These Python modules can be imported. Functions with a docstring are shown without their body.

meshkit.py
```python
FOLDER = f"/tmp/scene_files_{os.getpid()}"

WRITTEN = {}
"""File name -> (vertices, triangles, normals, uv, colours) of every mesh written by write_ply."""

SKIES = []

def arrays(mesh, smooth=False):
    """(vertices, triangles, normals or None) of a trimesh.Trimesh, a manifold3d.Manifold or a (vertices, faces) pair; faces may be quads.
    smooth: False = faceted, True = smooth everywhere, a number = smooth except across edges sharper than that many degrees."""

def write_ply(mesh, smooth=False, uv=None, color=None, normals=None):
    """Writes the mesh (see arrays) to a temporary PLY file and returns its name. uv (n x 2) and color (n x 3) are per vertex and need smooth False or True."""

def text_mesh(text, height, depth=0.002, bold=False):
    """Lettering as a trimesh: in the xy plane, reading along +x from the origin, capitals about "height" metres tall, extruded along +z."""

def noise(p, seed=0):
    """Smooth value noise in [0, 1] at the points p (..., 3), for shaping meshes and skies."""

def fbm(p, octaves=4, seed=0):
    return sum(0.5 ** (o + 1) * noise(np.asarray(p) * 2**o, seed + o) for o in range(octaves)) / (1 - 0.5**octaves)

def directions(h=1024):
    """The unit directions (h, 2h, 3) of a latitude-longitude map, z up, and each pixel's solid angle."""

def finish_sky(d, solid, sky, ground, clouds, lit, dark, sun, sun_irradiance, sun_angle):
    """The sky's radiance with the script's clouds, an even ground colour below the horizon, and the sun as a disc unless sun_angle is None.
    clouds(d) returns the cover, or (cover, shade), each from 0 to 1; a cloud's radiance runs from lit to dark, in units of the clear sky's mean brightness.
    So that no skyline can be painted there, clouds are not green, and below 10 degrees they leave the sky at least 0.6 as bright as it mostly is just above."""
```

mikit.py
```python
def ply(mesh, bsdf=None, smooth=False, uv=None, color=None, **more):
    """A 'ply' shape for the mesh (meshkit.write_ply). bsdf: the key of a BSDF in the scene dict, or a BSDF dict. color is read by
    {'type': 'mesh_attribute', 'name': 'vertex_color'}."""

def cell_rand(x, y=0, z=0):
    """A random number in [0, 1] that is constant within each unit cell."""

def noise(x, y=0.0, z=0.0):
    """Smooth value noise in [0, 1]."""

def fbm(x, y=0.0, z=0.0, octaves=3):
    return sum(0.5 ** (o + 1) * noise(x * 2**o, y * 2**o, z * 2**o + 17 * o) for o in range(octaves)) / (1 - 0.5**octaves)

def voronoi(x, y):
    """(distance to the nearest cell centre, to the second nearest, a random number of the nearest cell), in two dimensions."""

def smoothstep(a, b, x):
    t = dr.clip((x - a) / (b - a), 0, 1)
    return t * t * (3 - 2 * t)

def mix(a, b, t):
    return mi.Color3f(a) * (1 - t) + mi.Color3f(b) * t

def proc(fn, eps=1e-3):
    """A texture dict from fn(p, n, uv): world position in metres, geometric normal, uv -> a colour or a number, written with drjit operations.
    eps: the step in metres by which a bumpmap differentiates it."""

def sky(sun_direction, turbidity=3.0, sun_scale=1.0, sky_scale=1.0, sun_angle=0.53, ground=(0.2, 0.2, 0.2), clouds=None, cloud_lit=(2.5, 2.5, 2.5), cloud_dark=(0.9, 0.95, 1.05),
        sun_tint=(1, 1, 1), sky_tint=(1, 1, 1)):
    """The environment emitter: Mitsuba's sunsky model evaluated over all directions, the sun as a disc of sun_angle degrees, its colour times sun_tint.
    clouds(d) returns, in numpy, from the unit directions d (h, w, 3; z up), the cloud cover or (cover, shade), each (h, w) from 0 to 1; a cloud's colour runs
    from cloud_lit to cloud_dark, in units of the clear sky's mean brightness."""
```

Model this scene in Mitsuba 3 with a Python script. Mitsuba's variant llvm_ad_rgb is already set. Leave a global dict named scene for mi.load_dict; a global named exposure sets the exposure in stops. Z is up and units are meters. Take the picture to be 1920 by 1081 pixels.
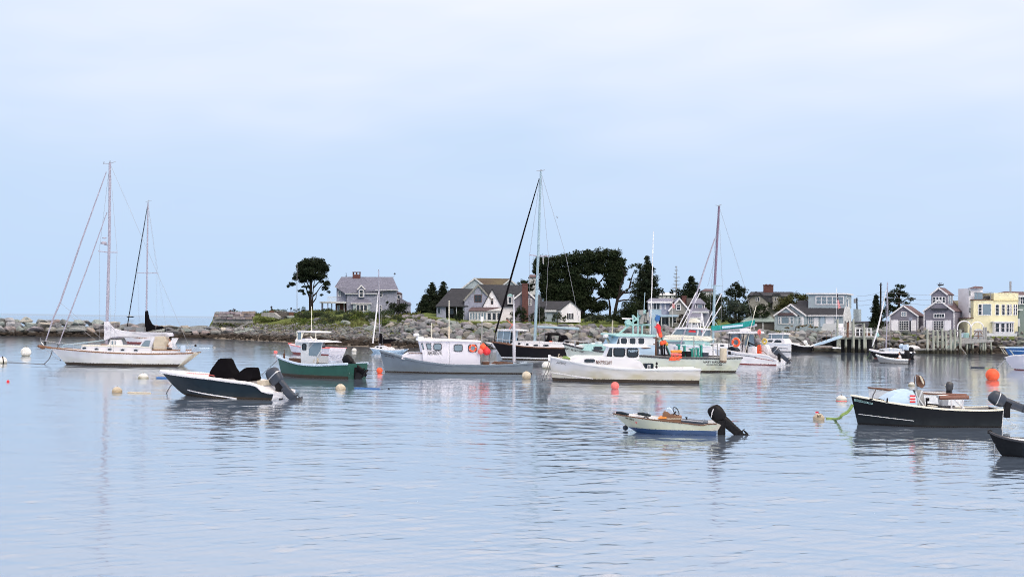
import math, numpy as np, trimesh, mitsuba as mi, drjit as dr
import mikit, meshkit
from mikit import noise, fbm, mix, smoothstep, proc
from scipy.spatial import ConvexHull
from shapely.geometry import Polygon

# ------------------------------------------------------------------ camera, sky, exposure
PI = math.pi
F, CX, CY, EYE = 2400.0, 960.0, 540.5, np.array([0, 0, 3.7])      # focal length in pixels of the 1920 px wide photograph, eye height in metres
PITCH, ROLL = math.atan(62.7 / 2400), math.radians(0.8)
_r0, _f, _u0 = np.array([1.0, 0, 0]), np.array([0, math.cos(PITCH), math.sin(PITCH)]), np.array([0, -math.sin(PITCH), math.cos(PITCH)])
CR, CU = math.cos(ROLL) * _r0 + math.sin(ROLL) * _u0, math.cos(ROLL) * _u0 - math.sin(ROLL) * _r0
exposure = 2.5
scene, labels = {}, {}
scene['camera'] = {'type': 'perspective', 'fov': math.degrees(2 * math.atan(960 / F)), 'fov_axis': 'x', 'near_clip': 0.5, 'far_clip': 60000.0,
                   'to_world': mi.ScalarTransform4f().look_at(origin=EYE.tolist(), target=(EYE + _f).tolist(), up=CU.tolist())}


def cloud_deck(d):
    """One closed layer of cloud: bluish and even low down, paler and faintly warm higher up, with long soft streaks."""
    el = np.degrees(np.arcsin(np.clip(d[..., 2], -1, 1)))
    az = np.arctan2(d[..., 0], d[..., 1])
    p = np.stack([az * 3.0, el * 0.16 - az * 1.1, 0 * az + 3.3], -1)
    q = np.stack([az * 7.0, el * 0.45 - az * 2.0, 0 * az + 1.3], -1)
    wob = (meshkit.fbm(p, 4, 3) - 0.5) * 11.0 + (meshkit.fbm(q, 3, 8) - 0.5) * 4.5
    e = np.clip(el + (wob + 4.5 * np.sin(az)) * np.clip(el / 9, 0.1, 1), 0, 90)
    t = np.interp(e, [0, 3.5, 7, 11.5, 15, 25, 50, 90], [0.0, 0.02, 0.07, 0.20, 0.28, 0.48, 0.82, 0.92])
    t = t + (meshkit.fbm(q * [1, 1.6, 1] + 11, 4, 21) - 0.5) * 0.16 * np.clip((el - 3) / 9, 0, 1)
    return np.ones_like(t), 1 - np.clip(t, 0, 1)


scene['sky'] = mikit.sky((0.35, -0.75, 0.75), turbidity=3, sun_scale=0.30, sun_angle=38, sun_tint=(0.90, 0.97, 1.14), clouds=cloud_deck, cloud_lit=(3.12, 2.66, 2.46), cloud_dark=(1.025, 1.355, 1.81), ground=(0.25, 0.28, 0.32))

# ------------------------------------------------------------------ helpers: names, entries, meshes
rng = np.random.default_rng(7)
taken = set()


def key(name, parent=None):
    k = base = f'{parent}__{name}' if parent else name
    n = 0
    while k in taken:
        n += 1
        k = f'{base}_{n:03d}'
    taken.add(k)
    return k


def thing(name, label, cat, group=None):
    k = key(name)
    labels[k] = {'label': label, 'category': cat, **({'group': group} if group else {})}
    return k


def join(parts):
    if isinstance(parts, tuple):
        return parts
    vs, fs, n = [], [], 0
    for v, f in parts:
        vs.append(v)
        fs.append(np.asarray(f) + n)
        n += len(v)
    return np.vstack(vs), np.vstack(fs)


def put(name, parts, mat, parent=None, label=None, cat=None, group=None, kind=None, smooth=False, color=None):
    v, f = join(parts)
    k = key(name, parent)
    scene[k] = mikit.ply((v, f), mat, smooth=smooth, color=color)
    d = {a: b for a, b in (('label', label), ('category', cat), ('group', group), ('kind', kind)) if b}
    if d:
        labels[k] = d
    return k


def tri(quads):
    q = np.asarray(quads)
    return np.vstack([q[:, [0, 1, 2]], q[:, [0, 2, 3]]])


def grid(P, closed=False):
    """A sheet from an array of points (rows, columns, 3)."""
    P = np.asarray(P, float)
    r, c = P.shape[:2]
    i = np.arange(r * c).reshape(r, c)
    if closed:
        i = np.hstack([i, i[:, :1]])
    return P.reshape(-1, 3), tri(np.stack([i[:-1, :-1], i[:-1, 1:], i[1:, 1:], i[1:, :-1]], -1).reshape(-1, 4))


def box(lo, hi):
    lo, hi = np.minimum(lo, hi), np.maximum(lo, hi)
    v = np.array([[x, y, z] for x in (lo[0], hi[0]) for y in (lo[1], hi[1]) for z in (lo[2], hi[2])], float)
    return v, np.array([[0, 1, 3], [0, 3, 2], [4, 6, 7], [4, 7, 5], [0, 4, 5], [0, 5, 1], [2, 3, 7], [2, 7, 6], [0, 2, 6], [0, 6, 4], [1, 5, 7], [1, 7, 3]])


def tube(pts, r, n=6, cap=True):
    pts = np.asarray(pts, float)
    r = np.broadcast_to(np.asarray(r, float), (len(pts),))
    t = np.gradient(pts, axis=0)
    t /= np.linalg.norm(t, axis=1, keepdims=True) + 1e-12
    a = np.cross(t, [0.31, 0.95, 0.02])
    a /= np.linalg.norm(a, axis=1, keepdims=True) + 1e-12
    b = np.cross(t, a)
    w = np.arange(n) * 2 * PI / n
    P = pts[:, None] + r[:, None, None] * (a[:, None] * np.cos(w)[None, :, None] + b[:, None] * np.sin(w)[None, :, None])
    v, f = grid(P, True)
    if cap:
        m = len(v)
        k = np.arange(n)
        f = np.vstack([f, np.stack([k * 0 + m, (k + 1) % n, k], 1), np.stack([k * 0 + m + 1, m - n + k, m - n + (k + 1) % n], 1)])
        v = np.vstack([v, pts[:1], pts[-1:]])
    return v, f


def ball(c, r, sub=2):
    s = trimesh.creation.icosphere(sub, 1.0)
    return np.asarray(s.vertices) * np.broadcast_to(r, 3) + np.asarray(c), np.asarray(s.faces)


def lathe(c, prof, n=16):
    """prof: (radius, z) pairs, about a vertical axis at c."""
    w = np.arange(n) * 2 * PI / n
    P = np.array([[[c[0] + r * math.cos(a), c[1] + r * math.sin(a), c[2] + z] for a in w] for r, z in prof])
    return grid(P, True)


def ring(c, R, r, ax, n=20, m=8):
    """A torus about the unit axis ax."""
    ax = np.asarray(ax, float) / np.linalg.norm(ax)
    a = np.cross(ax, [0, 0, 1.0] if abs(ax[2]) < 0.8 else [1.0, 0, 0]); a /= np.linalg.norm(a)
    b = np.cross(ax, a)
    w = np.arange(n + 1) * 2 * PI / n
    P = []
    for t in w:
        d = a * math.cos(t) + b * math.sin(t)
        P.append([np.asarray(c) + d * (R + r * math.cos(s)) + ax * r * math.sin(s) for s in np.arange(m) * 2 * PI / m])
    return grid(np.array(P), True)


def convex(pts):
    pts = np.asarray(pts, float)
    h = ConvexHull(pts)
    used = np.unique(h.simplices)
    new = -np.ones(len(pts), int); new[used] = np.arange(len(used))
    f = new[h.simplices]
    v = pts[used]
    c = v.mean(0)
    n = np.cross(v[f[:, 1]] - v[f[:, 0]], v[f[:, 2]] - v[f[:, 0]])
    flip = ((v[f].mean(1) - c) * n).sum(1) < 0
    f[flip] = f[flip][:, ::-1]
    return v, f


def subdiv_box(lo, hi, k, wob, seed, rnd=0.0):
    """A box of k cells per edge whose surface is rounded and displaced by noise (cloth covers, bundles)."""
    m = trimesh.creation.box(np.abs(np.subtract(hi, lo)))
    v, f = np.asarray(m.vertices), np.asarray(m.faces)
    for _ in range(k):
        v, f = trimesh.remesh.subdivide(v, f)
    if rnd:
        s = np.abs(np.subtract(hi, lo)) / 2
        u = v / s
        l = np.linalg.norm(u, axis=1, keepdims=True)
        mx = np.abs(u).max(1, keepdims=True)
        v = v * (1 - rnd) + rnd * (u / l * mx * s)
    v = v + (meshkit.fbm(v * 2.0 + seed, 3, seed)[:, None] - 0.5) * wob * v / (np.linalg.norm(v, axis=1, keepdims=True) + 1e-9)
    return v + (np.asarray(lo) + np.asarray(hi)) / 2, f


# ------------------------------------------------------------------ from a direction of view to a place: design-time survey of the photograph
def ray(px, py):
    d = _f + CR * ((px - CX) / F) - CU * ((py - CY) / F)
    return d


def ground(px, py, z=0.0):
    d = ray(px, py)
    return EYE + d * ((z - EYE[2]) / d[2])


class Plane:
    """An upright plane through two points on the water (or at a distance): u runs along it to the right, v away from the viewer, z up."""

    def __init__(s, O, e):
        s.O = np.array([O[0], O[1], 0.0])
        s.e = np.array([e[0], e[1], 0.0]); s.e /= np.linalg.norm(s.e)
        s.n = np.array([-s.e[1], s.e[0], 0.0])

    def q(s, px, py, v=0.0):
        d = ray(px, py)
        O = s.O + s.n * v
        t = ((O - EYE) @ s.n) / (d @ s.n)
        p = EYE + d * t
        return (p - O) @ s.e, p[2]

    def P(s, u, v, z):
        return s.O + s.e * u + s.n * v + np.array([0, 0, z])

    def pt(s, px, py, v=0.0):
        u, z = s.q(px, py, v)
        return s.P(u, v, z)

    def pts(s, pp, v=0.0):
        return np.array([s.pt(p[0], p[1], p[2] if len(p) > 2 else v) for p in pp])

    def ex(s, pp, v0, v1, at=None):
        """The outline pp (pixels) as a solid between the depths v0 and v1."""
        U = np.array([s.q(x, y, v0 if at is None else at) for x, y in pp])
        return s.exm(U, v0, v1)

    def exm(s, U, v0, v1):
        pol = Polygon(U)
        if not pol.is_valid:
            pol = pol.buffer(0)
            if hasattr(pol, 'geoms'):
                pol = max(pol.geoms, key=lambda g: g.area)
        m = trimesh.creation.extrude_polygon(pol, 1.0, engine='earcut')
        w = np.asarray(m.vertices)
        return s.O + s.e * w[:, :1] + s.n * (v0 + (v1 - v0) * w[:, 2:]) + np.array([[0, 0, 1.0]]) * w[:, 1:2], np.asarray(m.faces)

    def rect(s, x0, y0, x1, y1, v0, v1):
        return s.ex([(x0, y0), (x1, y0), (x1, y1), (x0, y1)], v0, v1)

    def tube(s, pp, r, v=0.0, n=6):
        return tube(s.pts(pp, v), r, n)

    def bx(s, u0, u1, v0, v1, z0, z1):
        v, f = box((u0, v0, z0), (u1, v1, z1))
        return s.O + s.e * v[:, :1] + s.n * v[:, 1:2] + np.array([[0, 0, 1.0]]) * v[:, 2:], f


def facing(px, D, yaw=0.0):
    """A plane that looks at the viewer from the distance D, turned by yaw degrees."""
    d = ray(px, 600)
    p = EYE + d * (D / d[1])
    a = math.radians(yaw)
    return Plane(p, (math.cos(a), math.sin(a)))


def lettering(pl, text, x0, y0, x1, h, v, mat, parent, bold=False, surf=None, label=None, y1=None):
    """Lettering whose baseline runs from (x0, y0) to (x1, y1) in survey pixels on the plane at depth v, or bent on to a hull by surf(u, z) -> v."""
    m = meshkit.text_mesh(text, 1.0, 0.02, bold)
    w = np.array(m.vertices)
    (ua, za), (ub, zb) = pl.q(x0, y0, v), pl.q(x1, y0 if y1 is None else y1, v)
    hz = pl.q(x0, y0 - h, v)[1] - za
    X = w[:, 0] / w[:, 0].max()
    u = ua + (ub - ua) * X
    z = za + (zb - za) * X + w[:, 1] * hz
    dep = np.array([surf(a, b) for a, b in zip(u, z)]) if surf else np.full(len(u), v)
    V = pl.O + pl.e * u[:, None] + pl.n * (dep - 0.004 - 0.012 * (w[:, 2] > 0.005))[:, None] + np.array([[0, 0, 1.0]]) * z[:, None]
    return put('lettering', (V, np.asarray(m.faces)), mat, parent, label=label)


# ------------------------------------------------------------------ materials
def rgb(c):
    return {'type': 'rgb', 'value': list(map(float, c))}


def mat(name, c, rough=0.5, spec=0.4, metal=0.0, coat=0.0, two=True):
    tex = c if isinstance(c, dict) else rgb(c)
    b = {'type': 'principled', 'base_color': tex, 'roughness': rough, 'specular': spec, 'metallic': metal, 'clearcoat': coat}
    scene[name] = {'type': 'twosided', 'bsdf': b} if two else b
    return name


def mottled(c, amt=0.25, s=1.0, stretch=(1, 1, 1), c2=None):
    """A colour that wanders between two tones of itself with noise of size 1/s metres."""
    lo, hi = [x * (1 - amt) for x in c], [min(1, x * (1 + amt)) for x in (c2 or c)]
    return proc(lambda p, n, uv: mix(lo, hi, fbm(p.x * s * stretch[0], p.y * s * stretch[1], p.z * s * stretch[2], 3)))


def stained(c, stain, z0, z1, amt=1.0):
    """Paint with weathering that bleeds up from the water: rust and weed stains with ragged edges."""
    def fn(p, n, uv):
        k = fbm(p.x * 0.9, p.y * 0.9, p.z * 2.5, 3)
        run = noise(p.x * 3.1, p.y * 3.1, p.z * 0.35)
        t = smoothstep(z1, z0, p.z + (k - 0.5) * (z1 - z0) * 0.9) * amt * (0.35 + 0.65 * run)
        base = mix([x * 0.9 for x in c], c, smoothstep(0.3, 0.7, run * 0.6 + k * 0.4))
        return mix(base, stain, dr.clip(t, 0, 1))
    return proc(fn)


VC = {'type': 'mesh_attribute', 'name': 'vertex_color'}
mat('m_white', mottled((0.67, 0.67, 0.70), 0.08, 1.3), 0.38)
mat('m_white_old', stained((0.52, 0.535, 0.575), (0.34, 0.31, 0.19), 0.0, 1.25, 1.0), 0.42)
mat('m_white_green', stained((0.47, 0.53, 0.51), (0.36, 0.37, 0.24), 0.0, 1.2, 0.8), 0.42)
mat('m_white_hull', stained((0.59, 0.61, 0.65), (0.44, 0.44, 0.36), 0.0, 0.8, 0.7), 0.3, coat=0.3)
mat('m_lilac', mottled((0.60, 0.595, 0.67), 0.06, 1.0), 0.4)
mat('m_cream', (0.70, 0.68, 0.58), 0.5)
mat('m_canvas', mottled((0.54, 0.55, 0.61), 0.16, 2.2), 0.8, 0.2)
mat('m_tan', mottled((0.50, 0.45, 0.36), 0.2, 2.0), 0.8, 0.2)
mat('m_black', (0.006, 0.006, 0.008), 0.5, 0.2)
mat('m_black_hull', stained((0.006, 0.006, 0.009), (0.03, 0.03, 0.026), 0.0, 0.45, 0.6), 0.5, 0.12)
mat('m_black_cloth', mottled((0.0055, 0.005, 0.0065), 0.4, 3.0), 0.9, 0.05)
mat('m_boot', mottled((0.030, 0.022, 0.016), 0.5, 2.0), 0.7)
mat('m_red_boot', (0.20, 0.045, 0.04), 0.6)
mat('m_blue_boot', mottled((0.020, 0.055, 0.14), 0.3, 2.0), 0.5)
mat('m_navy', stained((0.010, 0.020, 0.031), (0.035, 0.04, 0.042), 0.0, 0.5, 0.6), 0.5, 0.15)
mat('m_slate', stained((0.125, 0.165, 0.215), (0.10, 0.12, 0.13), 0.0, 0.8, 0.7), 0.5)
mat('m_green_hull', stained((0.012, 0.070, 0.055), (0.02, 0.05, 0.04), 0.0, 0.6, 0.7), 0.5)
mat('m_skiff', stained((0.007, 0.009, 0.013), (0.022, 0.03, 0.036), 0.0, 0.6, 0.6), 0.55, 0.12)
mat('m_grey_boat', mottled((0.20, 0.21, 0.22), 0.2, 2.0), 0.5)
mat('m_blue', (0.03, 0.12, 0.33), 0.5)
mat('m_blue_grey', (0.42, 0.52, 0.64), 0.6)
mat('m_pale_blue', (0.38, 0.52, 0.66), 0.55)
mat('m_turquoise', mottled((0.32, 0.52, 0.52), 0.1, 2.0), 0.5)
mat('m_teal', mottled((0.02, 0.24, 0.23), 0.25, 1.5), 0.85, 0.2)
mat('m_teal_gear', (0.03, 0.30, 0.25), 0.5)
mat('m_teak', mottled((0.20, 0.105, 0.06), 0.3, 4.0), 0.55)
mat('m_brown', mottled((0.11, 0.055, 0.035), 0.3, 4.0), 0.6)
mat('m_bench', (0.16, 0.065, 0.045), 0.5)
mat('m_orange', mottled((0.75, 0.10, 0.035), 0.15, 4.0), 0.45)
mat('m_red', (0.62, 0.03, 0.04), 0.5)
mat('m_pink', (0.70, 0.16, 0.15), 0.5)
mat('m_amber', (0.75, 0.27, 0.05), 0.5)
mat('m_yellow', (0.50, 0.36, 0.07), 0.5)
mat('m_gas_grey', mottled((0.034, 0.044, 0.064), 0.15, 4.0), 0.4, 0.4)
mat('m_dark_metal', (0.035, 0.037, 0.045), 0.4, 0.5)
mat('m_spar', (0.31, 0.30, 0.37), 0.35, 0.5)
mat('m_spar_blue', (0.27, 0.38, 0.45), 0.4, 0.5)
mat('m_spar_brown', (0.17, 0.125, 0.185), 0.5)
mat('m_steel', (0.52, 0.54, 0.57), 0.3, 0.5, metal=0.6)
mat('m_wire', (0.24, 0.25, 0.28), 0.5)
mat('m_rope', (0.10, 0.10, 0.11), 0.9)
mat('m_rope_green', (0.20, 0.30, 0.10), 0.9)
mat('m_glass', (0.020, 0.026, 0.034), 0.06, 0.6)
mat('m_glass_pale', (0.16, 0.22, 0.27), 0.08, 0.6)
mat('m_buoy', stained((0.64, 0.64, 0.62), (0.16, 0.15, 0.08), 0.0, 0.24, 1.0), 0.6)
mat('m_buoy_old', stained((0.57, 0.52, 0.42), (0.22, 0.15, 0.07), 0.0, 0.34, 1.0), 0.7)
mat('m_skin', (0.42, 0.22, 0.15), 0.55)
mat('m_cloth_white', (0.74, 0.72, 0.76), 0.85, 0.2)
mat('m_cloth_dark', (0.05, 0.045, 0.06), 0.85, 0.2)
mat('m_wood_grey', mottled((0.27, 0.275, 0.275), 0.3, 3.0, (2, 2, 0.3)), 0.85, 0.2)
mat('m_pile', proc(lambda p, n, uv: mix(mix((0.022, 0.020, 0.018), (0.05, 0.05, 0.035), noise(p.x * 5, p.y * 5, p.z * 3)), mix((0.20, 0.22, 0.18), (0.36, 0.38, 0.34), noise(p.x * 6, p.y * 6, p.z * 0.8)), smoothstep(0.75, 1.15, p.z + 0.5 * noise(p.x * 3, p.y * 3)))), 0.85, 0.2)
mat('m_stone', VC, 0.9, 0.2)
mat('m_leaf', VC, 0.8, 0.2)
mat('m_bark', mottled((0.030, 0.025, 0.023), 0.4, 3.0, (1, 1, 0.3)), 0.95, 0.1)
mat('m_shingle_grey', mottled((0.285, 0.305, 0.39), 0.16, 2.2, (1, 1, 3)), 0.9, 0.15)
mat('m_shingle_dark', mottled((0.115, 0.11, 0.105), 0.25, 2.2, (1, 1, 3)), 0.9, 0.15)
mat('m_shingle_tan', mottled((0.26, 0.262, 0.25), 0.2, 2.2, (1, 1, 3)), 0.9, 0.15)
mat('m_shingle_mauve', mottled((0.20, 0.195, 0.24), 0.18, 2.2, (1, 1, 3)), 0.9, 0.15)
mat('m_clap_blue', mottled((0.33, 0.40, 0.45), 0.07, 1.5, (0.3, 0.3, 5)), 0.7, 0.25)
mat('m_clap_pale', mottled((0.56, 0.59, 0.62), 0.05, 1.5, (0.3, 0.3, 5)), 0.7, 0.25)
mat('m_clap_white', mottled((0.78, 0.78, 0.83), 0.03, 1.5, (0.3, 0.3, 5)), 0.7, 0.25)
mat('m_clap_green', mottled((0.20, 0.26, 0.25), 0.08, 1.5, (0.3, 0.3, 5)), 0.7, 0.25)
mat('m_stucco', mottled((0.66, 0.63, 0.43), 0.06, 1.0), 0.85, 0.2)
mat('m_stucco_trim', (0.50, 0.44, 0.25), 0.85, 0.2)
mat('m_roof_grey', mottled((0.165, 0.172, 0.225), 0.22, 2.5, (1, 1, 3)), 0.95, 0.1)
mat('m_roof_dark', mottled((0.048, 0.051, 0.060), 0.3, 2.5, (1, 1, 3)), 0.95, 0.1)
mat('m_roof_brown', mottled((0.105, 0.078, 0.085), 0.25, 2.5, (1, 1, 3)), 0.95, 0.1)
mat('m_roof_moss', mottled((0.10, 0.075, 0.072), 0.25, 0.4, (1, 1, 2), (0.10, 0.09, 0.055)), 0.95, 0.1)
mat('m_brick', mottled((0.125, 0.062, 0.058), 0.35, 4.0, (1, 1, 2)), 0.9, 0.15)
mat('m_trim', (0.72, 0.72, 0.75), 0.5)


def water_bump(p, n, uv):
    a = fbm(p.x * 2.1 + 0.35 * p.y, p.y * 3.3, 0.0, 3)
    b = noise(p.x * 7.0 - p.y * 2.0, p.y * 9.0)
    # open water beyond the breakwater is taken smoother: its ripples are far below a pixel
    far = 1 / (1 + dr.power(dr.abs(p.y) / 200.0, 5.0))
    return (0.0045 * a + 0.0012 * b) * far


scene['m_water'] = {'type': 'bumpmap', 'arbitrary': {**proc(water_bump, 0.02)}, 'scale': 1.0,
                    'bsdf': {'type': 'blendbsdf', 'weight': 0.43,
                             'wet': {'type': 'roughplastic', 'distribution': 'ggx', 'alpha': 0.004, 'int_ior': 1.45, 'diffuse_reflectance': rgb((0.14, 0.19, 0.265)), 'nonlinear': False},
                             'sheen': {'type': 'roughconductor', 'material': 'none', 'distribution': 'ggx', 'alpha': 0.004, 'specular_reflectance': rgb((0.92, 0.95, 0.98))}}}

# ------------------------------------------------------------------ the water: ripples as geometry, finest near the shore the view is from
def wave_height(x, y):
    """Short ripples that run in patches: slack water between cat's paws."""
    rg = np.random.default_rng(11)
    z = np.zeros_like(x)
    P3 = lambda s, k: np.stack([x / s, y / s, 0 * x + k], -1)
    gust = np.clip(0.55 + 1.3 * (meshkit.fbm(P3(26.0, 1.5), 3, 4) - 0.25), 0.5, 1.35)
    q = np.stack([x / 0.5, y / 0.42, 0 * x + 7.5], -1)
    paw = 0.55 + 2.6 * np.clip(4.5 * (meshkit.fbm(q, 2, 9) - 0.57), 0, 1)
    for lam, slope in ((7.0, 0.003), (3.6, 0.004), (2.1, 0.006), (1.3, 0.009), (0.85, 0.013), (0.56, 0.021), (0.38, 0.027), (0.27, 0.027)):
        for _ in range(3):
            th = PI / 2 + rg.normal(0.1, 0.72 if lam < 1.0 else 0.42)
            k = 2 * PI / (lam * rg.uniform(0.82, 1.18))
            ph = rg.uniform(0, 7) + 3.2 * meshkit.noise(P3(lam * 3.1, lam * 5 + _), 5)
            w = k * (x * math.cos(th) + y * math.sin(th)) + ph
            fade = np.clip(lam / (0.0105 * y) - 0.6, 0, 1)         # too fine for the mesh out there: the material's relief takes over
            z += slope / k * fade * (np.sin(w) + 0.4 * np.cos(2 * w + 0.6)) * (paw if lam < 1.2 else 1.0)
    return z * gust


Y = 13.0 * np.exp(np.arange(0, 1300) * 0.0026)
Y = Y[Y < 300]
a = np.linspace(-0.52, 0.52, 500)
yy, aa = np.meshgrid(Y, a, indexing='ij')
xx = aa * (yy + 6)
zz = wave_height(xx, yy)
edge = np.minimum(np.clip((0.52 - np.abs(aa)) / 0.03, 0, 1), np.clip((300 - yy) / 40, 0, 1))
zz = zz * edge
WV, WF = grid(np.stack([xx, yy, zz], -1))
FAR = 26000.0
Yl, al = Y[-1], 0.52
flat = []
for y0, y1 in ((13.0, Yl),):
    for sgn in (-1, 1):
        x0, x1 = sgn * al * (y0 + 6), sgn * al * (y1 + 6)
        flat.append((np.array([[x0, y0, 0], [x1, y1, 0], [sgn * FAR, y1, 0], [sgn * FAR, y0, 0.0]]), np.array([[0, 1, 2], [0, 2, 3]]) if sgn > 0 else np.array([[0, 2, 1], [0, 3, 2]])))
flat.append((np.array([[-FAR, Yl, 0], [FAR, Yl, 0], [FAR, FAR, 0], [-FAR, FAR, 0.0]]), np.array([[0, 1, 2], [0, 2, 3]])))
flat.append((np.array([[-FAR, -200, 0], [FAR, -200, 0], [FAR, 13.0, 0], [-FAR, 13.0, 0.0]]), np.array([[0, 1, 2], [0, 2, 3]])))
wv, wf = join([(WV, WF)] + flat)
nn = np.cross(wv[wf[:, 1]] - wv[wf[:, 0]], wv[wf[:, 2]] - wv[wf[:, 0]])
wf[nn[:, 2] < 0] = wf[nn[:, 2] < 0][:, ::-1]
put('water', (wv, wf), 'm_water', kind='structure', smooth=True, label='calm grey blue harbour water with small ripples', cat='water')

# ------------------------------------------------------------------ the land
SHORE = [(-400, 640.0), (395, 634), (520, 640), (640, 648), (760, 651), (860, 652), (1000, 654), (1200, 656), (1400, 657), (1650, 659), (1800, 661), (2300, 668)]
SX, SY = [], []
for px, py in SHORE:
    g = ground(px, py)
    SX.append(g[0]); SY.append(g[1])


def shore_y(x):
    return np.interp(x, SX, SY)


def px_of(x, y):
    """The bearing of a place, as a column of the photograph."""
    return CX + F * np.asarray(x) / np.asarray(y)


HEAD = [(360, -1.5), (385, 0.6), (402, 3.6), (440, 4.5), (600, 5.1), (700, 4.7), (780, 3.7), (860, 3.05), (900, 2.95), (1100, 2.8), (1300, 2.65), (1450, 2.4), (1680, 2.45), (1800, 1.9), (2300, 1.8)]   # crest height by bearing


def land(x, y):
    d = y - shore_y(x)
    px = px_of(x, y)
    crest = np.interp(px, [p for p, _ in HEAD], [h for _, h in HEAD])
    steep = np.interp(px, [700, 800], [0.0, 1.0])                  # a gentle grassy bank on the left, a rock revetment further right
    gentle = np.interp(d, [-25, 0, 12, 26, 48, 100, 165], [-1.6, -0.05, 0.85, 1.9, 1, 1, 0.9])
    k = np.interp(d, [-25, 0, 12, 26, 48, 150, 190], [0, 0, 0.22, 0.5, 1, 1, 0.2])
    zg = np.where(d < 0, -1.5 * np.clip(-d / 25, 0, 1), k * crest)
    ks = np.interp(d, [-10, 0, 8.5, 11, 200, 260], [0, 0, 0.92, 1, 1, 0.6])
    zs = np.where(d < 0, -1.5 * np.clip(-d / 10, 0, 1) - 0.1, ks * crest)
    zs = zs + np.interp(d, [11, 22, 45, 120, 260], [0, 0.1, 1.5, 2.6, 2.0]) * np.clip((4.2 - crest) / 0.6, 0, 1)
    z = zg * (1 - steep) + zs * steep
    bump = (meshkit.fbm(np.stack([x / 5.0, y / 5.0, 0 * x], -1), 4, 2) - 0.5) * 0.9 * np.clip(d / 15, 0, 1) * (1 - steep * 0.75)
    fall = np.clip((px - 372) / 30, 0, 1)                            # the headland's seaward end
    return (z + bump) * fall - 1.5 * (1 - fall)


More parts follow.
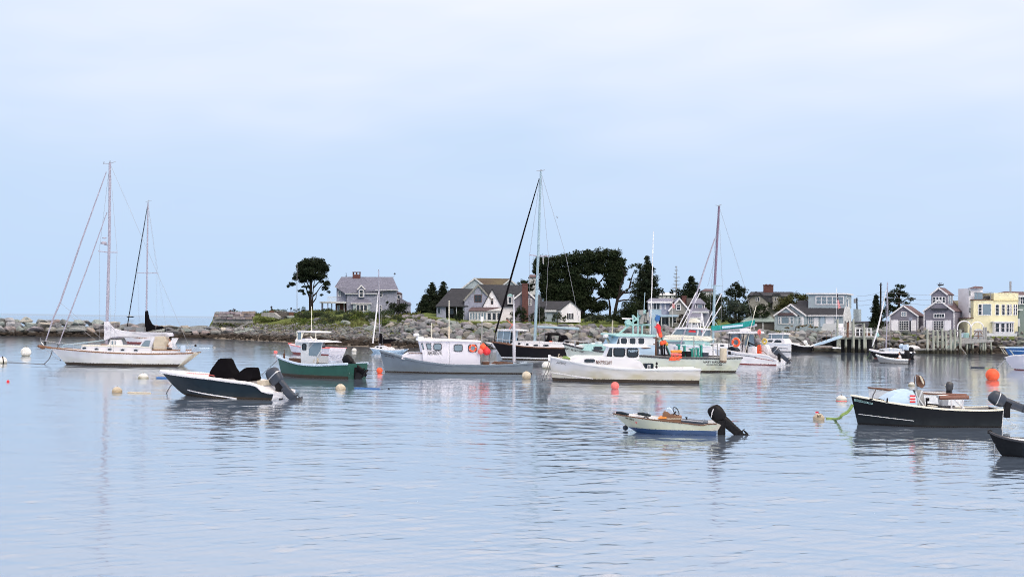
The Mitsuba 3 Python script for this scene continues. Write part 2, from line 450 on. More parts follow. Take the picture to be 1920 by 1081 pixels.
gx = np.linspace(-95, 330, 340)
gd = np.concatenate([np.linspace(-25, 60, 100), np.linspace(62, 300, 60)])
GX, GD = np.meshgrid(gx, gd, indexing='ij')
GY = shore_y(GX) + GD
GZ = land(GX, GY)
mat('m_land', proc(lambda p, n, uv: mix(mix((0.085, 0.075, 0.060), (0.13, 0.115, 0.10), noise(p.x * 2.0, p.y * 2.0)),
                                        mix((0.050, 0.075, 0.024), (0.105, 0.125, 0.040), fbm(p.x * 0.35, p.y * 0.35, 0.0, 3)),
                                        smoothstep(1.2, 1.9, p.z + 0.9 * (fbm(p.x * 0.5, p.y * 0.5, 4.0, 3) - 0.5)))), 0.95, 0.1)
put('ground', grid(np.stack([GX, GY, GZ], -1)), 'm_land', kind='structure', smooth=True, label='low grassy headland with a muddy tidal shore', cat='ground')

# ------------------------------------------------------------------ rocks
STONES = {}


def rock(c, size, seed, angular=0.5, n=18):
    """A boulder: the hull of jittered points on a blocky ellipsoid."""
    r = np.random.default_rng(seed)
    p = r.normal(size=(n, 3)); p /= np.linalg.norm(p, axis=1, keepdims=True)
    m = np.abs(p).max(1, keepdims=True)
    p = p * (1 - angular) + angular * p / m * 0.82
    p *= r.uniform(0.86, 1.06, (n, 1))
    a = r.uniform(0, PI)
    p = p * np.asarray(size)
    tilt = r.normal(0, 0.18)
    ca, sa, ct, st = math.cos(a), math.sin(a), math.cos(tilt), math.sin(tilt)
    p = p @ np.array([[1, 0, 0], [0, ct, -st], [0, st, ct]]).T @ np.array([[ca, -sa, 0], [sa, ca, 0], [0, 0, 1]]).T
    v, f = convex(p)
    return v + c, f


def stone_color(v, tone, seed):
    """Each stone its own tone, mottled; below the tide mark the weed and wet of the shore."""
    k = meshkit.fbm(v * 1.7, 3, seed)[:, None]
    c = np.asarray(tone) * (0.72 + 0.56 * k)
    weed = np.clip((1.15 + 0.5 * (meshkit.noise(v * 1.3, 9) - 0.5) - v[:, 2]) / 0.45, 0, 1)[:, None]
    return c * (1 - weed) + np.array([0.030, 0.024, 0.019]) * (0.6 + 0.8 * k) * weed


TONES = [(0.205, 0.212, 0.225), (0.160, 0.172, 0.172), (0.138, 0.136, 0.142), (0.235, 0.225, 0.202), (0.118, 0.125, 0.135), (0.188, 0.178, 0.195), (0.182, 0.212, 0.205)]


def flat_shaded(v, f):
    return v[f].reshape(-1, 3), np.arange(len(f) * 3).reshape(-1, 3)


def put_rock(name, parent, vf, tone, seed):
    v, f = vf
    v, f = flat_shaded(v, f)
    put(name, (v, f), 'm_stone', parent, color=stone_color(v, tone, seed))


def stuff_rocks(name, rocks, parent=None, label=None, cat=None):
    vs, cs = [], []
    for i, (vf, tone) in enumerate(rocks):
        v, f = flat_shaded(*vf)
        vs.append(v); cs.append(stone_color(v, tone, i % 17))
    v = np.vstack(vs)
    put(name, (v, np.arange(len(v)).reshape(-1, 3)), 'm_stone', parent, label=label, cat=cat, kind='stuff', color=np.vstack(cs))


# the breakwater on the left: big split granite blocks on a weedy foot
bw = thing('breakwater', 'breakwater of big pale granite blocks along the left shore', 'breakwater')
rg = np.random.default_rng(3)
small = []
A, B = ground(-90, 627.5), ground(470, 634)
for row, (dz, dd) in enumerate(((0.3, -0.6), (1.2, 0.6), (2.05, 2.0), (2.85, 3.6), (2.5, 5.2), (1.6, 3.2))):
    t = 0.0
    L = np.linalg.norm(B - A)
    while t < L:
        w = rg.uniform(1.7, 3.9) if row else rg.uniform(1.2, 2.4)
        s = t / L
        low = np.interp(s, [0, 0.35, 0.62, 0.86, 1.0], [1, 0.86, 0.66, 0.52, 0.4])
        c = A + (B - A) * ((t + w / 2) / L) + np.array([0, dd + rg.normal(0, 0.25), dz * low + rg.normal(0, 0.10)])
        if row < 4 or rg.random() < 0.8:
            tone = np.array(TONES[rg.integers(7)]) * rg.uniform(1.1, 1.6)
            if rg.random() < 0.3:
                tone = tone * [1.08, 0.94, 0.90]
            put_rock('granite_block', bw, rock(c, (w * 0.60, rg.uniform(0.8, 1.4), rg.uniform(0.55, 0.85) * (0.8 + 0.2 * low)), int(rg.integers(1e6)), 0.78, 15), tone, int(rg.integers(99)))
        t += w * 0.86
for i in range(60):                                                  # the heart of the mound
    t = i / 59
    c = A + (B - A) * t + np.array([0, 2.6, 0.9 * np.interp(t, [0, 0.35, 0.62, 0.86, 1.0], [1, 0.86, 0.66, 0.52, 0.4])])
    small.append((rock(c, np.array([1.6, 1.4, 1.15]), 900 + i, 0.6, 14), TONES[i % 7]))
for i in range(260):
    t = rg.uniform(0, 1)
    c = A + (B - A) * t + np.array([0, rg.uniform(-2.2, 0.8), rg.uniform(-0.25, 0.35)])
    small.append((rock(c, rg.uniform(0.3, 0.75, 3) * [1.2, 1, 0.8], i, 0.5, 11), TONES[i % 7]))
stuff_rocks('rubble', small, bw)

# the revetment that runs from the headland to the piers: rounded boulders heaped at a steep slope
rv = thing('rock_revetment', 'long bank of heaped rounded boulders below the seaside houses', 'rock bank')
cand = []
for i in range(3800):
    px = rg.uniform(752, 1665)
    X0 = (px - CX) / F
    d = rg.uniform(-0.8, 11.5)
    y = 190.0
    for _ in range(4):
        y = shore_y(X0 * y) + d
    x = X0 * y
    ramp = np.interp(px, [752, 830], [0.0, 1.0])
    z = float(land(np.array([x]), np.array([y]))[0]) + rg.uniform(-0.05, 0.35)
    size = rg.uniform(0.33, 0.64) * rg.choice([0.75, 1.0, 1.0, 1.3]) * (0.7 + 0.3 * ramp)
    cand.append((px, d, size, np.array([x, y, z])))
cand.sort(key=lambda c: -c[2])
kept, rest = [], []
KP, KS = np.zeros((3800, 3)), np.zeros(3800)
for c in cand:
    if not kept or (np.linalg.norm((KP[:len(kept)] - c[3]) * [1, 0.8, 1], axis=1) > 0.66 * (c[2] + KS[:len(kept)])).all():
        KP[len(kept)], KS[len(kept)] = c[3], c[2]
        kept.append(c)
kept.sort(key=lambda c: -c[2])
for i, c in enumerate(kept):
    tone = np.array(TONES[rg.integers(7)]) * rg.uniform(0.8, 1.35)
    vf = rock(c[3], np.array([1.2, 1.0, 0.85]) * c[2] * rg.uniform(0.85, 1.15, 3), int(rg.integers(1e6)), 0.3, 24)
    if i < 300:
        put_rock('boulder', rv, vf, tone, int(rg.integers(99)))
    else:
        rest.append((vf, tone))
for i in range(900):
    c = cand[rg.integers(len(cand))]
    p = c[3] + [rg.normal(0, 0.8), rg.normal(0, 0.6), -0.25]
    rest.append((rock(p, rg.uniform(0.25, 0.5, 3), i, 0.4, 12), TONES[i % 7]))
stuff_rocks('rubble', rest, rv)

# the squarer stones of the wall below the sheds on the right
sw = thing('stone_seawall', 'dry stone seawall of squarish boulders under the two shingled sheds', 'seawall')
sm2 = []
for row in range(6):
    px = 1640.0
    while px < 2010:
        w = rg.uniform(13, 30)
        y = 190.0
        X0 = (px + w / 2 - CX) / F
        d = 1.2 + row * 1.15
        for _ in range(4):
            y = shore_y(X0 * y) + d
        z = 0.35 + row * 0.62 + rg.normal(0, 0.08)
        if z > np.interp(px, [1640, 1700, 1790, 1830, 2000], [2.9, 2.9, 2.6, 2.1, 2.1]):
            px += w * 0.9
            continue
        tone = np.array(TONES[rg.integers(7)]) * rg.uniform(0.7, 1.2) * [1.03, 0.98, 0.9]
        wm = w / F * y
        put_rock('stone', sw, rock(np.array([X0 * y, y, z]), (wm * 0.58, 0.7, rg.uniform(0.36, 0.5)), int(rg.integers(1e6)), 0.62, 18), tone, int(rg.integers(99)))
        px += w * 0.9
for i in range(220):
    px = rg.uniform(1640, 2000); X0 = (px - CX) / F; y = 195.0; d = rg.uniform(-1, 7)
    for _ in range(4):
        y = shore_y(X0 * y) + d
    sm2.append((rock(np.array([X0 * y, y, max(0, d * 0.5) + rg.uniform(-0.2, 0.1)]), rg.uniform(0.25, 0.55, 3), i, 0.4, 12), TONES[i % 7]))
stuff_rocks('rubble', sm2, sw)

# the cobble beach of the headland
cob = []
for i in range(5200):
    px = rg.uniform(366, 800); X0 = (px - CX) / F; y = 210.0
    d = rg.uniform(0.5, 27) if px > 420 else rg.uniform(0.5, 40)
    for _ in range(4):
        y = shore_y(X0 * y) + d
    z = float(land(np.array([X0 * y]), np.array([y]))[0])
    s = rg.uniform(0.12, 0.34) * (1.9 if rg.random() < 0.05 else 1)
    r = rock(np.array([X0 * y, y, z + s * 0.2]), np.array([1.25, 1.0, 0.7]) * s, i, 0.4, 9)
    cob.append((r, np.array(TONES[i % 7]) * rg.uniform(0.65, 1.15)))
stuff_rocks('cobble_beach', cob, None, 'grey cobble beach at the foot of the grassy headland', 'beach')
for i in range(26):                                                   # single boulders lying in the grass of the bank
    px = rg.uniform(395, 790); X0 = (px - CX) / F; y = 230.0; d = rg.uniform(26, 47)
    if i > 15:
        px = rg.uniform(690, 800); X0 = (px - CX) / F; d = rg.uniform(18, 40)
    for _ in range(4):
        y = shore_y(X0 * y) + d
    z = float(land(np.array([X0 * y]), np.array([y]))[0])
    s = rg.uniform(0.5, 1.1)
    v, f = flat_shaded(*rock(np.array([X0 * y, y, z + 0.1]), np.array([1.25, 1.0, 0.7]) * s, 100 + i, 0.4, 20))
    put('boulder', (v, f), 'm_stone', None, 'pale boulder lying in the grass of the headland bank', 'boulder', 'boulders in the headland grass', color=stone_color(v, np.array(TONES[i % 7]) * 1.1, i))
# weed-dark ledges at the low tide line
led = []
for i in range(90):
    px = rg.uniform(380, 700); X0 = (px - CX) / F; y = 210.0; d = rg.normal(6, 1.6)
    for _ in range(4):
        y = shore_y(X0 * y) + d
    z = float(land(np.array([X0 * y]), np.array([y]))[0])
    led.append((rock(np.array([X0 * y, y, z + 0.05]), rg.uniform(0.3, 0.8, 3) * [1.8, 1.0, 0.6], 500 + i, 0.4, 12), (0.05, 0.045, 0.04)))
stuff_rocks('weedy_rocks', led, None, 'dark seaweed covered rocks along the low tide line', 'rocks')

# ------------------------------------------------------------------ boats
from scipy.interpolate import PchipInterpolator
import manifold3d as m3


class Hull:
    """A hull lofted between its waterline and its sheer; v = 0 is the centreline, the viewer's side is v < 0, u runs from bow to stern."""

    def __init__(s, k, beam, sheer, bow, stern, boot=0.12, tf=0.85, tm=0.55, pw=0.8, fine=1.6, wlk=0.92, keel=0.45, pe=1.0, n=30):
        s.k, s.hb, s.tf, s.tm, s.pw, s.fine, s.wlk, s.keel, s.boot, s.pe = k, beam / 2, tf, tm, pw, fine, wlk, keel, boot, pe
        Gb, Gs = ground(*bow), ground(*stern)
        c = Gs
        for _ in range(6):
            pl = Plane(Gb, c - Gb)
            c = Gs + pl.n * s.hb * tf * wlk
        s.pl = pl
        s.ub, s.us = 0.0, (c - Gb) @ pl.e
        xs = np.array([p[0] for p in sheer], float)
        T = (xs - xs[0]) / (xs[-1] - xs[0])
        U = np.array([pl.q(p[0], p[1], -s.w(t) * s.hb) for p, t in zip(sheer, T)])
        T = (U[:, 0] - U[0, 0]) / (U[-1, 0] - U[0, 0])
        U = np.array([pl.q(p[0], p[1], -s.w(t) * s.hb) for p, t in zip(sheer, T)])
        s.T = T
        s.fu, s.fz = PchipInterpolator(T, U[:, 0]), PchipInterpolator(T, U[:, 1])
        s.t = np.linspace(0, 1, n) ** 1.25
        s.L = U[-1, 0] - U[0, 0]

    def w(s, t):
        t = np.asarray(t, float)
        a = np.sin(PI / 2 * np.clip(t / s.tm, 0, 1) ** s.pw)
        return np.where(t < s.tm, a, 1 - (1 - s.tf) * (np.clip((t - s.tm) / (1 - s.tm), 0, 1)) ** 2)

    def row(s, sv, z=None, t=None):
        """The curve at the fraction sv of the freeboard (or at the height z): u, half breadth, z."""
        t = s.t if t is None else t
        zs, us, bs = s.fz(t), s.fu(t), s.hb * s.w(t)
        uw, bw = s.ub + (s.us - s.ub) * t, s.hb * s.wlk * s.w(t) ** s.fine
        k = np.full_like(zs, sv) if z is None else np.clip(z / zs, 0, 1)
        return uw + (us - uw) * k ** s.pe, bw + (bs - bw) * k ** (1.25 - 0.45 * t), zs * k

    def P(s, u, v, z):
        return s.pl.O + s.pl.e * np.asarray(u)[..., None] + s.pl.n * np.asarray(v)[..., None] + np.array([0, 0, 1.0]) * np.asarray(z)[..., None]

    def skin(s, rows, off=0.0):
        out = []
        for sg in (-1, 1):
            out.append(grid(np.array([s.P(u, sg * (b + off), z) for u, b, z in rows])))
        return out

    def shell(s, topside, bottom, transom=None, rail=None, rail_r=0.05, boot_name='boot_stripe'):
        t = s.t
        uw, bw, _ = s.row(0)
        keelrow = (uw + 0.06 * (s.us - s.ub) * (1 - t) ** 2, bw * 0.0, np.full_like(t, -s.keel))
        r0, rb = s.row(0), s.row(0, z=s.boot)
        bilge = (uw, bw * 0.75, np.full_like(t, -s.keel * 0.55))
        put(boot_name, s.skin([keelrow, bilge, r0, rb]), bottom, s.k, smooth=35)
        zk = np.clip(s.boot / s.fz(t), 0, 1)
        rows = [rb]
        for a in (0.2, 0.4, 0.6, 0.8, 1.0):
            kk = zk + (1 - zk) * a
            rows.append([np.array([s.row(k_, t=np.array([tt]))[i][0] for k_, tt in zip(kk, t)]) for i in range(3)])
        put('hull', s.skin(rows), topside, s.k, smooth=35)
        cols = [[r[i][-1] for i in range(3)] for r in [keelrow, bilge, r0] + rows]
        L = np.array([s.P(np.array(c[0]), np.array(-c[1]), np.array(c[2])) for c in cols])
        R = np.array([s.P(np.array(c[0]), np.array(c[1]), np.array(c[2])) for c in cols])
        put('transom', grid(np.stack([L, (L + R) / 2, R], 1)), transom or topside, s.k)
        if rail:
            for sg in (-1, 1):
                u, b, z = s.row(1.0)
                put('rub_rail', tube(s.P(u, sg * (b + 0.01), z), rail_r, 6), rail, s.k, smooth=40)
        return s

    def deck(s, mt, drop=0.03, camber=0.06, name='deck', t0=0.0, t1=1.0):
        t = np.linspace(t0, t1, 24)
        u, b, z = s.row(1.0, t=t)
        b = np.maximum(b - 0.02, 0)
        g = np.array([s.P(u, b * f, z - drop + camber * (1 - f * f)) for f in np.linspace(-1, 1, 7)])
        put(name, grid(g), mt, s.k, smooth=True)

    def open(s, mt, sole, cap=0.10, floor=None, t0=0.0, capmat=None):
        """The inside of an open boat: a cap rail, inner sides and a sole."""
        t = np.linspace(max(t0, 0.02), 0.995, 26)
        u, b, z = s.row(1.0, t=t)
        inn = np.maximum(b - cap, 0.0)
        zf = np.minimum(np.full_like(z, sole), z - 0.05)
        ul, bl_, _ = s.row(0, z=zf, t=t)
        low = np.maximum(np.minimum(bl_ - cap, inn) - 0.05, 0)
        ul = np.maximum(ul + 0.04, u)
        caps, sides = [], []
        for sg in (-1, 1):
            caps.append(grid(np.array([s.P(u, sg * (b + 0.015), z + 0.012), s.P(u, sg * inn, z + 0.012)])))
            sides.append(grid(np.array([s.P(u, sg * inn, z + 0.012), s.P(ul, sg * low, zf)])))
        put('gunwale', caps, capmat or mt, s.k)
        put('lining', sides, mt, s.k)
        put('sole', grid(np.array([s.P(ul, low * f, zf) for f in (-1, 0, 1)])), floor or mt, s.k)

    def surf(s, u, z):
        t = np.clip((u - s.fu(0.0)) / s.L, 0.0, 1)
        for _ in range(8):
            k = np.clip(z / s.fz(t), 0, 1)
            uu = (s.ub + (s.us - s.ub) * t) * (1 - k ** s.pe) + s.fu(t) * k ** s.pe
            t = np.clip(t + (u - uu) / s.L, 0, 1)
        b = s.row(float(np.clip(z / s.fz(t), 0, 1)), t=np.array([t]))[1][0]
        return -b

    def stripe(s, px0, px1, h, mt, name='stripe'):
        """A moulding along the side between two surveyed points."""
        (u0, z0), (u1, z1) = s.pl.q(*px0, -s.hb * 0.8), s.pl.q(*px1, -s.hb * 0.8)
        pts = [s.pl.P(u, s.surf(u, z) - 0.005, z) for u, z in zip(np.linspace(u0, u1, 16), np.linspace(z0, z1, 16))]
        put(name, tube(pts, h, 6), mt, s.k)


def lines(pl, k, name, segs, r, mt, n=4):
    """Rigging: every line its own part."""
    for a in segs:
        put(name, pl.tube(a, r, n=n), mt, k)


def windows(pl, k, polys, v, glass='m_glass', frame=None, grow=1.0, name='window', depth=0.05):
    """Each window a pane that stands proud of the wall, in a frame."""
    for pp in polys:
        if len(pp) == 4 and not hasattr(pp[0], '__len__'):
            x0, y0, x1, y1 = pp
            c = 0.18
            dx, dy = (x1 - x0) * c, (y1 - y0) * c
            pp = [(x0 + dx, y0), (x1 - dx, y0), (x1, y0 + dy), (x1, y1 - dy), (x1 - dx, y1), (x0 + dx, y1), (x0, y1 - dy), (x0, y0 + dy)]
        w = put(name, pl.ex(pp, v - depth, v + 0.02), frame or glass, k)
        if frame:
            c = np.mean(pp, 0)
            inn = [tuple(c + (np.array(q) - c) * (1 - grow / max(2.0, np.abs(np.array(q) - c).max()))) for q in pp]
            put('pane', pl.ex(inn, v - depth - 0.012, v - depth + 0.01), glass, w)


def outboard(k, pl, px, py, v=0.0, S=1.0, tilt=55, cowl='m_black', leg=None, band=None, part='outboard_motor', prop='m_dark_metal'):
    """An outboard motor clamped at a transom, tilted up about its bracket."""
    leg = leg or cowl
    u0, z0 = pl.q(px, py, v)
    th = math.radians(tilt)

    def W(p, rot=True):
        p = np.asarray(p, float) * S
        x, y, z = p[:, 0], p[:, 1], p[:, 2]
        if rot:
            x, z = x * math.cos(th) - z * math.sin(th), x * math.sin(th) + z * math.cos(th)
        return pl.O + pl.e * (u0 + x)[:, None] + pl.n * (v + y)[:, None] + np.array([[0, 0, 1.0]]) * (z0 + z)[:, None]

    def loft(rings, n=16, e=2.6):
        a = np.arange(n) * 2 * PI / n
        cx = np.sign(np.cos(a)) * np.abs(np.cos(a)) ** (2 / e)
        cy = np.sign(np.sin(a)) * np.abs(np.sin(a)) ** (2 / e)
        P = np.array([np.stack([x + hx * cx, hy * cy, z + dz * cx], 1) for x, z, hx, hy, dz in rings])
        v_, f_ = grid(P, True)
        return W(v_), f_

    m = key(part, k)
    put('cowling', loft([(0.12, 0.17, 0.0, 0.0, 0), (0.12, 0.17, 0.20, 0.13, 0), (0.12, 0.24, 0.25, 0.17, 0), (0.13, 0.45, 0.285, 0.185, 0.01), (0.14, 0.62, 0.27, 0.175, 0.0), (0.15, 0.74, 0.22, 0.14, -0.03), (0.16, 0.79, 0.13, 0.08, -0.03), (0.16, 0.80, 0, 0, 0)]), cowl, m, smooth=50)
    if band:
        put('band', loft([(0.13, 0.455, 0.291, 0.192, 0.01), (0.13, 0.49, 0.291, 0.192, 0.01)]), band, m, smooth=True)
    put('leg', [loft([(0.14, 0.20, 0.17, 0.10, 0), (0.15, 0.0, 0.185, 0.10, 0), (0.18, -0.30, 0.16, 0.08, 0), (0.21, -0.60, 0.155, 0.06, 0), (0.22, -0.66, 0.16, 0.04, 0)]),
                loft([(0.26, -0.60, 0.22, 0.12, 0), (0.26, -0.63, 0.22, 0.12, 0)]),
                loft([(0.20, -0.66, 0.15, 0.04, 0), (0.22, -0.80, 0.13, 0.035, 0), (0.20, -0.98, 0.07, 0.012, 0)])], leg, m, smooth=50)
    a = np.arange(12) * 2 * PI / 12
    gear = np.array([np.stack([np.full(12, x), r * np.cos(a), -0.80 + r * np.sin(a)], 1) for x, r in ((-0.06, 0.0), (0.0, 0.05), (0.12, 0.075), (0.34, 0.07), (0.45, 0.04), (0.47, 0))])
    gv, gf = grid(gear, True)
    blades = []
    for i in range(3):
        q = i * 2 * PI / 3
        bl = []
        for r, wd in ((0.03, 0.04), (0.09, 0.085), (0.15, 0.08), (0.19, 0.03)):
            for sg in (-1, 1):
                aa = q + sg * wd / r * 0.5 if r > 0.05 else q + sg * 0.5
                bl.append([0.43 + sg * wd * 0.35, r * math.cos(aa), -0.80 + r * math.sin(aa)])
        bl = np.array(bl).reshape(4, 2, 3)
        th_ = np.array([0.006, 0, 0])
        blades += [grid(bl + th_), grid(bl - th_)]
    put('propeller', [(W(gv), gf)] + [(W(b[0]), b[1]) for b in blades], prop, m)
    bv, bf = box((-0.10, -0.12, -0.42), (0.08, 0.12, 0.16))
    cv, cf = box((-0.06, -0.10, -0.10), (0.18, 0.10, 0.22))
    put('bracket', [(W(bv, False), bf), (W(cv), cf)], 'm_black', m)
    return m


def buoy_on_water(name, px, py, r, mt, label, shape='ball', group=None, cat='buoy', band=None, sink=0.35, text=None):
    """A float whose waterline is at the surveyed pixel; r in pixels there."""
    g = ground(px, py)
    R = r / F * g[1]
    if shape == 'ball':
        v, f = ball((0, 0, 0), R, 3)
        c = g + [0, 0, R * (1 - 2 * sink)]
        k = thing(name, label, cat, group)
        put('float', (v + c, f), mt, k, smooth=True)
    elif shape == 'drum':
        k = thing(name, label, cat, group)
        put('float', lathe(g, [(0, -R * 0.6), (R * 0.95, -R * 0.6), (R, -R * 0.5), (R, R * 0.45), (R * 0.86, R * 0.62), (R * 0.55, R * 0.95), (R * 0.3, R * 1.05), (0, R * 1.08)], 20), mt, k, smooth=35)
        c = g + [0, 0, R * 0.3]
    elif shape == 'can':
        k = thing(name, label, cat, group)
        put('float', lathe(g, [(0, -R), (R * 0.97, -R), (R, -R * 0.8), (R, R * 0.75), (R * 0.95, R * 0.9), (R * 0.5, R * 1.0), (0, R * 1.02)], 20), mt, k, smooth=35)
        c = g + [0, 0, R * 0.3]
    if shape != 'can':
        put('eye', ring(c + [0, 0, R * 1.02 if shape == 'ball' else R * 0.78], R * 0.16, R * 0.05, (1, 0.2, 0), 12, 6), 'm_dark_metal', k)
    if band:
        put('band', lathe(g, [(R * 1.012, R * band[0]), (R * 1.012, R * band[1])], 20), band[2], k, smooth=True)
    return k, g, R


def floating_bar(name, x0, y0, x1, y1, r, mt, label, cat, group=None):
    a, b = ground(x0, y0), ground(x1, y1)
    put(name, tube([a + [0, 0, r * 0.3], a * 0.97 + b * 0.03 + [0, 0, r * 0.45], (a + b) / 2 + [0, 0, r * 0.5], a * 0.03 + b * 0.97 + [0, 0, r * 0.45], b + [0, 0, r * 0.3]], [r * 0.6, r, r, r, r * 0.6], 10), mt, label=label, cat=cat, group=group, smooth=40)


def rope(name, pts, r, mt, label, parent=None):
    p = np.asarray(pts, float)
    t = np.linspace(0, 1, len(p)); T = np.linspace(0, 1, 6 * len(p))
    q = np.stack([PchipInterpolator(t, p[:, i])(T) for i in range(3)], 1)
    return put(name, tube(q, r, 6), mt, parent, label=label, cat=None if parent else 'rope', smooth=True)


# --- white cutter at the left
k = thing('sailboat', 'white sailing yacht with teak rails, white sail cover and two furled headsails', 'sailboat')
H = Hull(k, 3.3, [(93, 651.5), (115, 653.8), (160, 658), (205, 661), (266, 663), (320, 662.8), (346, 662.2), (363, 661)], (125, 683), (331.7, 687), boot=0.19, tf=0.62, tm=0.5, pw=0.85, fine=1.4, keel=0.8)
H.shell('m_white_hull', 'm_boot', 'm_tan', 'm_teak', 0.05)
H.deck('m_white', 0.03)
p = H.pl
put('cabin', p.ex([(150, 660), (153, 648), (265, 650.6), (282, 652), (284, 664)], -0.95, 0.95), 'm_white', k)
put('cabin_roof', p.ex([(152, 648.3), (154, 646.6), (210, 646.8), (268, 649.2), (282, 651), (282, 652.2), (265, 650.8)], -1.0, 1.0), 'm_cream', k)
windows(p, k, [(x - 4.2, y - 2.3, x + 4.2, y + 2.3) for x, y in ((158, 652.2), (181, 653.8), (205.5, 654.5), (229.7, 655.5), (254.5, 656.2))], -0.95, frame='m_steel', name='porthole', depth=0.03)
put('hatch', p.ex([(188, 646.6), (189, 644.6), (198.5, 645), (198.5, 646.8)], -0.4, 0.4), 'm_teak', k)
put('dodger', p.ex([(258, 652), (271, 634.6), (289, 632.6), (289.5, 634.5), (283, 651)], -0.85, 0.85), 'm_canvas', k)
windows(p, k, [[(263, 650), (271.5, 638), (282, 637.5), (279.5, 650)]], -0.85, 'm_glass_pale', name='dodger_window', depth=0.02)
put('cockpit_canvas', subdiv_box((0, 0, 0), (1, 1, 1), 2, 0.05, 3) if False else p.ex([(287, 634), (291, 630.5), (306, 630.5), (309, 640), (308, 656), (288, 655)], -0.7, 0.7), 'm_tan', k)
put('cockpit_coaming', p.ex([(284, 664), (284, 656.4), (318, 656.6), (344, 657), (345, 664)], -1.05, 1.05), 'm_white', k)
put('coaming_cap', p.ex([(285, 656.6), (285, 655), (318, 655.6), (345, 656.2), (345, 657.4)], -1.08, 1.08), 'm_teak', k)
tp = p.pts([(206, 305), (205, 450), (199.5, 646)])
put('mast', tube(tp, [0.085, 0.105, 0.115], 10), 'm_spar', k, smooth=True)
put('spreader', [p.tube([(184, 470.5), (203.5, 473)], 0.035), p.tube([(203.5, 473), (220, 473)], 0.035)], 'm_spar', k)
put('masthead_gear', [p.tube([(206, 305), (206.5, 301)], 0.04), p.tube([(195, 307.5), (206, 306.5), (217, 303)], 0.02), p.tube([(194, 307.5), (195.5, 303)], 0.03)], 'm_wire', k)
c = p.pt(195.4, 446)
put('radar_dome', [lathe(p.pt(194.6, 458) , [(0, 0), (0.22, 0.02), (0.24, 0.1), (0.16, 0.2), (0, 0.22)], 14), lathe(p.pt(195.5, 447.5), [(0, 0), (0.16, 0.02), (0.17, 0.08), (0, 0.12)], 12), p.tube([(195, 458), (203, 460)], 0.04)], 'm_spar', k, smooth=40)
cov = [(196.0, 634), (196.4, 602.4), (203.5, 602.4), (208, 610), (214, 615), (223.8, 618.4), (247, 621.8), (285, 622.6), (323, 623), (325, 630), (307, 631.6), (285, 631), (268, 632.2), (247, 631.4), (224, 630.4), (208, 632.4), (198, 638)]
put('boom', p.tube([(200, 632), (326, 628)], 0.08, n=8), 'm_spar', k)
U = np.array([p.q(x, y) for x, y in cov])
a = p.exm(U, -0.09, 0.09)
from trimesh.remesh import subdivide_to_size
vv, ff = subdivide_to_size(a[0], a[1], 0.35)
loc = vv - p.O
dn = loc @ p.n
fold = (meshkit.fbm(np.stack([loc @ p.e * 1.2, loc[:, 2] * 4, 0 * dn], -1), 3, 6) - 0.4) * 0.28
vv = vv + p.n * (np.sign(dn) * fold)[:, None]
put('sail_cover', (vv, ff), 'm_canvas', k, smooth=50)
fs = [((85, 641), (100, 596), (113, 566.5), (150, 459), (199.5, 322)), ((110, 646), (131, 588), (160, 512), (200.5, 398))]
put('furled_jib', tube(p.pts(fs[0]), [0.04, 0.06, 0.07, 0.06, 0.035], 8), 'm_spar', k, smooth=True)
put('furled_staysail', tube(p.pts(fs[1]), [0.035, 0.05, 0.045, 0.03], 8), 'm_spar', k, smooth=True)
put('furling_drum', [lathe(p.pt(84.5, 643), [(0, -0.12), (0.09, -0.12), (0.05, 0), (0.09, 0.12), (0, 0.12)], 10), lathe(p.pt(109.5, 648), [(0, -0.12), (0.08, -0.12), (0.05, 0), (0.08, 0.12), (0, 0.12)], 10)], 'm_black', k)
lines(p, k, 'shroud', [[(206, 306), (219.5, 473, -0.9), (213, 660, -1.5)], [(206, 306), (186, 471, 0.9), (186, 656, 1.4)], [(206, 306), (357, 655)], [(204, 473), (208, 660, -1.5)], [(113, 567.5), (152, 600), (196, 640)], [(131, 590), (160, 622), (190, 646)]], 0.012, 'm_wire')
put('whisker_pole', p.tube([(116, 652), (119, 646.6), (196, 637.5)], 0.045), 'm_spar_blue', k)
put('bowsprit', p.tube([(73, 648), (97, 652)], 0.085), 'm_teak', k)
put('anchor', [p.tube([(71, 649), (84, 652)], 0.06), p.tube([(71, 647.5), (75, 651), (81, 653.6)], 0.05)], 'm_brown', k)
lines(p, k, 'pulpit', [[(76, 632.5), (77, 641), (83, 648)], [(77, 638), (110, 642.5, -0.6), (138, 645, -1.2), (138, 656, -1.2)], [(110, 642.5, -0.6), (110, 653, -0.6)], [(138, 645, -1.2), (182, 646.5, -1.5), (182, 659.5, -1.5)], [(182, 646.5, -1.5), (335, 652, -1.3)]], 0.014, 'm_steel')
lines(p, k, 'pushpit', [[(335, 662, -1.2), (336, 647.4, -1.2), (366, 646, -0.4), (363, 661, -0.4)]] + [[(x, 646.5, -0.9), (x, 661, -0.9)] for x in (347, 351, 355, 359)] + [[(336, 654, -1.2), (364, 653, -0.5)]], 0.018, 'm_steel')
put('stern_locker', p.ex([(338, 660), (338.5, 647), (347, 646.5), (347, 660)], -1.1, -0.9), 'm_blue_grey', k)
put('stern_lamp', ball(p.pt(366.5, 647.5, -0.4), 0.09, 2), 'm_black', k)
put('bobstay', p.tube([(80, 651), (113, 676)], 0.015, n=4), 'm_wire', k)
put('hawsehole', ball(p.pt(113, 675), 0.05, 1), 'm_black', k)
put('liferaft_cradle', p.ex([(203, 646.5), (207, 637), (222, 637), (224.5, 646.8)], -0.4, 0.4), 'm_white', k)
windows(p, k, [(209, 638.5, 212, 646), (215, 638.5, 217, 646)], -0.4, 'm_glass_pale', name='cradle_opening', depth=0.02)
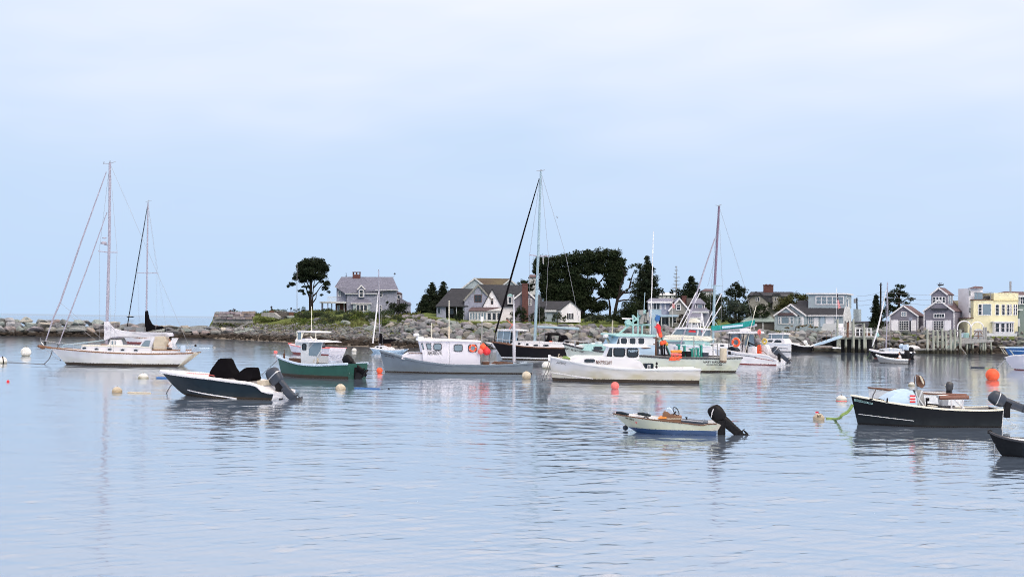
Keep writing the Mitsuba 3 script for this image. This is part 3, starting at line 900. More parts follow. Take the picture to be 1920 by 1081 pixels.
rope('mooring_rope', [p.pt(98, 656), p.pt(93, 671), p.pt(84, 681), ground(78, 683), ground(60, 681.5), ground(36, 680), ground(14, 679)], 0.035, 'm_rope', 'dark mooring rope from the white yacht to the white ball at the frame edge')
person_at = (p, k)
sailp = p

# --- sloop moored behind it
k = thing('sailboat', 'white sloop with red bottom and black sail cover moored behind the white yacht', 'sailboat')
H = Hull(k, 3.0, [(231, 629), (250, 632), (275, 634), (318, 633.5)], (239, 643), (315, 645), boot=0.22, tf=0.7, keel=0.7)
H.shell('m_white', 'm_red_boot', None, 'm_teak', 0.05)
H.deck('m_white')
p = H.pl
put('cabin', p.ex([(246, 633), (250, 626), (296, 626), (300, 634)], -0.9, 0.9), 'm_white', k)
windows(p, k, [(247 + 8 * i, 628.5, 251 + 8 * i, 631) for i in range(1, 5)], -0.9, name='porthole')
put('mast', tube(p.pts([(277.5, 380), (274, 626)]), [0.085, 0.12], 8), 'm_spar', k, smooth=True)
put('sail_cover', p.ex([(271.5, 622), (272, 583), (275, 582), (277.5, 596), (283, 607), (288, 610), (303, 611), (305, 614), (301, 617), (285, 618)], -0.16, 0.16), 'm_black_cloth', k)
put('furled_jib', tube(p.pts([(277, 384), (257, 500), (238, 616)]), [0.05, 0.07, 0.07], 6), 'm_black_cloth', k, smooth=True)
put('spreader', p.tube([(257.5, 511), (276, 512), (295, 511.5)], 0.05), 'm_spar', k)
put('wind_vane', [p.tube([(277.5, 380), (278, 375)], 0.04), p.tube([(273, 378), (284, 376)], 0.025)], 'm_wire', k)
lines(p, k, 'shroud', [[(277.5, 381), (294.5, 511), (292, 632, -1.3)], [(277.5, 381), (258, 511), (262, 632, 1.3)], [(277.5, 381), (314, 632)]], 0.014, 'm_wire')
put('deck_gear', [p.rect(232, 612, 247, 618, -0.5, 0.5), p.rect(238, 617, 240, 631, -0.1, 0.1), p.rect(255, 613, 270, 622, -0.6, 0.6), p.rect(260, 620, 263, 628, -0.2, 0.2)], 'm_grey_boat', k)

# --- centre console speedboat, bow away
k = thing('speedboat', 'dark blue centre console speedboat with black covers and a tilted grey outboard', 'speedboat')
H = Hull(k, 2.0, [(302, 695.6), (331.6, 701.2), (389, 708.2), (436, 714.6), (470, 718.8), (482, 722.6), (495, 733.4), (513, 735.8)], (349, 741), (507.5, 749.8), boot=0.10, tf=0.92, tm=0.45, pw=0.8, fine=2.0, keel=0.4, pe=0.75)
H.shell('m_navy', 'm_boot', 'm_white', 'm_white', 0.075)
p = H.pl
H.open('m_white', 0.55, cap=0.30, floor='m_tan')
H.stripe((343, 731), (446, 746.5), 0.028, 'm_white')
lines(p, k, 'bow_rail', [[(350, 699, -0.6), (390, 701, -0.95), (402, 704, -1.0)], [(362, 704, -0.75), (362, 700, -0.75)], [(392, 708, -0.95), (392, 701.5, -0.95)]], 0.014, 'm_pink')
for nm, poly, vv0, vv1 in (('console_cover', [(400.3, 708.4), (402, 696), (407, 686), (414.4, 673.6), (417.5, 671.3), (427.7, 671.3), (431.2, 673.6), (436, 687), (441, 697), (446.8, 708.4)], -0.42, 0.42), ('seat_cover', [(445.5, 707), (455, 698), (463, 690), (467.5, 688.2), (478.4, 688.4), (480.3, 691.4), (481, 708.8), (478, 714), (461, 714), (452, 711)], -0.45, 0.45)):
    U = np.array([p.q(x, y) for x, y in poly])
    V, Fc = subdivide_to_size(*p.exm(U, vv0, vv1), 0.16)
    loc = V - p.O
    zt = loc[:, 2]
    squeeze = 1 - 0.45 * np.clip((zt - zt.min()) / (zt.max() - zt.min()), 0, 1)
    dn = loc @ p.n
    V = V - p.n * (dn * (1 - squeeze))[:, None]
    V = V + p.n * ((meshkit.fbm(V * 2.2, 3, 4) - 0.5) * 0.10)[:, None] + p.e * ((meshkit.fbm(V * 2.6, 3, 9) - 0.5) * 0.05)[:, None]
    put(nm, (V, Fc), 'm_black_cloth', k, smooth=60)
put('cooler_seat', p.rect(482, 713, 497, 722, -0.5, 0.5), 'm_tan', k)
put('splash_well', p.ex([(487, 722), (499, 733), (513, 736), (513, 741), (487, 735)], -0.75, 0.75), 'm_white', k)
outboard(k, p, 524, 728, 0.0, 1.28, 42, 'm_gas_grey', 'm_gas_grey', 'm_steel')
rope('bow_line', [p.pt(324, 716), p.pt(318, 726), ground(312, 737)], 0.02, 'm_rope', 'thin bow line slanting into the water from the dark blue speedboat')

# --- green workboat with a white pilothouse
k = thing('workboat', 'dark green workboat with a white pilothouse and a tilted black outboard', 'workboat')
H = Hull(k, 2.3, [(519.8, 666.8), (536, 674.8), (550.5, 679.3), (565, 682.3), (590, 684), (620, 683), (652, 681.6)], (528, 704), (652, 711), boot=0.19, tf=0.9, tm=0.5, pw=0.75, fine=1.7, keel=0.4)
H.shell('m_green_hull', 'm_boot', None, 'm_blue_grey', 0.075)
p = H.pl
H.open('m_blue_grey', 0.35, cap=0.12, floor='m_grey_boat')
put('pilothouse', [p.ex([(564.3, 683), (563.6, 641), (579, 641), (578.5, 683)], -0.62, 0.62), p.ex([(578, 683.5), (578, 666.5), (593, 667.5), (592.5, 683.6)], -0.62, 0.62), p.rect(553.5, 640, 564.5, 648, -0.6, 0.6)], 'm_clap_pale', k)
put('pilothouse_roof', p.ex([(553, 639), (554, 636), (582, 637), (611, 640.3), (611, 641.6), (590, 641.8), (556, 641)], -0.8, 0.8), 'm_white', k)
windows(p, k, [(566.2, 643.8, 573.8, 656.2)], -0.62, frame='m_black', name='window')
put('side_curtain', p.ex([(578.5, 666.5), (578.5, 653), (589, 642), (604, 642), (603, 652), (595, 667)], -0.6, -0.57), 'm_glass_pale', k)
put('curtain_frame', [p.tube([(578.5, 653, -0.62), (589, 641.5, -0.62)], 0.02), p.tube([(604.5, 641.5, -0.62), (602, 657, -0.62), (594.5, 668, -0.62)], 0.03)], 'm_clap_pale', k)
lines(p, k, 'roof_rail', [[(557, 637, -0.7), (557, 621, -0.7), (592, 622.5, -0.7), (592, 638, -0.7)], [(564.8, 637.5, -0.7), (566, 621.5, -0.7)], [(565, 635, -0.7), (569, 622, -0.7)], [(582, 630, -0.7), (588, 637.5, -0.7)]], 0.035, 'm_cream')
put('roof_windscreen', [p.rect(557.5, 622, 566, 636, -0.69, -0.67)], 'm_glass_pale', k)
put('roof_awning', p.ex([(555.5, 621.8), (558, 619.8), (588, 620.6), (594, 622.4), (594, 623.4)], -0.75, 0.75), 'm_white', k)
put('antenna', p.tube([(584, 574), (584, 620)], 0.028), 'm_cream', k)
put('bow_post', [p.tube([(533, 655), (532.8, 664)], 0.025), p.tube([(532.8, 662), (532.5, 673)], 0.07)], 'm_brown', k)
put('trap_gear', [p.ex([(541, 679), (542, 671), (551, 670.5), (564, 672.6), (564, 681.5), (552, 679)], -0.4, 0.35)], 'm_brown', k)
put('gear_bin', p.ex([(541, 672), (543, 668.5), (552, 667.6), (562, 671), (562, 673.6)], -0.35, 0.3), 'm_white_old', k)
put('rope_coil', [ring(p.pt(592.5, 677, -0.55), 0.13, 0.05, (0.2, 1, 0.1)), ring(p.pt(594, 674, -0.5), 0.10, 0.05, (0.4, 1, 0.3))], 'm_tan', k)
put('thole_row', p.tube([(593, 681, -0.9), (621, 681.5, -0.9), (650, 680.5, -0.8)], 0.04), 'm_black', k)
outboard(k, p, 661, 689, 0.0, 1.18, 55, 'm_black', 'm_black', None, prop='m_black')
put('transom_bracket', p.ex([(651, 684), (664, 684), (666, 712), (652, 713)], -0.35, 0.35), 'm_black', k)
rope('mooring_rope', [p.pt(520, 675), p.pt(505, 689), ground(490, 703)], 0.018, 'm_rope', 'thin mooring rope slanting down from the bow of the green workboat')

# --- motorboat half hidden behind it
k = thing('motorboat', 'small white motorboat with a pink rail and red bottom behind the green workboat', 'motorboat')
H = Hull(k, 2.1, [(540.5, 643.5), (552, 647.5), (575, 651), (618, 652)], (550, 662.6), (615, 667.4), boot=0.20, tf=0.92, pe=0.7)
H.shell('m_lilac', 'm_red_boot', None, 'm_pink', 0.05)
p = H.pl
H.open('m_white', 0.5, cap=0.15)
outboard(k, p, 607, 656, 0.0, 1.15, 50, 'm_gas_grey', 'm_black')
put('windscreen', p.ex([(553, 643), (555, 634), (572, 634), (574, 648)], -0.7, 0.7), 'm_lilac', k)

# --- little daysailer
k = thing('sailboat', 'little pale daysailer with a black boom cover and a white furled jib', 'sailboat')
H = Hull(k, 2.1, [(693.5, 651.6), (710, 654.2), (730, 655.6), (757, 654.5)], (700, 660.6), (748, 662), boot=0.06, tf=0.7)
H.shell('m_pale_blue', 'm_pale_blue', None, 'm_white', 0.04)
H.deck('m_white')
p = H.pl
put('cabin', p.ex([(700, 654), (704, 648), (719, 647), (731, 652), (734, 656)], -0.6, 0.6), 'm_white', k)
windows(p, k, [(706, 649, 709.5, 651.6), (712, 650, 716, 653)], -0.6, name='porthole', depth=0.03)
put('companionway', p.ex([(719.5, 653), (719.8, 644.8), (728.5, 644.4), (729, 653)], -0.35, 0.35), 'm_brown', k)
put('mast', tube(p.pts([(710, 506), (712.5, 650)]), [0.05, 0.075], 8), 'm_spar', k, smooth=True)
put('sail_cover', p.ex([(710.8, 643), (711.2, 624.5), (714, 625), (717.5, 634.5), (726, 636.2), (742, 635.5), (740, 638), (728, 642), (719, 643.4)], -0.13, 0.13), 'm_black_cloth', k)
put('furled_jib', tube(p.pts([(709.3, 545), (706, 585), (699, 643)]), [0.03, 0.09, 0.085], 8), 'm_trim', k, smooth=True)
lines(p, k, 'shroud', [[(710, 510), (718, 654, -0.9)], [(710, 510), (709, 653, 0.9)]], 0.010, 'm_wire')
rope('mooring_rope', [p.pt(694, 653), p.pt(689, 658.4), p.pt(683, 660.6), ground(677, 661.5)], 0.04, 'm_rope', 'dark mooring rope curving off the bow of the little daysailer')

# --- grey lobster boat
k = thing('lobster_boat', 'slate blue lobster boat with a long white wheelhouse numbered NH 3857 A', 'lobster boat')
H = Hull(k, 3.3, [(712.6, 657.6), (736, 664), (773.8, 674.6), (811, 680.6), (848.8, 684.2), (905, 685.2), (967, 683), (999.7, 681)], (722, 697), (998, 700.8), boot=0.08, tf=0.86, tm=0.5, pw=0.8, fine=1.5, keel=0.6)
H.shell('m_slate', 'm_boot', None, 'm_slate', 0.075)
H.deck('m_pale_blue', t1=0.30)
H.open('m_blue_grey', 0.55, cap=0.14, floor='m_grey_boat', t0=0.30)
p = H.pl
put('rub_strake', [tube(H.P(H.row(0.93)[0], sg * (H.row(0.93)[1] + 0.02), H.row(0.93)[2]), 0.03, 5) for sg in (-1, 1)], 'm_dark_metal', k)
put('trunk_cabin', p.ex([(752, 672), (757, 666.5), (766, 661), (790, 660.8), (796, 680), (780, 677)], -1.0, 1.0), 'm_lilac', k)
put('trunk_trim', p.ex([(764, 662.6), (768, 661), (794, 661), (794, 663)], -1.03, 1.03), 'm_brown', k)
put('wheelhouse', p.ex([(787.5, 639), (901, 640.5), (900, 684.4), (846, 684), (811, 680.6), (793, 676.5), (792.2, 662)], -1.25, 1.25), 'm_lilac', k)
put('wheelhouse_roof', p.ex([(783.5, 637.4), (785, 634.2), (830, 635), (902, 638.4), (902.4, 641), (840, 639.2), (786, 639.2)], -1.38, 1.38), 'm_trim', k)
windows(p, k, [[(789.4, 643), (793, 642.6), (795.8, 654.6), (793, 655)], [(798, 643), (808.5, 643), (809, 655.4), (801.5, 655.4)], (812.6, 643.2, 828.4, 656.6), (850.6, 645, 867.8, 659), (877.8, 645.2, 895, 659.8)], -1.25, 'm_glass_pale', frame='m_dark_metal', grow=1.5)
put('panel_seam', p.tube([(842, 639, -1.26), (842.5, 683, -1.26)], 0.012), 'm_wire', k)
wl = thing('life_ring', 'orange and white life ring behind the last wheelhouse window of the slate blue boat', 'life ring')
put('float', ring(p.pt(886.4, 652.5, -1.32), 0.22, 0.065, p.n, 24, 8), 'm_orange', wl, smooth=True)
put('band', [ring(p.pt(886.4, 652.5, -1.32) + 0.22 * (p.e * math.cos(t) + np.array([0, 0, 1]) * math.sin(t)), 0.066, 0.012, -p.e * math.sin(t) + np.array([0, 0, 1]) * math.cos(t), 10, 6) for t in (0.4, 2.0, 3.5, 5.1)], 'm_trim', wl)
lettering(p, 'NH3857A', 801.5, 664.6, 828.5, 7.0, -1.255, 'm_black', k, True)
lettering(p, 'MATILDA', 721.5, 668.2, 739.5, 2.6, -1.2, 'm_dark_metal', k, True, surf=H.surf, y1=671.6)
put('radar_dome', [lathe(p.pt(780.5, 629.4), [(0, 0), (0.2, 0), (0.22, 0.06), (0.2, 0.15), (0.1, 0.19), (0, 0.2)], 14), p.tube([(781, 629), (787, 634.5)], 0.05), p.rect(783.5, 630.6, 794, 634.4, -0.3, 0.3)], 'm_trim', k, smooth=40)
for a in ([(809.4, 605), (809.4, 635)], [(842, 563), (842, 637)]):
    put('antenna', p.tube(a, 0.03), 'm_cream', k)
put('antenna_mount', p.rect(840.6, 612, 843.6, 637, -0.04, 0.04), 'm_tan', k)
put('hauler_post', p.tube([(904, 598), (902.4, 684)], 0.055), 'm_wood_grey', k)
put('post_lamp', p.rect(901.6, 593, 906.4, 602.5, -0.1, 0.1), 'm_trim', k)
put('stern_gear', [p.ex([(920, 682), (928, 677), (945, 679), (962, 680.4), (962, 684)], -0.2, 0.2), p.tube([(930, 683), (938, 679), (962, 681)], 0.07), p.rect(906, 678, 918, 683.5, -0.6, 0.2)], 'm_brown', k)
put('steadying_sail', tube(p.pts([(963.2, 552), (963.6, 580), (963.8, 620), (964, 652), (964, 678)]), [0.03, 0.06, 0.10, 0.125, 0.11], 10), 'm_canvas', k, smooth=True)
lines(p, k, 'stay', [[(962, 610), (950, 599)], [(963, 605), (954.6, 617)]], 0.02, 'm_pink')
put('stern_line', p.tube([(964, 679), (985, 682), (998, 682)], 0.03), 'm_dark_metal', k)
for i, (x, y, r, m_, l) in enumerate(((905.8, 650.4, 6.3, 'm_orange', 'upper orange buoy hanging on the post of the slate blue lobster boat'), (912.6, 658.4, 7.2, 'm_red', 'biggest red orange buoy hanging on the post of the slate blue lobster boat'), (901, 658.8, 5.2, 'm_pink', 'small faded buoy hanging against the post of the slate blue lobster boat'))):
    b = thing('buoy', l, 'buoy')
    c = p.pt(x, y, -1.3 - 0.1 * i)
    R = r / F * c[1]
    put('float', ball(c, R, 3), m_, b, smooth=True)
    put('tip', lathe(c + [0, 0, R * 0.9], [(R * 0.3, 0), (R * 0.22, R * 0.3), (0, R * 0.34)], 10), m_, b)

# --- black sloop
k = thing('sailboat', 'black hulled sloop with a pale blue boom and a dark furled jib', 'sailboat')
H = Hull(k, 3.4, [(922.4, 640.4), (948.8, 644.6), (981.4, 649.3), (1022, 651.8), (1055.6, 652.6), (1098, 652)], (942.6, 673), (1086, 676), boot=0.26, tf=0.6, tm=0.5, pw=0.85, fine=1.4, keel=0.8)
H.shell('m_black_hull', 'm_clap_pale', None, 'm_brown', 0.065)
H.deck('m_white')
p = H.pl
put('bottom_paint', [tube(H.P(H.row(0, z=0.06)[0], sg * (H.row(0, z=0.06)[1] + 0.01), H.row(0, z=0.06)[2]), 0.07, 6) for sg in (-1, 1)], 'm_boot', k)
put('cabin', p.ex([(955, 647), (961, 641), (1000, 641.2), (1055, 642.6), (1074, 644), (1076, 653), (980, 650)], -1.0, 1.0), 'm_white', k)
put('cabin_roof', p.ex([(962, 641), (966, 639.6), (1010, 639.6), (1060, 641.4), (1060, 643), (1000, 641.8)], -1.05, 1.05), 'm_white', k)
windows(p, k, [(971, 642, 976, 646), (986, 643.6, 991, 647), (1000, 645.4, 1009, 648.6), (1018.5, 645.6, 1029, 649)], -1.0, name='porthole', depth=0.03)
put('handrail', p.ex([(1015, 641), (1015, 639.8), (1032, 640.2), (1032, 641.4)], -0.9, -0.8), 'm_brown', k)
put('winch', [p.rect(1029.5, 639, 1035.5, 643.6, -1.0, -0.7), p.rect(1037, 640.6, 1041, 643, -1.0, -0.8)], 'm_orange', k)
put('mast', tube(p.pts([(1014.2, 321), (1009, 480), (1002.8, 641)]), [0.10, 0.135, 0.15], 10), 'm_spar_blue', k, smooth=True)
put('spreader', [p.tube([(992.5, 477.5), (1009, 480.2)], 0.05), p.tube([(1009, 480.2), (1028.7, 480)], 0.05)], 'm_spar', k)
put('flag_halyard_block', p.tube([(1018, 481), (1018.4, 494), (1020, 494.5)], 0.03), 'm_trim', k)
put('boom', p.tube([(1008, 612.2), (1086, 616)], 0.13, n=8), 'm_spar_blue', k)
put('furled_jib', tube(p.pts([(1011, 335), (985, 425), (954, 535), (929, 624)]), [0.045, 0.08, 0.105, 0.09], 8), 'm_black_cloth', k, smooth=True)
put('furling_line', p.tube([(929, 622), (926, 641)], 0.05), 'm_black', k)
put('masthead_gear', [p.tube([(1014.2, 322), (1014.5, 317.5)], 0.05), p.tube([(1006, 320), (1014, 320.5), (1022, 318.5)], 0.028)], 'm_wire', k)
lines(p, k, 'shroud', [[(1014, 322), (1028.4, 480, -1), (1020, 651, -1.6)], [(1014, 322), (993, 478, 1), (994, 648, 1.6)], [(1014, 322), (1060, 475), (1096, 652)], [(1009, 480), (1012, 650, -1.6)]], 0.016, 'm_wire')
lines(p, k, 'spray_hood_frame', [[(1022, 640, -0.9), (1021, 627, -0.9), (1028, 625, -0.9), (1047, 625, -0.9), (1051, 634, -0.9)], [(1032, 640, -0.9), (1031, 626, -0.9)]], 0.10, 'm_black')
put('spray_hood', [p.ex([(1022.5, 640.5), (1027, 628), (1031, 626), (1033, 640.8)], -0.85, 0.85), p.ex([(1020, 628.5), (1022, 624.6), (1047, 624.4), (1050, 629), (1034, 628)], -0.9, 0.9)], 'm_black_cloth', k)
V, Fc = subdivide_to_size(*p.ex([(1045.5, 642), (1047.5, 632), (1051.5, 628), (1057, 627.4), (1061, 630), (1064.5, 637), (1065, 642.5)], -0.8, 0.8), 0.3)
put('wheel_cover', (V + p.n * ((meshkit.fbm(V * 1.5, 3, 2) - 0.5) * 0.2)[:, None], Fc), 'm_black_cloth', k, smooth=60)
lines(p, k, 'guardrail', [[(924, 641), (926, 634), (950, 637, -0.9), (990, 641, -1.6), (1060, 645, -1.6)], [(950, 637, -0.9), (950, 645, -0.9)], [(983, 641, -1.5), (983, 650, -1.5)]], 0.018, 'm_steel')
rope('mooring_rope', [p.pt(923, 642), p.pt(919.4, 652), p.pt(918, 664), ground(917, 672)], 0.03, 'm_rope', 'mooring rope hanging from the bow of the black sloop')

k = thing('motorboat', 'small motorboat with a white hardtop behind the bow of the black sloop', 'motorboat')
H = Hull(k, 2.3, [(908, 641), (925, 644.5), (950, 646.5), (975, 646)], (914, 652.5), (973, 655), boot=0.1, tf=0.9, pe=0.7)
H.shell('m_white', 'm_boot', None, 'm_white', 0.04)
p = H.pl
H.open('m_white', 0.4)
put('hardtop', p.ex([(929, 618.6), (932, 616.6), (962, 616.6), (974, 618.6), (974, 619.8), (930, 620)], -0.9, 0.9), 'm_white', k)
for x, v in ((934, -0.8), (944, -0.8), (957, -0.8), (970, -0.8), (940, 0.8), (968, 0.8)):
    put('hardtop_leg', p.tube([(x - 2, 647, v), (x, 619, v)], 0.04), 'm_pale_blue', k)
put('enclosure', p.ex([(930, 640), (935, 621), (956, 621), (957, 641)], -0.72, -0.69), 'm_glass_pale', k)
put('helm', [p.rect(949, 633, 962, 646, -0.5, 0.5), p.rect(952, 622.5, 957, 634, -0.3, 0.3)], 'm_navy', k)

# --- big pale green lobster boat
k = thing('lobster_boat', 'big pale green lobster boat with turquoise roofs and fishing gear on its long deck', 'lobster boat')
H = Hull(k, 4.4, [(1056.4, 644), (1081, 650.8), (1101.6, 655), (1136, 659.6), (1203, 667), (1260, 670.6), (1338, 671.6), (1392, 670.4)], (1070, 694), (1380, 697.4), boot=0.12, tf=0.88, tm=0.5, pw=0.75, fine=1.5, keel=0.8)
H.shell('m_white_green', 'm_boot', 'm_lilac', 'm_dark_metal', 0.075)
H.deck('m_clap_pale', t1=0.42)
H.open('m_wood_grey', 0.75, cap=0.18, t0=0.42)
p = H.pl
H.stripe((1075, 691.5), (1376, 690.5), 0.035, 'm_white_green', 'spray_rail')
put('trunk_cabin', p.ex([(1093, 656), (1103.5, 645.6), (1152, 645.2), (1156, 664)], -1.3, 1.3), 'm_turquoise', k)
windows(p, k, [(1113, 649.3, 1129.8, 655.6)], -1.3, frame='m_dark_metal', name='porthole')
put('pilothouse', p.ex([(1161.5, 630), (1228.5, 630.4), (1228, 668), (1150, 664), (1152.5, 646)], -1.6, 1.6), 'm_pale_blue', k)
put('pilothouse_roof', p.ex([(1150, 627), (1152, 624.6), (1200, 625.6), (1229.5, 627.4), (1230, 630.6), (1160, 630.6)], -1.8, 1.8), 'm_turquoise', k)
put('drip_rail', p.rect(1136, 646.4, 1212, 648.8, -1.66, -1.55), 'm_white', k)
put('side_band', p.ex([(1161, 631.2), (1228, 631.2), (1228, 647), (1155, 647)], -1.615, -1.59), 'm_clap_pale', k)
windows(p, k, [[(1155.5, 645.6), (1160, 632), (1162, 632), (1162, 645.6)]] + [(x, 632, x + 13.6, 645.8) for x in (1163.2, 1179.4, 1195.6)], -1.615, frame='m_trim', grow=1.2)
put('name_board', p.ex([(1202, 652.4), (1208, 649), (1218, 649), (1221, 651.6), (1210, 653)], -1.68, -1.6), 'm_brown', k)
put('gunwale_board', p.ex([(1202, 666.6), (1229, 667.8), (1260, 670.4), (1340, 671.6), (1390, 670.4), (1390, 668.2), (1340, 669.4), (1260, 668.6), (1230, 666), (1203, 664.6)], -2.15, -2.0), 'm_wood_grey', k)
lettering(p, 'MARY MARJORIE', 1064.5, 654.8, 1099.5, 3.6, -1.6, 'm_black', k, True, surf=H.surf, y1=661.8)
lettering(p, 'MARY MARJORIE', 1318.5, 680, 1362.5, 3.9, -2.1, 'm_black', k, True, surf=H.surf, y1=680.6)
lettering(p, 'ROCKPORT, MA', 1325.5, 684.7, 1355.5, 2.7, -2.1, 'm_black', k, True, surf=H.surf, y1=685)
put('whip_antenna', tube(p.pts([(1225, 433), (1222.6, 528), (1219, 626)]), [0.025, 0.035, 0.055], 6), 'm_trim', k)
put('whip_antenna', tube(p.pts([(1209, 548), (1207, 600)]), [0.03, 0.04], 6), 'm_spar_blue', k)
put('mast_post', p.ex([(1222, 641), (1222.4, 596), (1228.4, 590), (1231, 592), (1229, 641)], -0.16, 0.16), 'm_spar_blue', k)
put('boom_post', p.tube([(1232.8, 600), (1232, 632)], 0.10, n=8), 'm_trim', k)
put('boom_cap', p.ex([(1228, 596), (1232, 589.6), (1238.5, 592), (1236, 602), (1230, 602)], -0.22, 0.22), 'm_blue', k)
lines(p, k, 'gallows', [[(1161, 625), (1192, 598.6), (1211, 581)], [(1172, 608.8), (1229, 608.4)], [(1196.6, 586), (1196, 626)], [(1188, 592), (1197, 602)], [(1206, 583), (1211.5, 588)], [(1204, 608), (1204, 626)], [(1186.6, 590), (1187, 625)]], 0.075, 'm_turquoise')
put('lamp_rack', [p.rect(1199, 581, 1206, 590, -0.3, 0.3), p.ex([(1199, 607), (1203, 592), (1209, 590), (1206, 607)], -0.2, 0.2), p.rect(1209, 592, 1213, 604, -0.2, 0.2), p.rect(1213, 585, 1217, 600, -0.3, 0.3)], 'm_wood_grey', k)
put('radar_bar', p.ex([(1167, 596.2), (1168, 595.2), (1186.6, 596.4), (1186.8, 598), (1168, 598.4)], -0.09, 0.09), 'm_trim', k)
put('radar_pedestal', p.ex([(1173.4, 604.6), (1175, 600.4), (1179, 598.2), (1182, 600.2), (1184, 604.4), (1181, 608.6), (1176, 608.6)], -0.2, 0.2), 'm_turquoise', k)
put('radar_dome', lathe(p.pt(1136.6, 632.4, -0.3), [(0, -0.02), (0.24, 0), (0.26, 0.1), (0.23, 0.2), (0.12, 0.24), (0, 0.25)], 14), 'm_white', k, smooth=40)
lines(p, k, 'radar_stand', [[(1136.4, 632), (1142, 645, -0.5)], [(1138, 632), (1146, 645, 0.1)], [(1148.6, 600), (1147.6, 645)]], 0.05, 'm_tan')
put('foredeck_gear', [p.rect(1121.5, 640, 1128.5, 645.4, -0.4, 0.4), p.ex([(1084, 652), (1089, 646.8), (1099, 646.6), (1101.4, 650.4), (1099, 654)], -0.6, 0.6), p.rect(1110, 642, 1116, 645.4, -0.2, 0.2)], 'm_clap_pale', k)
lines(p, k, 'bow_rail', [[(1056.6, 644.6), (1056.8, 640.4), (1058.6, 638, -0.2), (1081, 638.6, -1.1), (1104, 638.6, -1.5)], [(1078, 650, -1.1), (1078, 637, -1.1)], [(1104, 646, -1.5), (1104, 638, -1.5)], [(1086, 641, 1.4), (1124, 642.6, 1.6), (1150, 642.6, 1.6)]], 0.028, 'm_steel')
put('stern_mark', [tube([p.P(H.fu(1.0) + 0.07, a_, z) for z in (1.32, 1.58)], 0.11, 10) for a_ in (0.9,)] , 'm_black', k)
# gear on its deck: each a thing of its own
def deck_thing(name, label, cat, parts, group=None):
    t_ = thing(name, label, cat, group)
    for nm, m_, pr in parts:
        put(nm, pr, m_, t_, smooth=40)
    return t_


deck_thing('dan_buoy', 'bundle of red flags on a pole aboard the pale green lobster boat', 'flag', [
    ('flag', 'm_red', [p.ex([(1229.6, 612), (1236, 608.8), (1239.6, 612), (1239, 618), (1240.4, 623), (1235.6, 624.6), (1233.6, 617)], -1.5, -1.1), p.ex([(1231, 607.6), (1234, 606.4), (1238, 609), (1235, 612)], -1.35, -1.2)]),
    ('streamer', 'm_orange', p.ex([(1235, 623), (1240.4, 622), (1242.4, 629), (1241, 632.4), (1237.4, 631.4), (1236, 628)], -1.45, -1.2)),
    ('pole', 'm_black', p.tube([(1236, 607, -1.3), (1241, 632, -1.3), (1243, 668, -1.3)], 0.05))])
for i, (x, y, r, m_, l) in enumerate(((1240.6, 643, 4.2, 'm_orange', 'left orange float under the red flags on the green lobster boat'), (1245.6, 641.6, 4.4, 'm_orange', 'middle orange float under the red flags on the green lobster boat'), (1249, 644.6, 4.0, 'm_yellow', 'yellowish float right of the red flags on the green lobster boat'))):
    b = thing('buoy', l, 'buoy')
    c_ = p.pt(x, y, -1.45 + 0.12 * i); R = r / F * c_[1]
    put('float', ball(c_, R, 2), m_, b, smooth=True)
    put('spindle', p.tube([(x, y + 2, -1.45 + 0.12 * i), (x + (1.2, 0.5, 8)[i], 668, -1.45 + 0.12 * i)], 0.06), ('m_black', 'm_black', 'm_teal_gear')[i], b)
put('hauling_gear', [p.rect(1240.6, 651, 1243.6, 668, -1.3, -1.0), p.ex([(1238.6, 652), (1241, 646.6), (1244, 647), (1244.4, 653), (1242, 656)], -1.4, -0.9), p.tube([(1249, 650, -1.2), (1255, 666, -1.2)], 0.09), p.rect(1232, 640, 1235.4, 667, -1.2, -0.9)], 'm_dark_metal', k)
put('rear_post', [p.rect(1228.6, 631, 1231.4, 668, -1.5, -1.3), p.rect(1225, 632.4, 1230, 634, -1.65, -1.5), p.rect(1225, 644, 1230, 645.6, -1.65, -1.5)], 'm_brown', k)
cr = thing('fish_crate', 'stack of orange and salmon crates and floats on the rail of the green lobster boat', 'crate')
for r_, (y, m_) in enumerate(((658.6, 'm_amber'), (664.6, 'm_pink'))):
    for i in range(5):
        c_ = p.pt(1260 + 3.9 * i, y, -2.0)
        put('float', ball(c_, np.array([0.13, 0.13, 0.125]) * (1 if r_ == 0 else 0.95), 2), m_, cr, smooth=True)
put('basket', [p.tube([(1255 + 1.2 * j, 675.4 - (j % 2) * 3, -2.25), (1259 + 2.5 * j, 667 + (j % 3), -2.25)], 0.035) for j in range(9)] + [p.tube([(1255, 670.4, -2.25), (1277, 670.6, -2.25)], 0.03), p.tube([(1256, 674, -2.25), (1275, 674, -2.25)], 0.03)], 'm_orange', cr)
bl = thing('bucket', 'pale blue bucket behind the orange floats on the green lobster boat', 'bucket')
put('body', lathe(p.pt(1267, 655.6, -1.6), [(0, 0), (0.15, 0), (0.18, 0.26), (0.15, 0.27), (0, 0.25)], 12), 'm_blue_grey', bl, smooth=40)
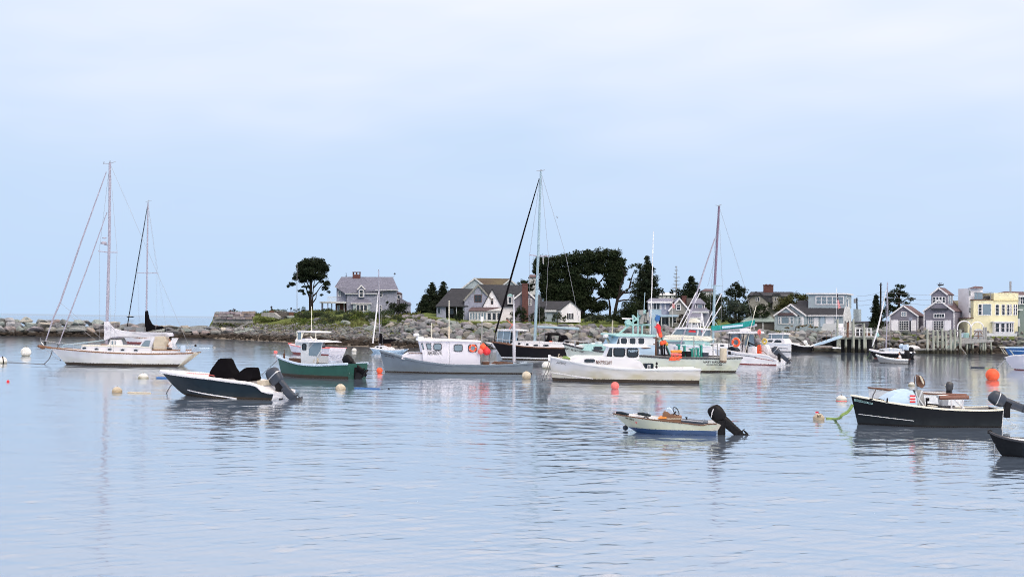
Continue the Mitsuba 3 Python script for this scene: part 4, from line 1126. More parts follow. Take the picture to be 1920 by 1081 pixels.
for i, (x, y0, w_, lb) in enumerate(((1274, 645.4, 4.6, 'first dark teal trap stand from the left on the green lobster boat'), (1284.6, 648, 3.4, 'second teal trap stand, beside the dark bins on the green lobster boat'), (1298, 653.4, 5.2, 'third teal trap stand, just right of the dark bins on the green lobster boat'), (1303.4, 652, 4.0, 'fourth teal trap stand on the green lobster boat'), (1309.6, 652, 4.8, 'fifth teal trap stand on the green lobster boat'), (1316, 646.4, 3.6, 'rightmost tall teal trap stand on the green lobster boat'))):
    t_ = thing('trap_stand', lb, 'trap stand')
    put('post', p.ex([(x - 1.6, 671), (x - 1.2, y0 + 1.6), (x + 1.2, y0 + 1.6), (x + 1.7, 671)], -1.5, -1.2), 'm_teal_gear', t_)
    put('top', p.rect(x - w_ / 2, y0, x + w_ / 2, y0 + 2.2, -1.6, -1.1), 'm_teal_gear', t_)
    put('foot', p.ex([(x - w_ / 2, 671.4), (x - 1, 665.6), (x + 1, 665.6), (x + w_ / 2, 671.4)], -1.55, -1.15), 'm_teal_gear', t_)
for x0, x1, lb in ((1277.6, 1284.6, 'narrow black bin on the deck of the green lobster boat'), (1286.6, 1295.6, 'wide black bin on the deck of the green lobster boat'), (1318.6, 1329, 'grey fish bin at the stern of the green lobster boat')):
    t_ = thing('bin', lb, 'bin')
    m_ = 'm_gas_grey' if x0 > 1300 else 'm_black'
    y0 = 661.6 if x0 > 1300 else 659.4
    put('body', p.ex([(x0 + 0.5, 671), (x0, y0), (x1, y0), (x1 - 0.5, 671)], -1.7, -0.9), m_, t_)
    put('rim', p.rect(x0 - 0.4, y0 - 0.8, x1 + 0.4, y0 + 0.5, -1.74, -0.86), m_, t_)
for x in (1301, 1337, 1345.4):
    put('stanchion', p.tube([(x, 631 if x < 1330 else 644, -1.6), (x, 670, -1.6)], 0.035), 'm_wood_grey', k)
put('wire_rail', [p.tube([(1242, 632, -1.6), (1301, 634, -1.6), (1345, 645, -1.6)], 0.016), p.tube([(1301, 645, -1.6), (1345, 646, -1.6)], 0.016)], 'm_wire', k)
br = thing('barrel', 'tan barrel hanging over the stern quarter of the green lobster boat', 'barrel')
c_ = p.pt(1356, 676, -2.45)
Rb = 6.6 / F * c_[1]; hb_ = 24 / F * c_[1]
put('body', lathe(c_, [(0, 0), (Rb * 0.92, 0), (Rb, 0.05), (Rb * 1.02, hb_ * 0.5), (Rb, hb_ - 0.05), (Rb * 0.92, hb_), (0, hb_)], 18), 'm_tan', br, smooth=40)
put('base', lathe(c_, [(0, -0.10), (Rb * 0.9, -0.10), (Rb * 0.95, -0.003), (0, -0.003)], 18), 'm_brown', br)

# --- white lobster boat in front
k = thing('lobster_boat', 'white lobster boat with rust stains and the number NH 7951 AY on its low cabin', 'lobster boat')
H = Hull(k, 3.0, [(1029.6, 668.4), (1059, 675), (1091.4, 681.6), (1132, 687.6), (1162.7, 691), (1208, 692.4), (1270, 692.6), (1314, 692)], (1036, 713.4), (1311, 718.6), boot=0.20, tf=0.88, tm=0.5, pw=0.78, fine=1.5, keel=0.6)
H.shell('m_white_old', 'm_boot', 'm_white_old', 'm_clap_pale', 0.07)
H.deck('m_clap_pale', t1=0.55)
H.open('m_white', 0.55, cap=0.16, t0=0.55)
p = H.pl
H.stripe((1034.6, 699), (1112, 709.8), 0.028, 'm_white')
put('trunk_cabin', p.ex([(1068, 677), (1074.6, 669.6), (1083, 667), (1132, 667.6), (1175, 669.6), (1192, 672.6), (1203, 679), (1209.4, 690), (1208, 693.6), (1160, 692), (1110, 685.4)], -1.02, 1.02), 'm_white', k)
put('pilothouse', p.ex([(1143.6, 650), (1198.6, 651), (1198.6, 674), (1133.6, 670)], -1.0, 1.0), 'm_white', k)
put('pilothouse_roof', p.ex([(1136, 648.2), (1138, 645.6), (1200, 646.6), (1221, 649.6), (1221, 650.8), (1200, 650.8), (1142, 650.6)], -1.12, 1.12), 'm_trim', k)
windows(p, k, [[(1137.2, 667.4), (1143.6, 651), (1147.8, 651), (1147.4, 668)], (1150.2, 651, 1172.4, 668.6), (1175, 651.4, 1197.2, 669.6)], -1.0, 'm_glass', frame='m_black', grow=1.6)
put('visor', p.ex([(1143, 650.6), (1200, 650.8), (1199, 652), (1143, 651.6)], -1.06, -1.0), 'm_blue_grey', k)
lettering(p, '76897', 1177.4, 659.6, 1195.4, 4.2, -1.08, 'm_pale_blue', k, True)
windows(p, k, [(1095.6, 672.6, 1115.4, 679)], -1.02, frame='m_dark_metal', name='porthole')
lettering(p, 'NH7951AY', 1117.2, 681.6, 1147.6, 6.6, -1.03, 'm_brown', k, True, y1=682.8)
lettering(p, 'Judith C', 1044.6, 681.4, 1062, 4.6, -1.0, 'm_dark_metal', k, surf=H.surf, y1=684.4)
put('bitt', [p.rect(1028, 664.6, 1032, 676, -0.12, 0.12), p.tube([(1059, 673.4), (1066, 671), (1072, 675)], 0.12)], 'm_trim', k)
put('anchor_rope', [ring(p.pt(1062, 671.4), 0.2, 0.07, (0.1, 0.2, 1)), ring(p.pt(1061, 669.6), 0.15, 0.06, (0.1, 0.1, 1))], 'm_rope_green', k)
put('anchor', [p.tube([(1043, 670.6), (1052, 668.4), (1057, 669.4)], 0.03), p.tube([(1046.6, 668.4), (1048.8, 662.6)], 0.025)], 'm_tan', k)
put('whisker', p.tube([(1163.4, 690), (1163.4, 685)], 0.02), 'm_dark_metal', k)
bx = thing('fish_crate', 'dark blue crate with a white mark in the white lobster boat', 'crate')
put('body', p.rect(1209.4, 681.4, 1225.6, 691.6, -0.7, 0.2), 'm_navy', bx)
put('mark', [p.rect(1214, 683.6, 1220, 684.8, -0.72, -0.70), p.rect(1214, 684.8, 1215.6, 690.4, -0.72, -0.70), p.rect(1218, 684.8, 1219.4, 690.4, -0.72, -0.70)], 'm_clap_pale', bx)
for i, (x, y) in enumerate(((1231.4, 681.4), (1231, 687.6))):
    t_ = thing('fender', ('upper', 'lower')[i] + ' small black fender in the cockpit of the white lobster boat', 'fender')
    put('body', ball(p.pt(x, y, -0.9), (0.075, 0.075, 0.09), 2), 'm_black', t_, smooth=True)
    put('line', p.tube([(x, y - 1, -0.9), (x, y - 3.4, -0.9)], 0.02), 'm_black', t_)
put('stern_coaming', p.ex([(1290, 693.6), (1292, 690.6), (1311, 691), (1315.4, 692.6), (1315, 694.4)], -1.25, 1.25), 'm_trim', k)
rope('mooring_rope', [p.pt(1031, 670, -0.05), p.pt(1026, 690, -0.05), p.pt(1020, 703, -0.05), ground(1016.4, 711.6)], 0.022, 'm_rope', 'left of two mooring ropes at the bow of the white lobster boat')
rope('mooring_rope', [p.pt(1031, 684, -0.05), p.pt(1028, 697, -0.05), p.pt(1024, 706, -0.05), ground(1021, 711)], 0.022, 'm_rope', 'right of two mooring ropes at the bow of the white lobster boat')

# --- sport fishing boat behind
k = thing('sport_fishing_boat', 'pale sport fishing boat with flybridge and slanting outriggers behind the green lobster boat', 'boat')
H = Hull(k, 4.2, [(1205, 640), (1250, 645), (1300, 648), (1352, 650)], (1222, 666), (1350, 669.6), boot=0.2, tf=0.9, pe=0.7)
H.shell('m_white', 'm_boot', None, 'm_white', 0.06)
H.deck('m_white')
p = H.pl
put('cabin', p.ex([(1226, 646), (1243, 633), (1322, 634), (1336, 652), (1300, 650)], -1.6, 1.6), 'm_turquoise', k)
put('bridge', p.ex([(1243.6, 636.4), (1247, 628.4), (1262, 627), (1322, 630), (1334, 636), (1330, 639)], -1.7, 1.7), 'm_cream', k)
put('bridge_glass', p.ex([(1260.6, 628.6), (1270, 616), (1322, 618), (1323, 630)], -1.5, 1.5), 'm_glass_pale', k)
put('bridge_trim', [p.tube([(1259, 628, -1.55), (1268.6, 616, -1.55)], 0.08), p.tube([(1307, 629, -1.55), (1309, 618, -1.55)], 0.10), p.tube([(1317, 630, -1.55), (1319, 618, -1.55)], 0.10)], 'm_clap_pale', k)
put('bridge_roof', p.ex([(1264, 615.4), (1272, 613), (1300, 613.4), (1325, 617), (1325, 618.6), (1290, 616.4), (1266, 617)], -1.7, 1.7), 'm_white', k)
put('bridge_seat', [p.ex([(1290, 622), (1293, 618.4), (1304, 619), (1305, 623)], -1.52, -1.3), p.rect(1315.6, 619, 1318, 623, -1.52, -1.4)], 'm_red', k)
windows(p, k, [(1247, 640, 1284, 645)], -1.6, 'm_glass_pale', depth=0.03)
put('tower_top', p.ex([(1285.6, 603.6), (1289, 598.6), (1297, 596.8), (1305, 598.4), (1309.6, 603.4), (1309, 604.6), (1287, 604.8)], -0.8, 0.8), 'm_cream', k)
lines(p, k, 'tower_leg', [[(1288, 604.6, -0.7), (1287, 614, -0.8)], [(1297, 604.6, -0.7), (1297, 614, -0.8)], [(1307, 604.6, -0.7), (1310, 615, -0.8)], [(1315.6, 587, -0.6), (1313, 617, -0.8)], [(1315.6, 587, -0.6), (1320.6, 617, -0.8)], [(1310.6, 600, -0.6), (1318, 600, -0.6)]], 0.06, 'm_trim')
put('control_station', [p.rect(1290, 606, 1296, 613.4, -0.5, 0.5), p.rect(1299, 608, 1305, 613.4, -0.5, 0.3)], 'm_clap_pale', k)
for a_ in ([(1271.4, 614, -1.6), (1305.6, 547.6, -2.2)], [(1278, 614, 1.4), (1312.6, 548, 1.9)], [(1319, 619, 1.6), (1352.6, 550, 2.2)], [(1313.6, 634, -1.7), (1332.4, 604, -2.0), (1352, 574, -2.3)]):
    put('outrigger', p.tube(a_, 0.055), 'm_trim', k)

# --- sloop with the teal sail cover
k = thing('sailboat', 'white sloop with a teal sail cover on its boom and a brownish mast', 'sailboat')
H = Hull(k, 3.3, [(1268, 646), (1310, 650), (1370, 652), (1424, 650)], (1282, 668), (1416, 670), boot=0.2, tf=0.6, keel=0.8)
H.shell('m_white', 'm_boot', None, 'm_blue_grey', 0.06)
H.deck('m_white')
p = H.pl
put('cabin', p.ex([(1310, 651), (1320, 643), (1380, 644), (1394, 652)], -1, 1), 'm_white', k)
windows(p, k, [(1330, 645.4, 1338, 648.6), (1350, 646, 1358, 649)], -1.0, name='porthole')
put('mast', tube(p.pts([(1348.2, 387), (1343, 480), (1340, 534)]), [0.12, 0.14, 0.15], 10), 'm_spar_brown', k, smooth=True)
put('mast_foot', tube(p.pts([(1340, 534), (1336.4, 645)]), [0.151, 0.16], 10), 'm_spar_blue', k, smooth=True)
put('spreader', [p.tube([(1333.6, 534.5), (1340, 535.5)], 0.05), p.tube([(1340, 535.5), (1354.6, 535.4)], 0.05)], 'm_spar_blue', k)
put('masthead_gear', [p.tube([(1348.4, 388), (1348.8, 384.4)], 0.09), p.tube([(1342, 384.6), (1348, 386), (1353, 383)], 0.03)], 'm_wire', k)
put('furled_jib', tube(p.pts([(1341.4, 444), (1339.4, 450), (1318, 513), (1300, 571), (1276, 646)]), [0.02, 0.08, 0.085, 0.10, 0.09], 8), 'm_spar', k, smooth=True)
lines(p, k, 'shroud', [[(1348, 390), (1354.4, 535, -1), (1350, 651, -1.6)], [(1347, 390), (1334, 534, 1), (1328, 651, 1.6)], [(1349, 389), (1370, 455), (1396, 536), (1423, 649)], [(1344, 470), (1327, 536)]], 0.016, 'm_wire')
put('boom', p.tube([(1338, 620.5), (1391, 615.4), (1419, 608.6)], 0.14, n=8), 'm_spar', k)
V, Fc = subdivide_to_size(*p.ex([(1334.6, 617.6), (1335.4, 609.6), (1340, 610.6), (1366, 607.6), (1393, 604.6), (1400, 602.4), (1415.4, 599.6), (1415, 608.6), (1393, 614), (1366, 616.4), (1338, 619)], -0.2, 0.2), 0.4)
dn = (V - p.O) @ p.n
put('sail_cover', (V + p.n * (np.sign(dn) * (meshkit.fbm(V * 1.4, 3, 3) - 0.4) * 0.35)[:, None], Fc), 'm_teal', k, smooth=50)
put('sail_panel', p.ex([(1353.6, 611.2), (1393, 607.4), (1393, 611.4), (1354, 615.8)], -0.42, -0.39), 'm_pale_blue', k)
put('gallows_post', [p.tube([(1338, 612), (1341, 603.6), (1347, 613)], 0.06)], 'm_turquoise', k)

# --- white boat with life rings and twin outboards
k = thing('fishing_boat', 'white hardtop fishing boat with an orange life ring and two grey outboards', 'fishing boat')
H = Hull(k, 2.9, [(1338, 653.6), (1364, 657), (1391, 661.4), (1422, 664.6), (1440, 666.6), (1447, 671), (1456, 674.6)], (1356, 681), (1455.4, 684.8), boot=0.10, tf=0.92, tm=0.45, pe=0.7)
H.shell('m_white', 'm_red_boot', None, 'm_white', 0.07)
p = H.pl
H.open('m_white', 0.6, cap=0.2)
H.stripe((1364, 662), (1420, 669), 0.03, 'm_gas_grey')
H.stripe((1417, 670), (1452, 676), 0.03, 'm_red_boot')
put('hardtop', p.ex([(1361.6, 624.4), (1369, 620.6), (1418.6, 620.8), (1419.6, 623.6), (1417, 625.2)], -1.0, 1.0), 'm_white', k)
put('radar_box', p.ex([(1385, 620.6), (1386, 616.6), (1394, 615.4), (1402, 616.8), (1402.4, 620.8)], -0.4, 0.4), 'm_trim', k)
lines(p, k, 'hardtop_leg', [[(1394.6, 625, -0.9), (1391, 661, -0.9)], [(1415.8, 624, -0.9), (1415.4, 647, -0.9)], [(1368, 625, -0.9), (1366, 656, -0.9)], [(1386, 618, -0.9), (1386, 636, -0.9)], [(1405, 624, 0.9), (1404, 656, 0.9)]], 0.05, 'm_dark_metal')
put('windscreen', [p.ex([(1396, 648), (1400, 626), (1413, 626), (1414.6, 648)], -0.6, -0.57), p.ex([(1368, 648), (1372, 626), (1390, 626), (1389, 648)], -0.6, -0.57)], 'm_glass_pale', k)
put('console', [p.rect(1388, 646, 1396, 662, -0.6, 0.5), p.ex([(1391, 661), (1392, 652), (1399, 658), (1401, 663)], -0.5, 0.5), p.rect(1401, 650, 1410, 662, -0.5, 0.5)], 'm_white', k)
put('helm_frame', [p.tube([(1402, 641, -0.6), (1411, 645, -0.6), (1416, 647, -0.6)], 0.06), p.tube([(1402.6, 641, -0.6), (1405, 649, -0.6)], 0.06), p.rect(1399, 648.6, 1401.4, 661, -0.62, -0.55)], 'm_black', k)
V, Fc = subdivide_to_size(*p.ex([(1362.6, 656.6), (1365, 651), (1369, 649.4), (1374, 650.4), (1378, 653.4), (1380.6, 656.4), (1380, 658.4)], -0.8, 0.3), 0.3)
put('dark_cover', (V, Fc), 'm_navy', k, smooth=60)
put('helm_seat', p.ex([(1426, 664), (1428.6, 648), (1433, 646.4), (1436.6, 648), (1439, 655.6), (1441, 665)], -0.5, 0.5), 'm_white', k)
put('engine_well', p.ex([(1430, 664), (1431, 657), (1445, 654.4), (1452, 657), (1455.6, 664.6), (1452, 668), (1447, 666)], 0.35, 1.0), 'm_white', k)
for v_ in (-0.55, 0.45):
    outboard(k, p, 1461, 667.6, v_, 1.25, 48, 'm_gas_grey', 'm_gas_grey', 'm_steel')
put('fishing_rod', [p.tube([(1397.6, 660, -0.7), (1404, 630, -0.7), (1418, 572, -0.7)], 0.03)], 'm_cream', k)
put('outrigger_mount', p.tube([(1394, 644, -0.7), (1405, 620, -0.7)], 0.06), 'm_wood_grey', k)
lines(p, k, 'cockpit_rail', [[(1440, 666, -1.1), (1432, 658, -1.1), (1423, 656, -1.1)]], 0.03, 'm_brown')
for nm, x, y, R_, r_, m_, l in (('life_ring', 1380, 641.4, 0.36, 0.115, 'm_orange', 'big orange life ring on the white hardtop fishing boat'), ('life_ring', 1433.6, 639.6, 0.20, 0.10, 'm_yellow', 'yellow ring coil on the stern of the white hardtop fishing boat')):
    t_ = thing(nm, l, 'life ring')
    c_ = p.pt(x, y, -1.15)
    put('ring', ring(c_, R_, r_, p.n + 0.15 * p.e, 28, 10), m_, t_, smooth=True)
    put('rope', ring(c_ - p.n * 0.02, R_ + r_ * 1.02, 0.018, p.n + 0.15 * p.e, 24, 5), 'm_cream', t_)
    put('band', [ring(c_ + R_ * (p.e * math.cos(t) + np.array([0, 0, 1]) * math.sin(t)), r_ * 1.02, 0.02, -p.e * math.sin(t) + np.array([0, 0, 1]) * math.cos(t), 12, 6) for t in (0.7, 2.3, 3.9, 5.5)], 'm_clap_pale' if m_ == 'm_orange' else 'm_tan', t_)
t_ = thing('buoy', 'pinkish hanging float above the cockpit of the white hardtop fishing boat', 'buoy')
put('float', [ball(p.pt(1423.6, 622.6, -0.8), (0.17, 0.17, 0.26), 2)], 'm_pink', t_, smooth=True)
put('line', p.tube([(1423.6, 617, -0.8), (1425, 633, -0.8)], 0.02), 'm_red', t_)
put('mark', [ball(p.pt(1424, 621, -0.96), (0.05, 0.05, 0.06), 1), ball(p.pt(1424.4, 625.4, -0.96), (0.05, 0.05, 0.06), 1)], 'm_dark_metal', t_)
t_ = thing('oilskin', 'orange oilskin trousers hanging by the seat of the white hardtop fishing boat', 'oilskin')
V, Fc = subdivide_to_size(*p.ex([(1419.4, 662), (1419.6, 649), (1422, 645.4), (1424.4, 645.6), (1425.8, 650), (1426.2, 662), (1423.4, 662.4), (1422.8, 656), (1422, 662.4)], -0.85, -0.6), 0.2)
put('cloth', (V + p.n * ((meshkit.fbm(V * 5, 2, 2) - 0.5) * 0.12)[:, None], Fc), 'm_orange', t_, smooth=60)
put('strap', p.tube([(1421, 647, -0.87), (1422, 643.6, -0.8), (1424, 646.6, -0.87)], 0.03), 'm_dark_metal', t_)

# --- cabin cruiser and black workboat by the bank
k = thing('cabin_cruiser', 'small white cabin cruiser with a hardtop moored near the rock bank', 'motorboat')
H = Hull(k, 2.8, [(1425, 640.6), (1440, 641.6), (1460, 642.6), (1483, 643.6)], (1431, 657.6), (1482, 659.4), boot=0.1, tf=0.95, tm=0.4, pe=0.6)
H.shell('m_white', 'm_gas_grey', None, 'm_white', 0.05)
H.deck('m_white')
p = H.pl
H.stripe((1440, 651.6), (1478, 652.8), 0.05, 'm_gas_grey')
H.stripe((1437, 645), (1480, 646.6), 0.035, 'm_blue_grey')
put('cabin', p.ex([(1430, 643), (1438, 634.4), (1466, 634), (1469.4, 636), (1473, 644)], -1.0, 1.0), 'm_white', k)
windows(p, k, [[(1437.6, 641.6), (1441.4, 637), (1449.6, 637), (1446.6, 641.8)], [(1450.4, 641.8), (1453.6, 637), (1463, 637), (1465.2, 640), (1464.8, 641.8)]], -1.0, depth=0.03)
put('hardtop', p.ex([(1439, 626.6), (1442, 624.2), (1469, 624.2), (1470, 625.6), (1469.4, 627)], -1.0, 1.0), 'm_white', k)
put('enclosure', p.ex([(1440, 634), (1443, 627), (1468, 627), (1467.6, 634)], -0.9, 0.9), 'm_glass_pale', k)
lines(p, k, 'hardtop_leg', [[(1446.6, 634, -0.95), (1447, 627, -0.95)], [(1467, 634, -0.95), (1468.4, 627, -0.95)]], 0.05, 'm_white')
k = thing('workboat', 'black open workboat with a white gunwale at the end of the float', 'workboat')
H = Hull(k, 2.2, [(1526.6, 646.4), (1518, 648.6), (1506, 648.4), (1492, 645.6), (1482, 643)][::-1], (1484, 659.4), (1522, 660), boot=0.05, tf=0.75, tm=0.5)
H.shell('m_black_hull', 'm_black', None, 'm_trim', 0.09)
p = H.pl
H.open('m_cream', 0.35)
outboard(k, p, 1509, 647, 0.1, 0.9, 6, 'm_trim', 'm_trim')
put('console', p.rect(1511.6, 641.6, 1515, 648, -0.3, 0.4), 'm_clap_pale', k)

# --- sailing dinghy with its mast, and the skiff with a man in front of it
k = thing('sailboat', 'small black and white sailboat with a furled jib near the right wharf', 'sailboat')
H = Hull(k, 2.0, [(1630.6, 655), (1642, 658), (1658, 660.6), (1683, 661), (1710, 660.4)], (1640, 671.4), (1706, 673.4), boot=0.08, tf=0.75, tm=0.5, pe=0.8)
H.shell('m_black_hull', 'm_red_boot', None, 'm_white', 0.11)
H.deck('m_white', 0.0)
p = H.pl
put('cabin', p.ex([(1641, 658.6), (1650, 653.6), (1667, 651.2), (1670, 653), (1674, 652.4), (1690, 654), (1692, 662)], -0.55, 0.55), 'm_clap_pale', k)
windows(p, k, [(1647.6, 655.6, 1658, 658)], -0.55, name='porthole', depth=0.03)
put('thwart', [p.rect(1667, 653.6, 1668.6, 660, -0.6, -0.55), p.rect(1675, 654, 1676.4, 660, -0.6, -0.55), p.rect(1682, 654, 1683.4, 660, -0.6, -0.55)], 'm_blue_grey', k)
put('mast', tube(p.pts([(1664, 529), (1663, 600), (1661.4, 653)]), [0.05, 0.065, 0.075], 8), 'm_spar', k, smooth=True)
put('furled_jib', tube(p.pts([(1663, 538), (1650, 598), (1643, 627), (1635.6, 649)]), [0.02, 0.085, 0.11, 0.05], 8), 'm_trim', k, smooth=True)
put('jib_clew', p.ex([(1642, 629.6), (1645, 622), (1648.4, 628), (1647, 631)], -0.08, 0.08), 'm_turquoise', k)
put('furling_gear', [ring(p.pt(1636, 651.4), 0.13, 0.05, (1, 0, 0.3)), ring(p.pt(1641, 650), 0.24, 0.03, (0.2, 1, 0.2))], 'm_dark_metal', k)
lines(p, k, 'shroud', [[(1664, 533), (1656, 655, 0.8)], [(1664, 533), (1668, 655, -0.8)], [(1648, 630), (1652, 655)]], 0.012, 'm_wire')
outboard(k, p, 1707, 663, 0.0, 1.0, 4, 'm_black', 'm_black')
put('cockpit_bundle', [ball(p.pt(1690, 648.6), (0.28, 0.28, 0.3), 2), p.ex([(1692, 655), (1693, 646), (1700, 645), (1703, 656)], -0.5, 0.3)], 'm_blue_grey', k, smooth=50)
rope('mooring_rope', [p.pt(1632, 657), p.pt(1630, 665), ground(1625, 670.6)], 0.02, 'm_rope_green', 'slack green mooring rope at the bow of the small black and white sailboat')
k = thing('skiff', 'grey skiff carrying a seated man in front of the black and white sailboat', 'skiff')
H = Hull(k, 1.5, [(1643, 664.8), (1652, 668), (1668, 672), (1690, 674), (1703, 674)], (1650, 680.6), (1703, 682), boot=0.05, tf=0.9, tm=0.45, pe=0.7)
H.shell('m_grey_boat', 'm_boot', None, 'm_clap_pale', 0.09)
p = H.pl
H.open('m_wood_grey', 0.2)
put('thwart', [p.rect(1664, 674, 1668, 675.4, -0.65, 0.65), p.rect(1683, 675, 1691, 676.6, -0.65, 0.65)], 'm_tan', k)
outboard(k, p, 1698.6, 671, 0.0, 1.0, 3, 'm_black', 'm_black')
skp = p

# --- the two skiffs at the right
k = thing('skiff', 'white skiff with a brown rail lying behind the black skiff', 'skiff')
H = Hull(k, 1.9, [(1627.6, 726), (1663, 730.4), (1700, 734), (1762, 738.6), (1808, 739)], (1632, 764), (1806, 768), boot=0.08, tf=0.85, tm=0.5, pw=0.75, pe=0.9)
H.shell('m_clap_pale', 'm_boot', None, 'm_brown', 0.04)
p = H.pl
H.open('m_clap_pale', 0.25)
outboard(k, p, 1777, 735.6, -0.5, 0.62, 0, 'm_dark_metal', 'm_dark_metal')
rope('bow_rope', [p.pt(1642, 729, -0.6), p.pt(1640.6, 734, -0.7), p.pt(1637, 741, -0.7), p.pt(1635, 748, -0.6)], 0.025, 'm_rope', None, k)
k = thing('skiff', 'long black skiff with a pale blue spray dome and a wooden bench rail', 'skiff')
H = Hull(k, 1.9, [(1595.6, 740.6), (1631, 747), (1664, 753.4), (1719, 761), (1784, 767.4), (1837, 769), (1881, 767.4)], (1608, 794.6), (1879, 801.4), boot=0.06, tf=0.82, tm=0.5, pw=0.75, fine=1.5, keel=0.4)
H.shell('m_skiff', 'm_black', None, 'm_cream', 0.035)
p = H.pl
H.open('m_wood_grey', 0.22, cap=0.07, capmat='m_cream')
H.stripe((1618, 778), (1712, 788), 0.012, 'm_clap_pale', 'pinstripe')
pp_ = [(1608.4, 748.4), (1638.4, 755.2), (1638.4, 758.4), (1608.4, 752.6)]
U = [p.q(x, y, -0.6) for x, y in pp_]
pl_v = np.array([[p.P(u, H.surf(u, z) - 0.01, z) for u, z in zip(np.linspace(U[0][0], U[1][0], 8), np.linspace(U[0][1], U[1][1], 8))], [p.P(u, H.surf(u, z) - 0.01, z) for u, z in zip(np.linspace(U[3][0], U[2][0], 8), np.linspace(U[3][1], U[2][1], 8))]])
pl_b = pl_v + p.n * 0.006
put('number_plate', [grid(pl_v), grid(pl_b)], 'm_turquoise', k)
lettering(p, 'MS 8831 NA', 1610, 752, 1637, 2.6, -0.6, 'm_navy', k, True, surf=lambda u, z: H.surf(u, z) - 0.012, y1=757.6)
dome = []
for x, y in ((1661, 754.6), (1668, 748), (1677, 741), (1687, 735), (1697, 731.8), (1706, 730.6), (1717, 731.6), (1719.6, 747), (1720, 764), (1690, 761)):
    dome.append((x, y))
V, Fc = subdivide_to_size(*p.ex(dome, -0.72, 0.72), 0.14)
loc = V - p.O
hz = np.clip((loc[:, 2] - loc[:, 2].min()) / np.ptp(loc[:, 2]), 0, 1)
dn = loc @ p.n
V = V - p.n * (dn * (0.65 * hz ** 3))[:, None]
put('spray_dome', (V, Fc), 'm_pale_blue', k, smooth=60)
put('flag_board', [p.rect(1706, 740, 1716.4, 754.2, -0.70, -0.66)], 'm_trim', k)
put('red_stripe', [p.rect(1706, y, 1716.4, y + 3, -0.72, -0.70) for y in (740.2, 745.8, 751.2)], 'm_red', k)
lines(p, k, 'dome_strap', [[(1664, 745.6, -0.75), (1663, 754, -0.8)], [(1631, 747.4, -0.6), (1648, 748, -0.3), (1661, 751.6, -0.2)]], 0.03, 'm_black')
put('console', [p.ex([(1717, 763), (1718.4, 731), (1727, 730), (1731, 736), (1736, 763)], -0.45, -0.38), p.ex([(1717, 763), (1718.4, 731), (1727, 730), (1731, 736), (1736, 763)], 0.3, 0.37), p.ex([(1720, 741), (1720, 732), (1729, 732), (1733, 741)], -0.38, 0.3)], 'm_wood_grey', k)
lines(p, k, 'console_strut', [[(1716.6, 733, -0.47), (1724, 762, -0.47)], [(1729, 731, -0.47), (1717.6, 761, -0.47)], [(1721, 745, -0.47), (1733, 762, -0.47)]], 0.03, 'm_clap_pale')
put('dome_cleat', p.ex([(1701, 732), (1704, 730), (1715, 730.6), (1718, 733.4)], -0.3, 0.3), 'm_dark_metal', k)
put('wheel_post', p.tube([(1718.2, 705), (1717.8, 732)], 0.05, n=8), 'm_clap_pale', k)
V, Fc = subdivide_to_size(*p.ex([(1719.6, 706), (1723, 702.4), (1727, 704), (1731.6, 709.6), (1735, 716), (1734, 723), (1729.6, 726.6), (1723, 725), (1720, 720), (1719, 712)], -0.18, 0.18), 0.08)
put('hood', (V + p.n * (np.sign((V - p.O) @ p.n) * (meshkit.fbm(V * 5, 3, 3) - 0.4) * 0.2)[:, None], Fc), 'm_brown', k, smooth=60)
put('hood_band', p.ex([(1724, 704), (1727, 703.6), (1733, 717), (1731.6, 720), (1729, 716)], -0.30, -0.25), 'm_tan', k)
put('bench_rail', [p.tube([(1761.6, 745, -0.6), (1790, 744.6, -0.6), (1816, 744.4, -0.6)], 0.075, n=8), p.tube([(1766, 739.4, 0.5), (1812, 740.4, 0.5)], 0.06, n=8)], 'm_bench', k)
lines(p, k, 'bench_leg', [[(1784, 745, -0.6), (1784, 767, -0.6)], [(1805, 745, -0.6), (1804.6, 767, -0.6)], [(1789, 747, -0.6), (1808, 766, -0.6)], [(1768, 741, 0.5), (1768, 766, 0.5)]], 0.028, 'm_trim')
put('engine_box', [p.ex([(1765, 746), (1765, 741), (1779, 741), (1779.6, 746)], -0.4, 0.2), p.ex([(1766, 746), (1779, 746), (1777, 761), (1768, 761)], -0.35, 0.15)], 'm_clap_pale', k)
put('tackle', [p.rect(1766, 760.6, 1786, 764.6, -0.5, 0.0), p.tube([(1772, 762, -0.5), (1790, 761, -0.5)], 0.03)], 'm_dark_metal', k)
put('pot_frame', [p.tube([(1737.6, 746.6, 0.5), (1737.6, 765, 0.5)], 0.03), p.tube([(1737, 757, 0.5), (1764, 759, 0.5)], 0.03), p.rect(1736, 745.4, 1742.6, 751.6, 0.45, 0.5)], 'm_black', k)
outboard(k, p, 1888, 762, 0.0, 0.97, 66, 'm_gas_grey', 'm_gas_grey', 'm_steel')
put('rudder_post', p.ex([(1877, 770), (1881.6, 769), (1880, 803), (1876, 803)], -0.10, 0.10), 'm_clap_pale', k)
rope('stern_line', [p.pt(1884, 772), p.pt(1888, 785), p.pt(1897, 792.6), ground(1906, 796)], 0.012, 'm_clap_pale', 'thin white line trailing from the stern of the black skiff')
mr = rope('mooring_rope', [p.pt(1598.6, 757.6), p.pt(1590, 771), p.pt(1577, 780.4), ground(1563, 785), ground(1549, 784.4)], 0.055, 'm_rope_green', 'thick green mooring rope from the black skiff to the marked white float')

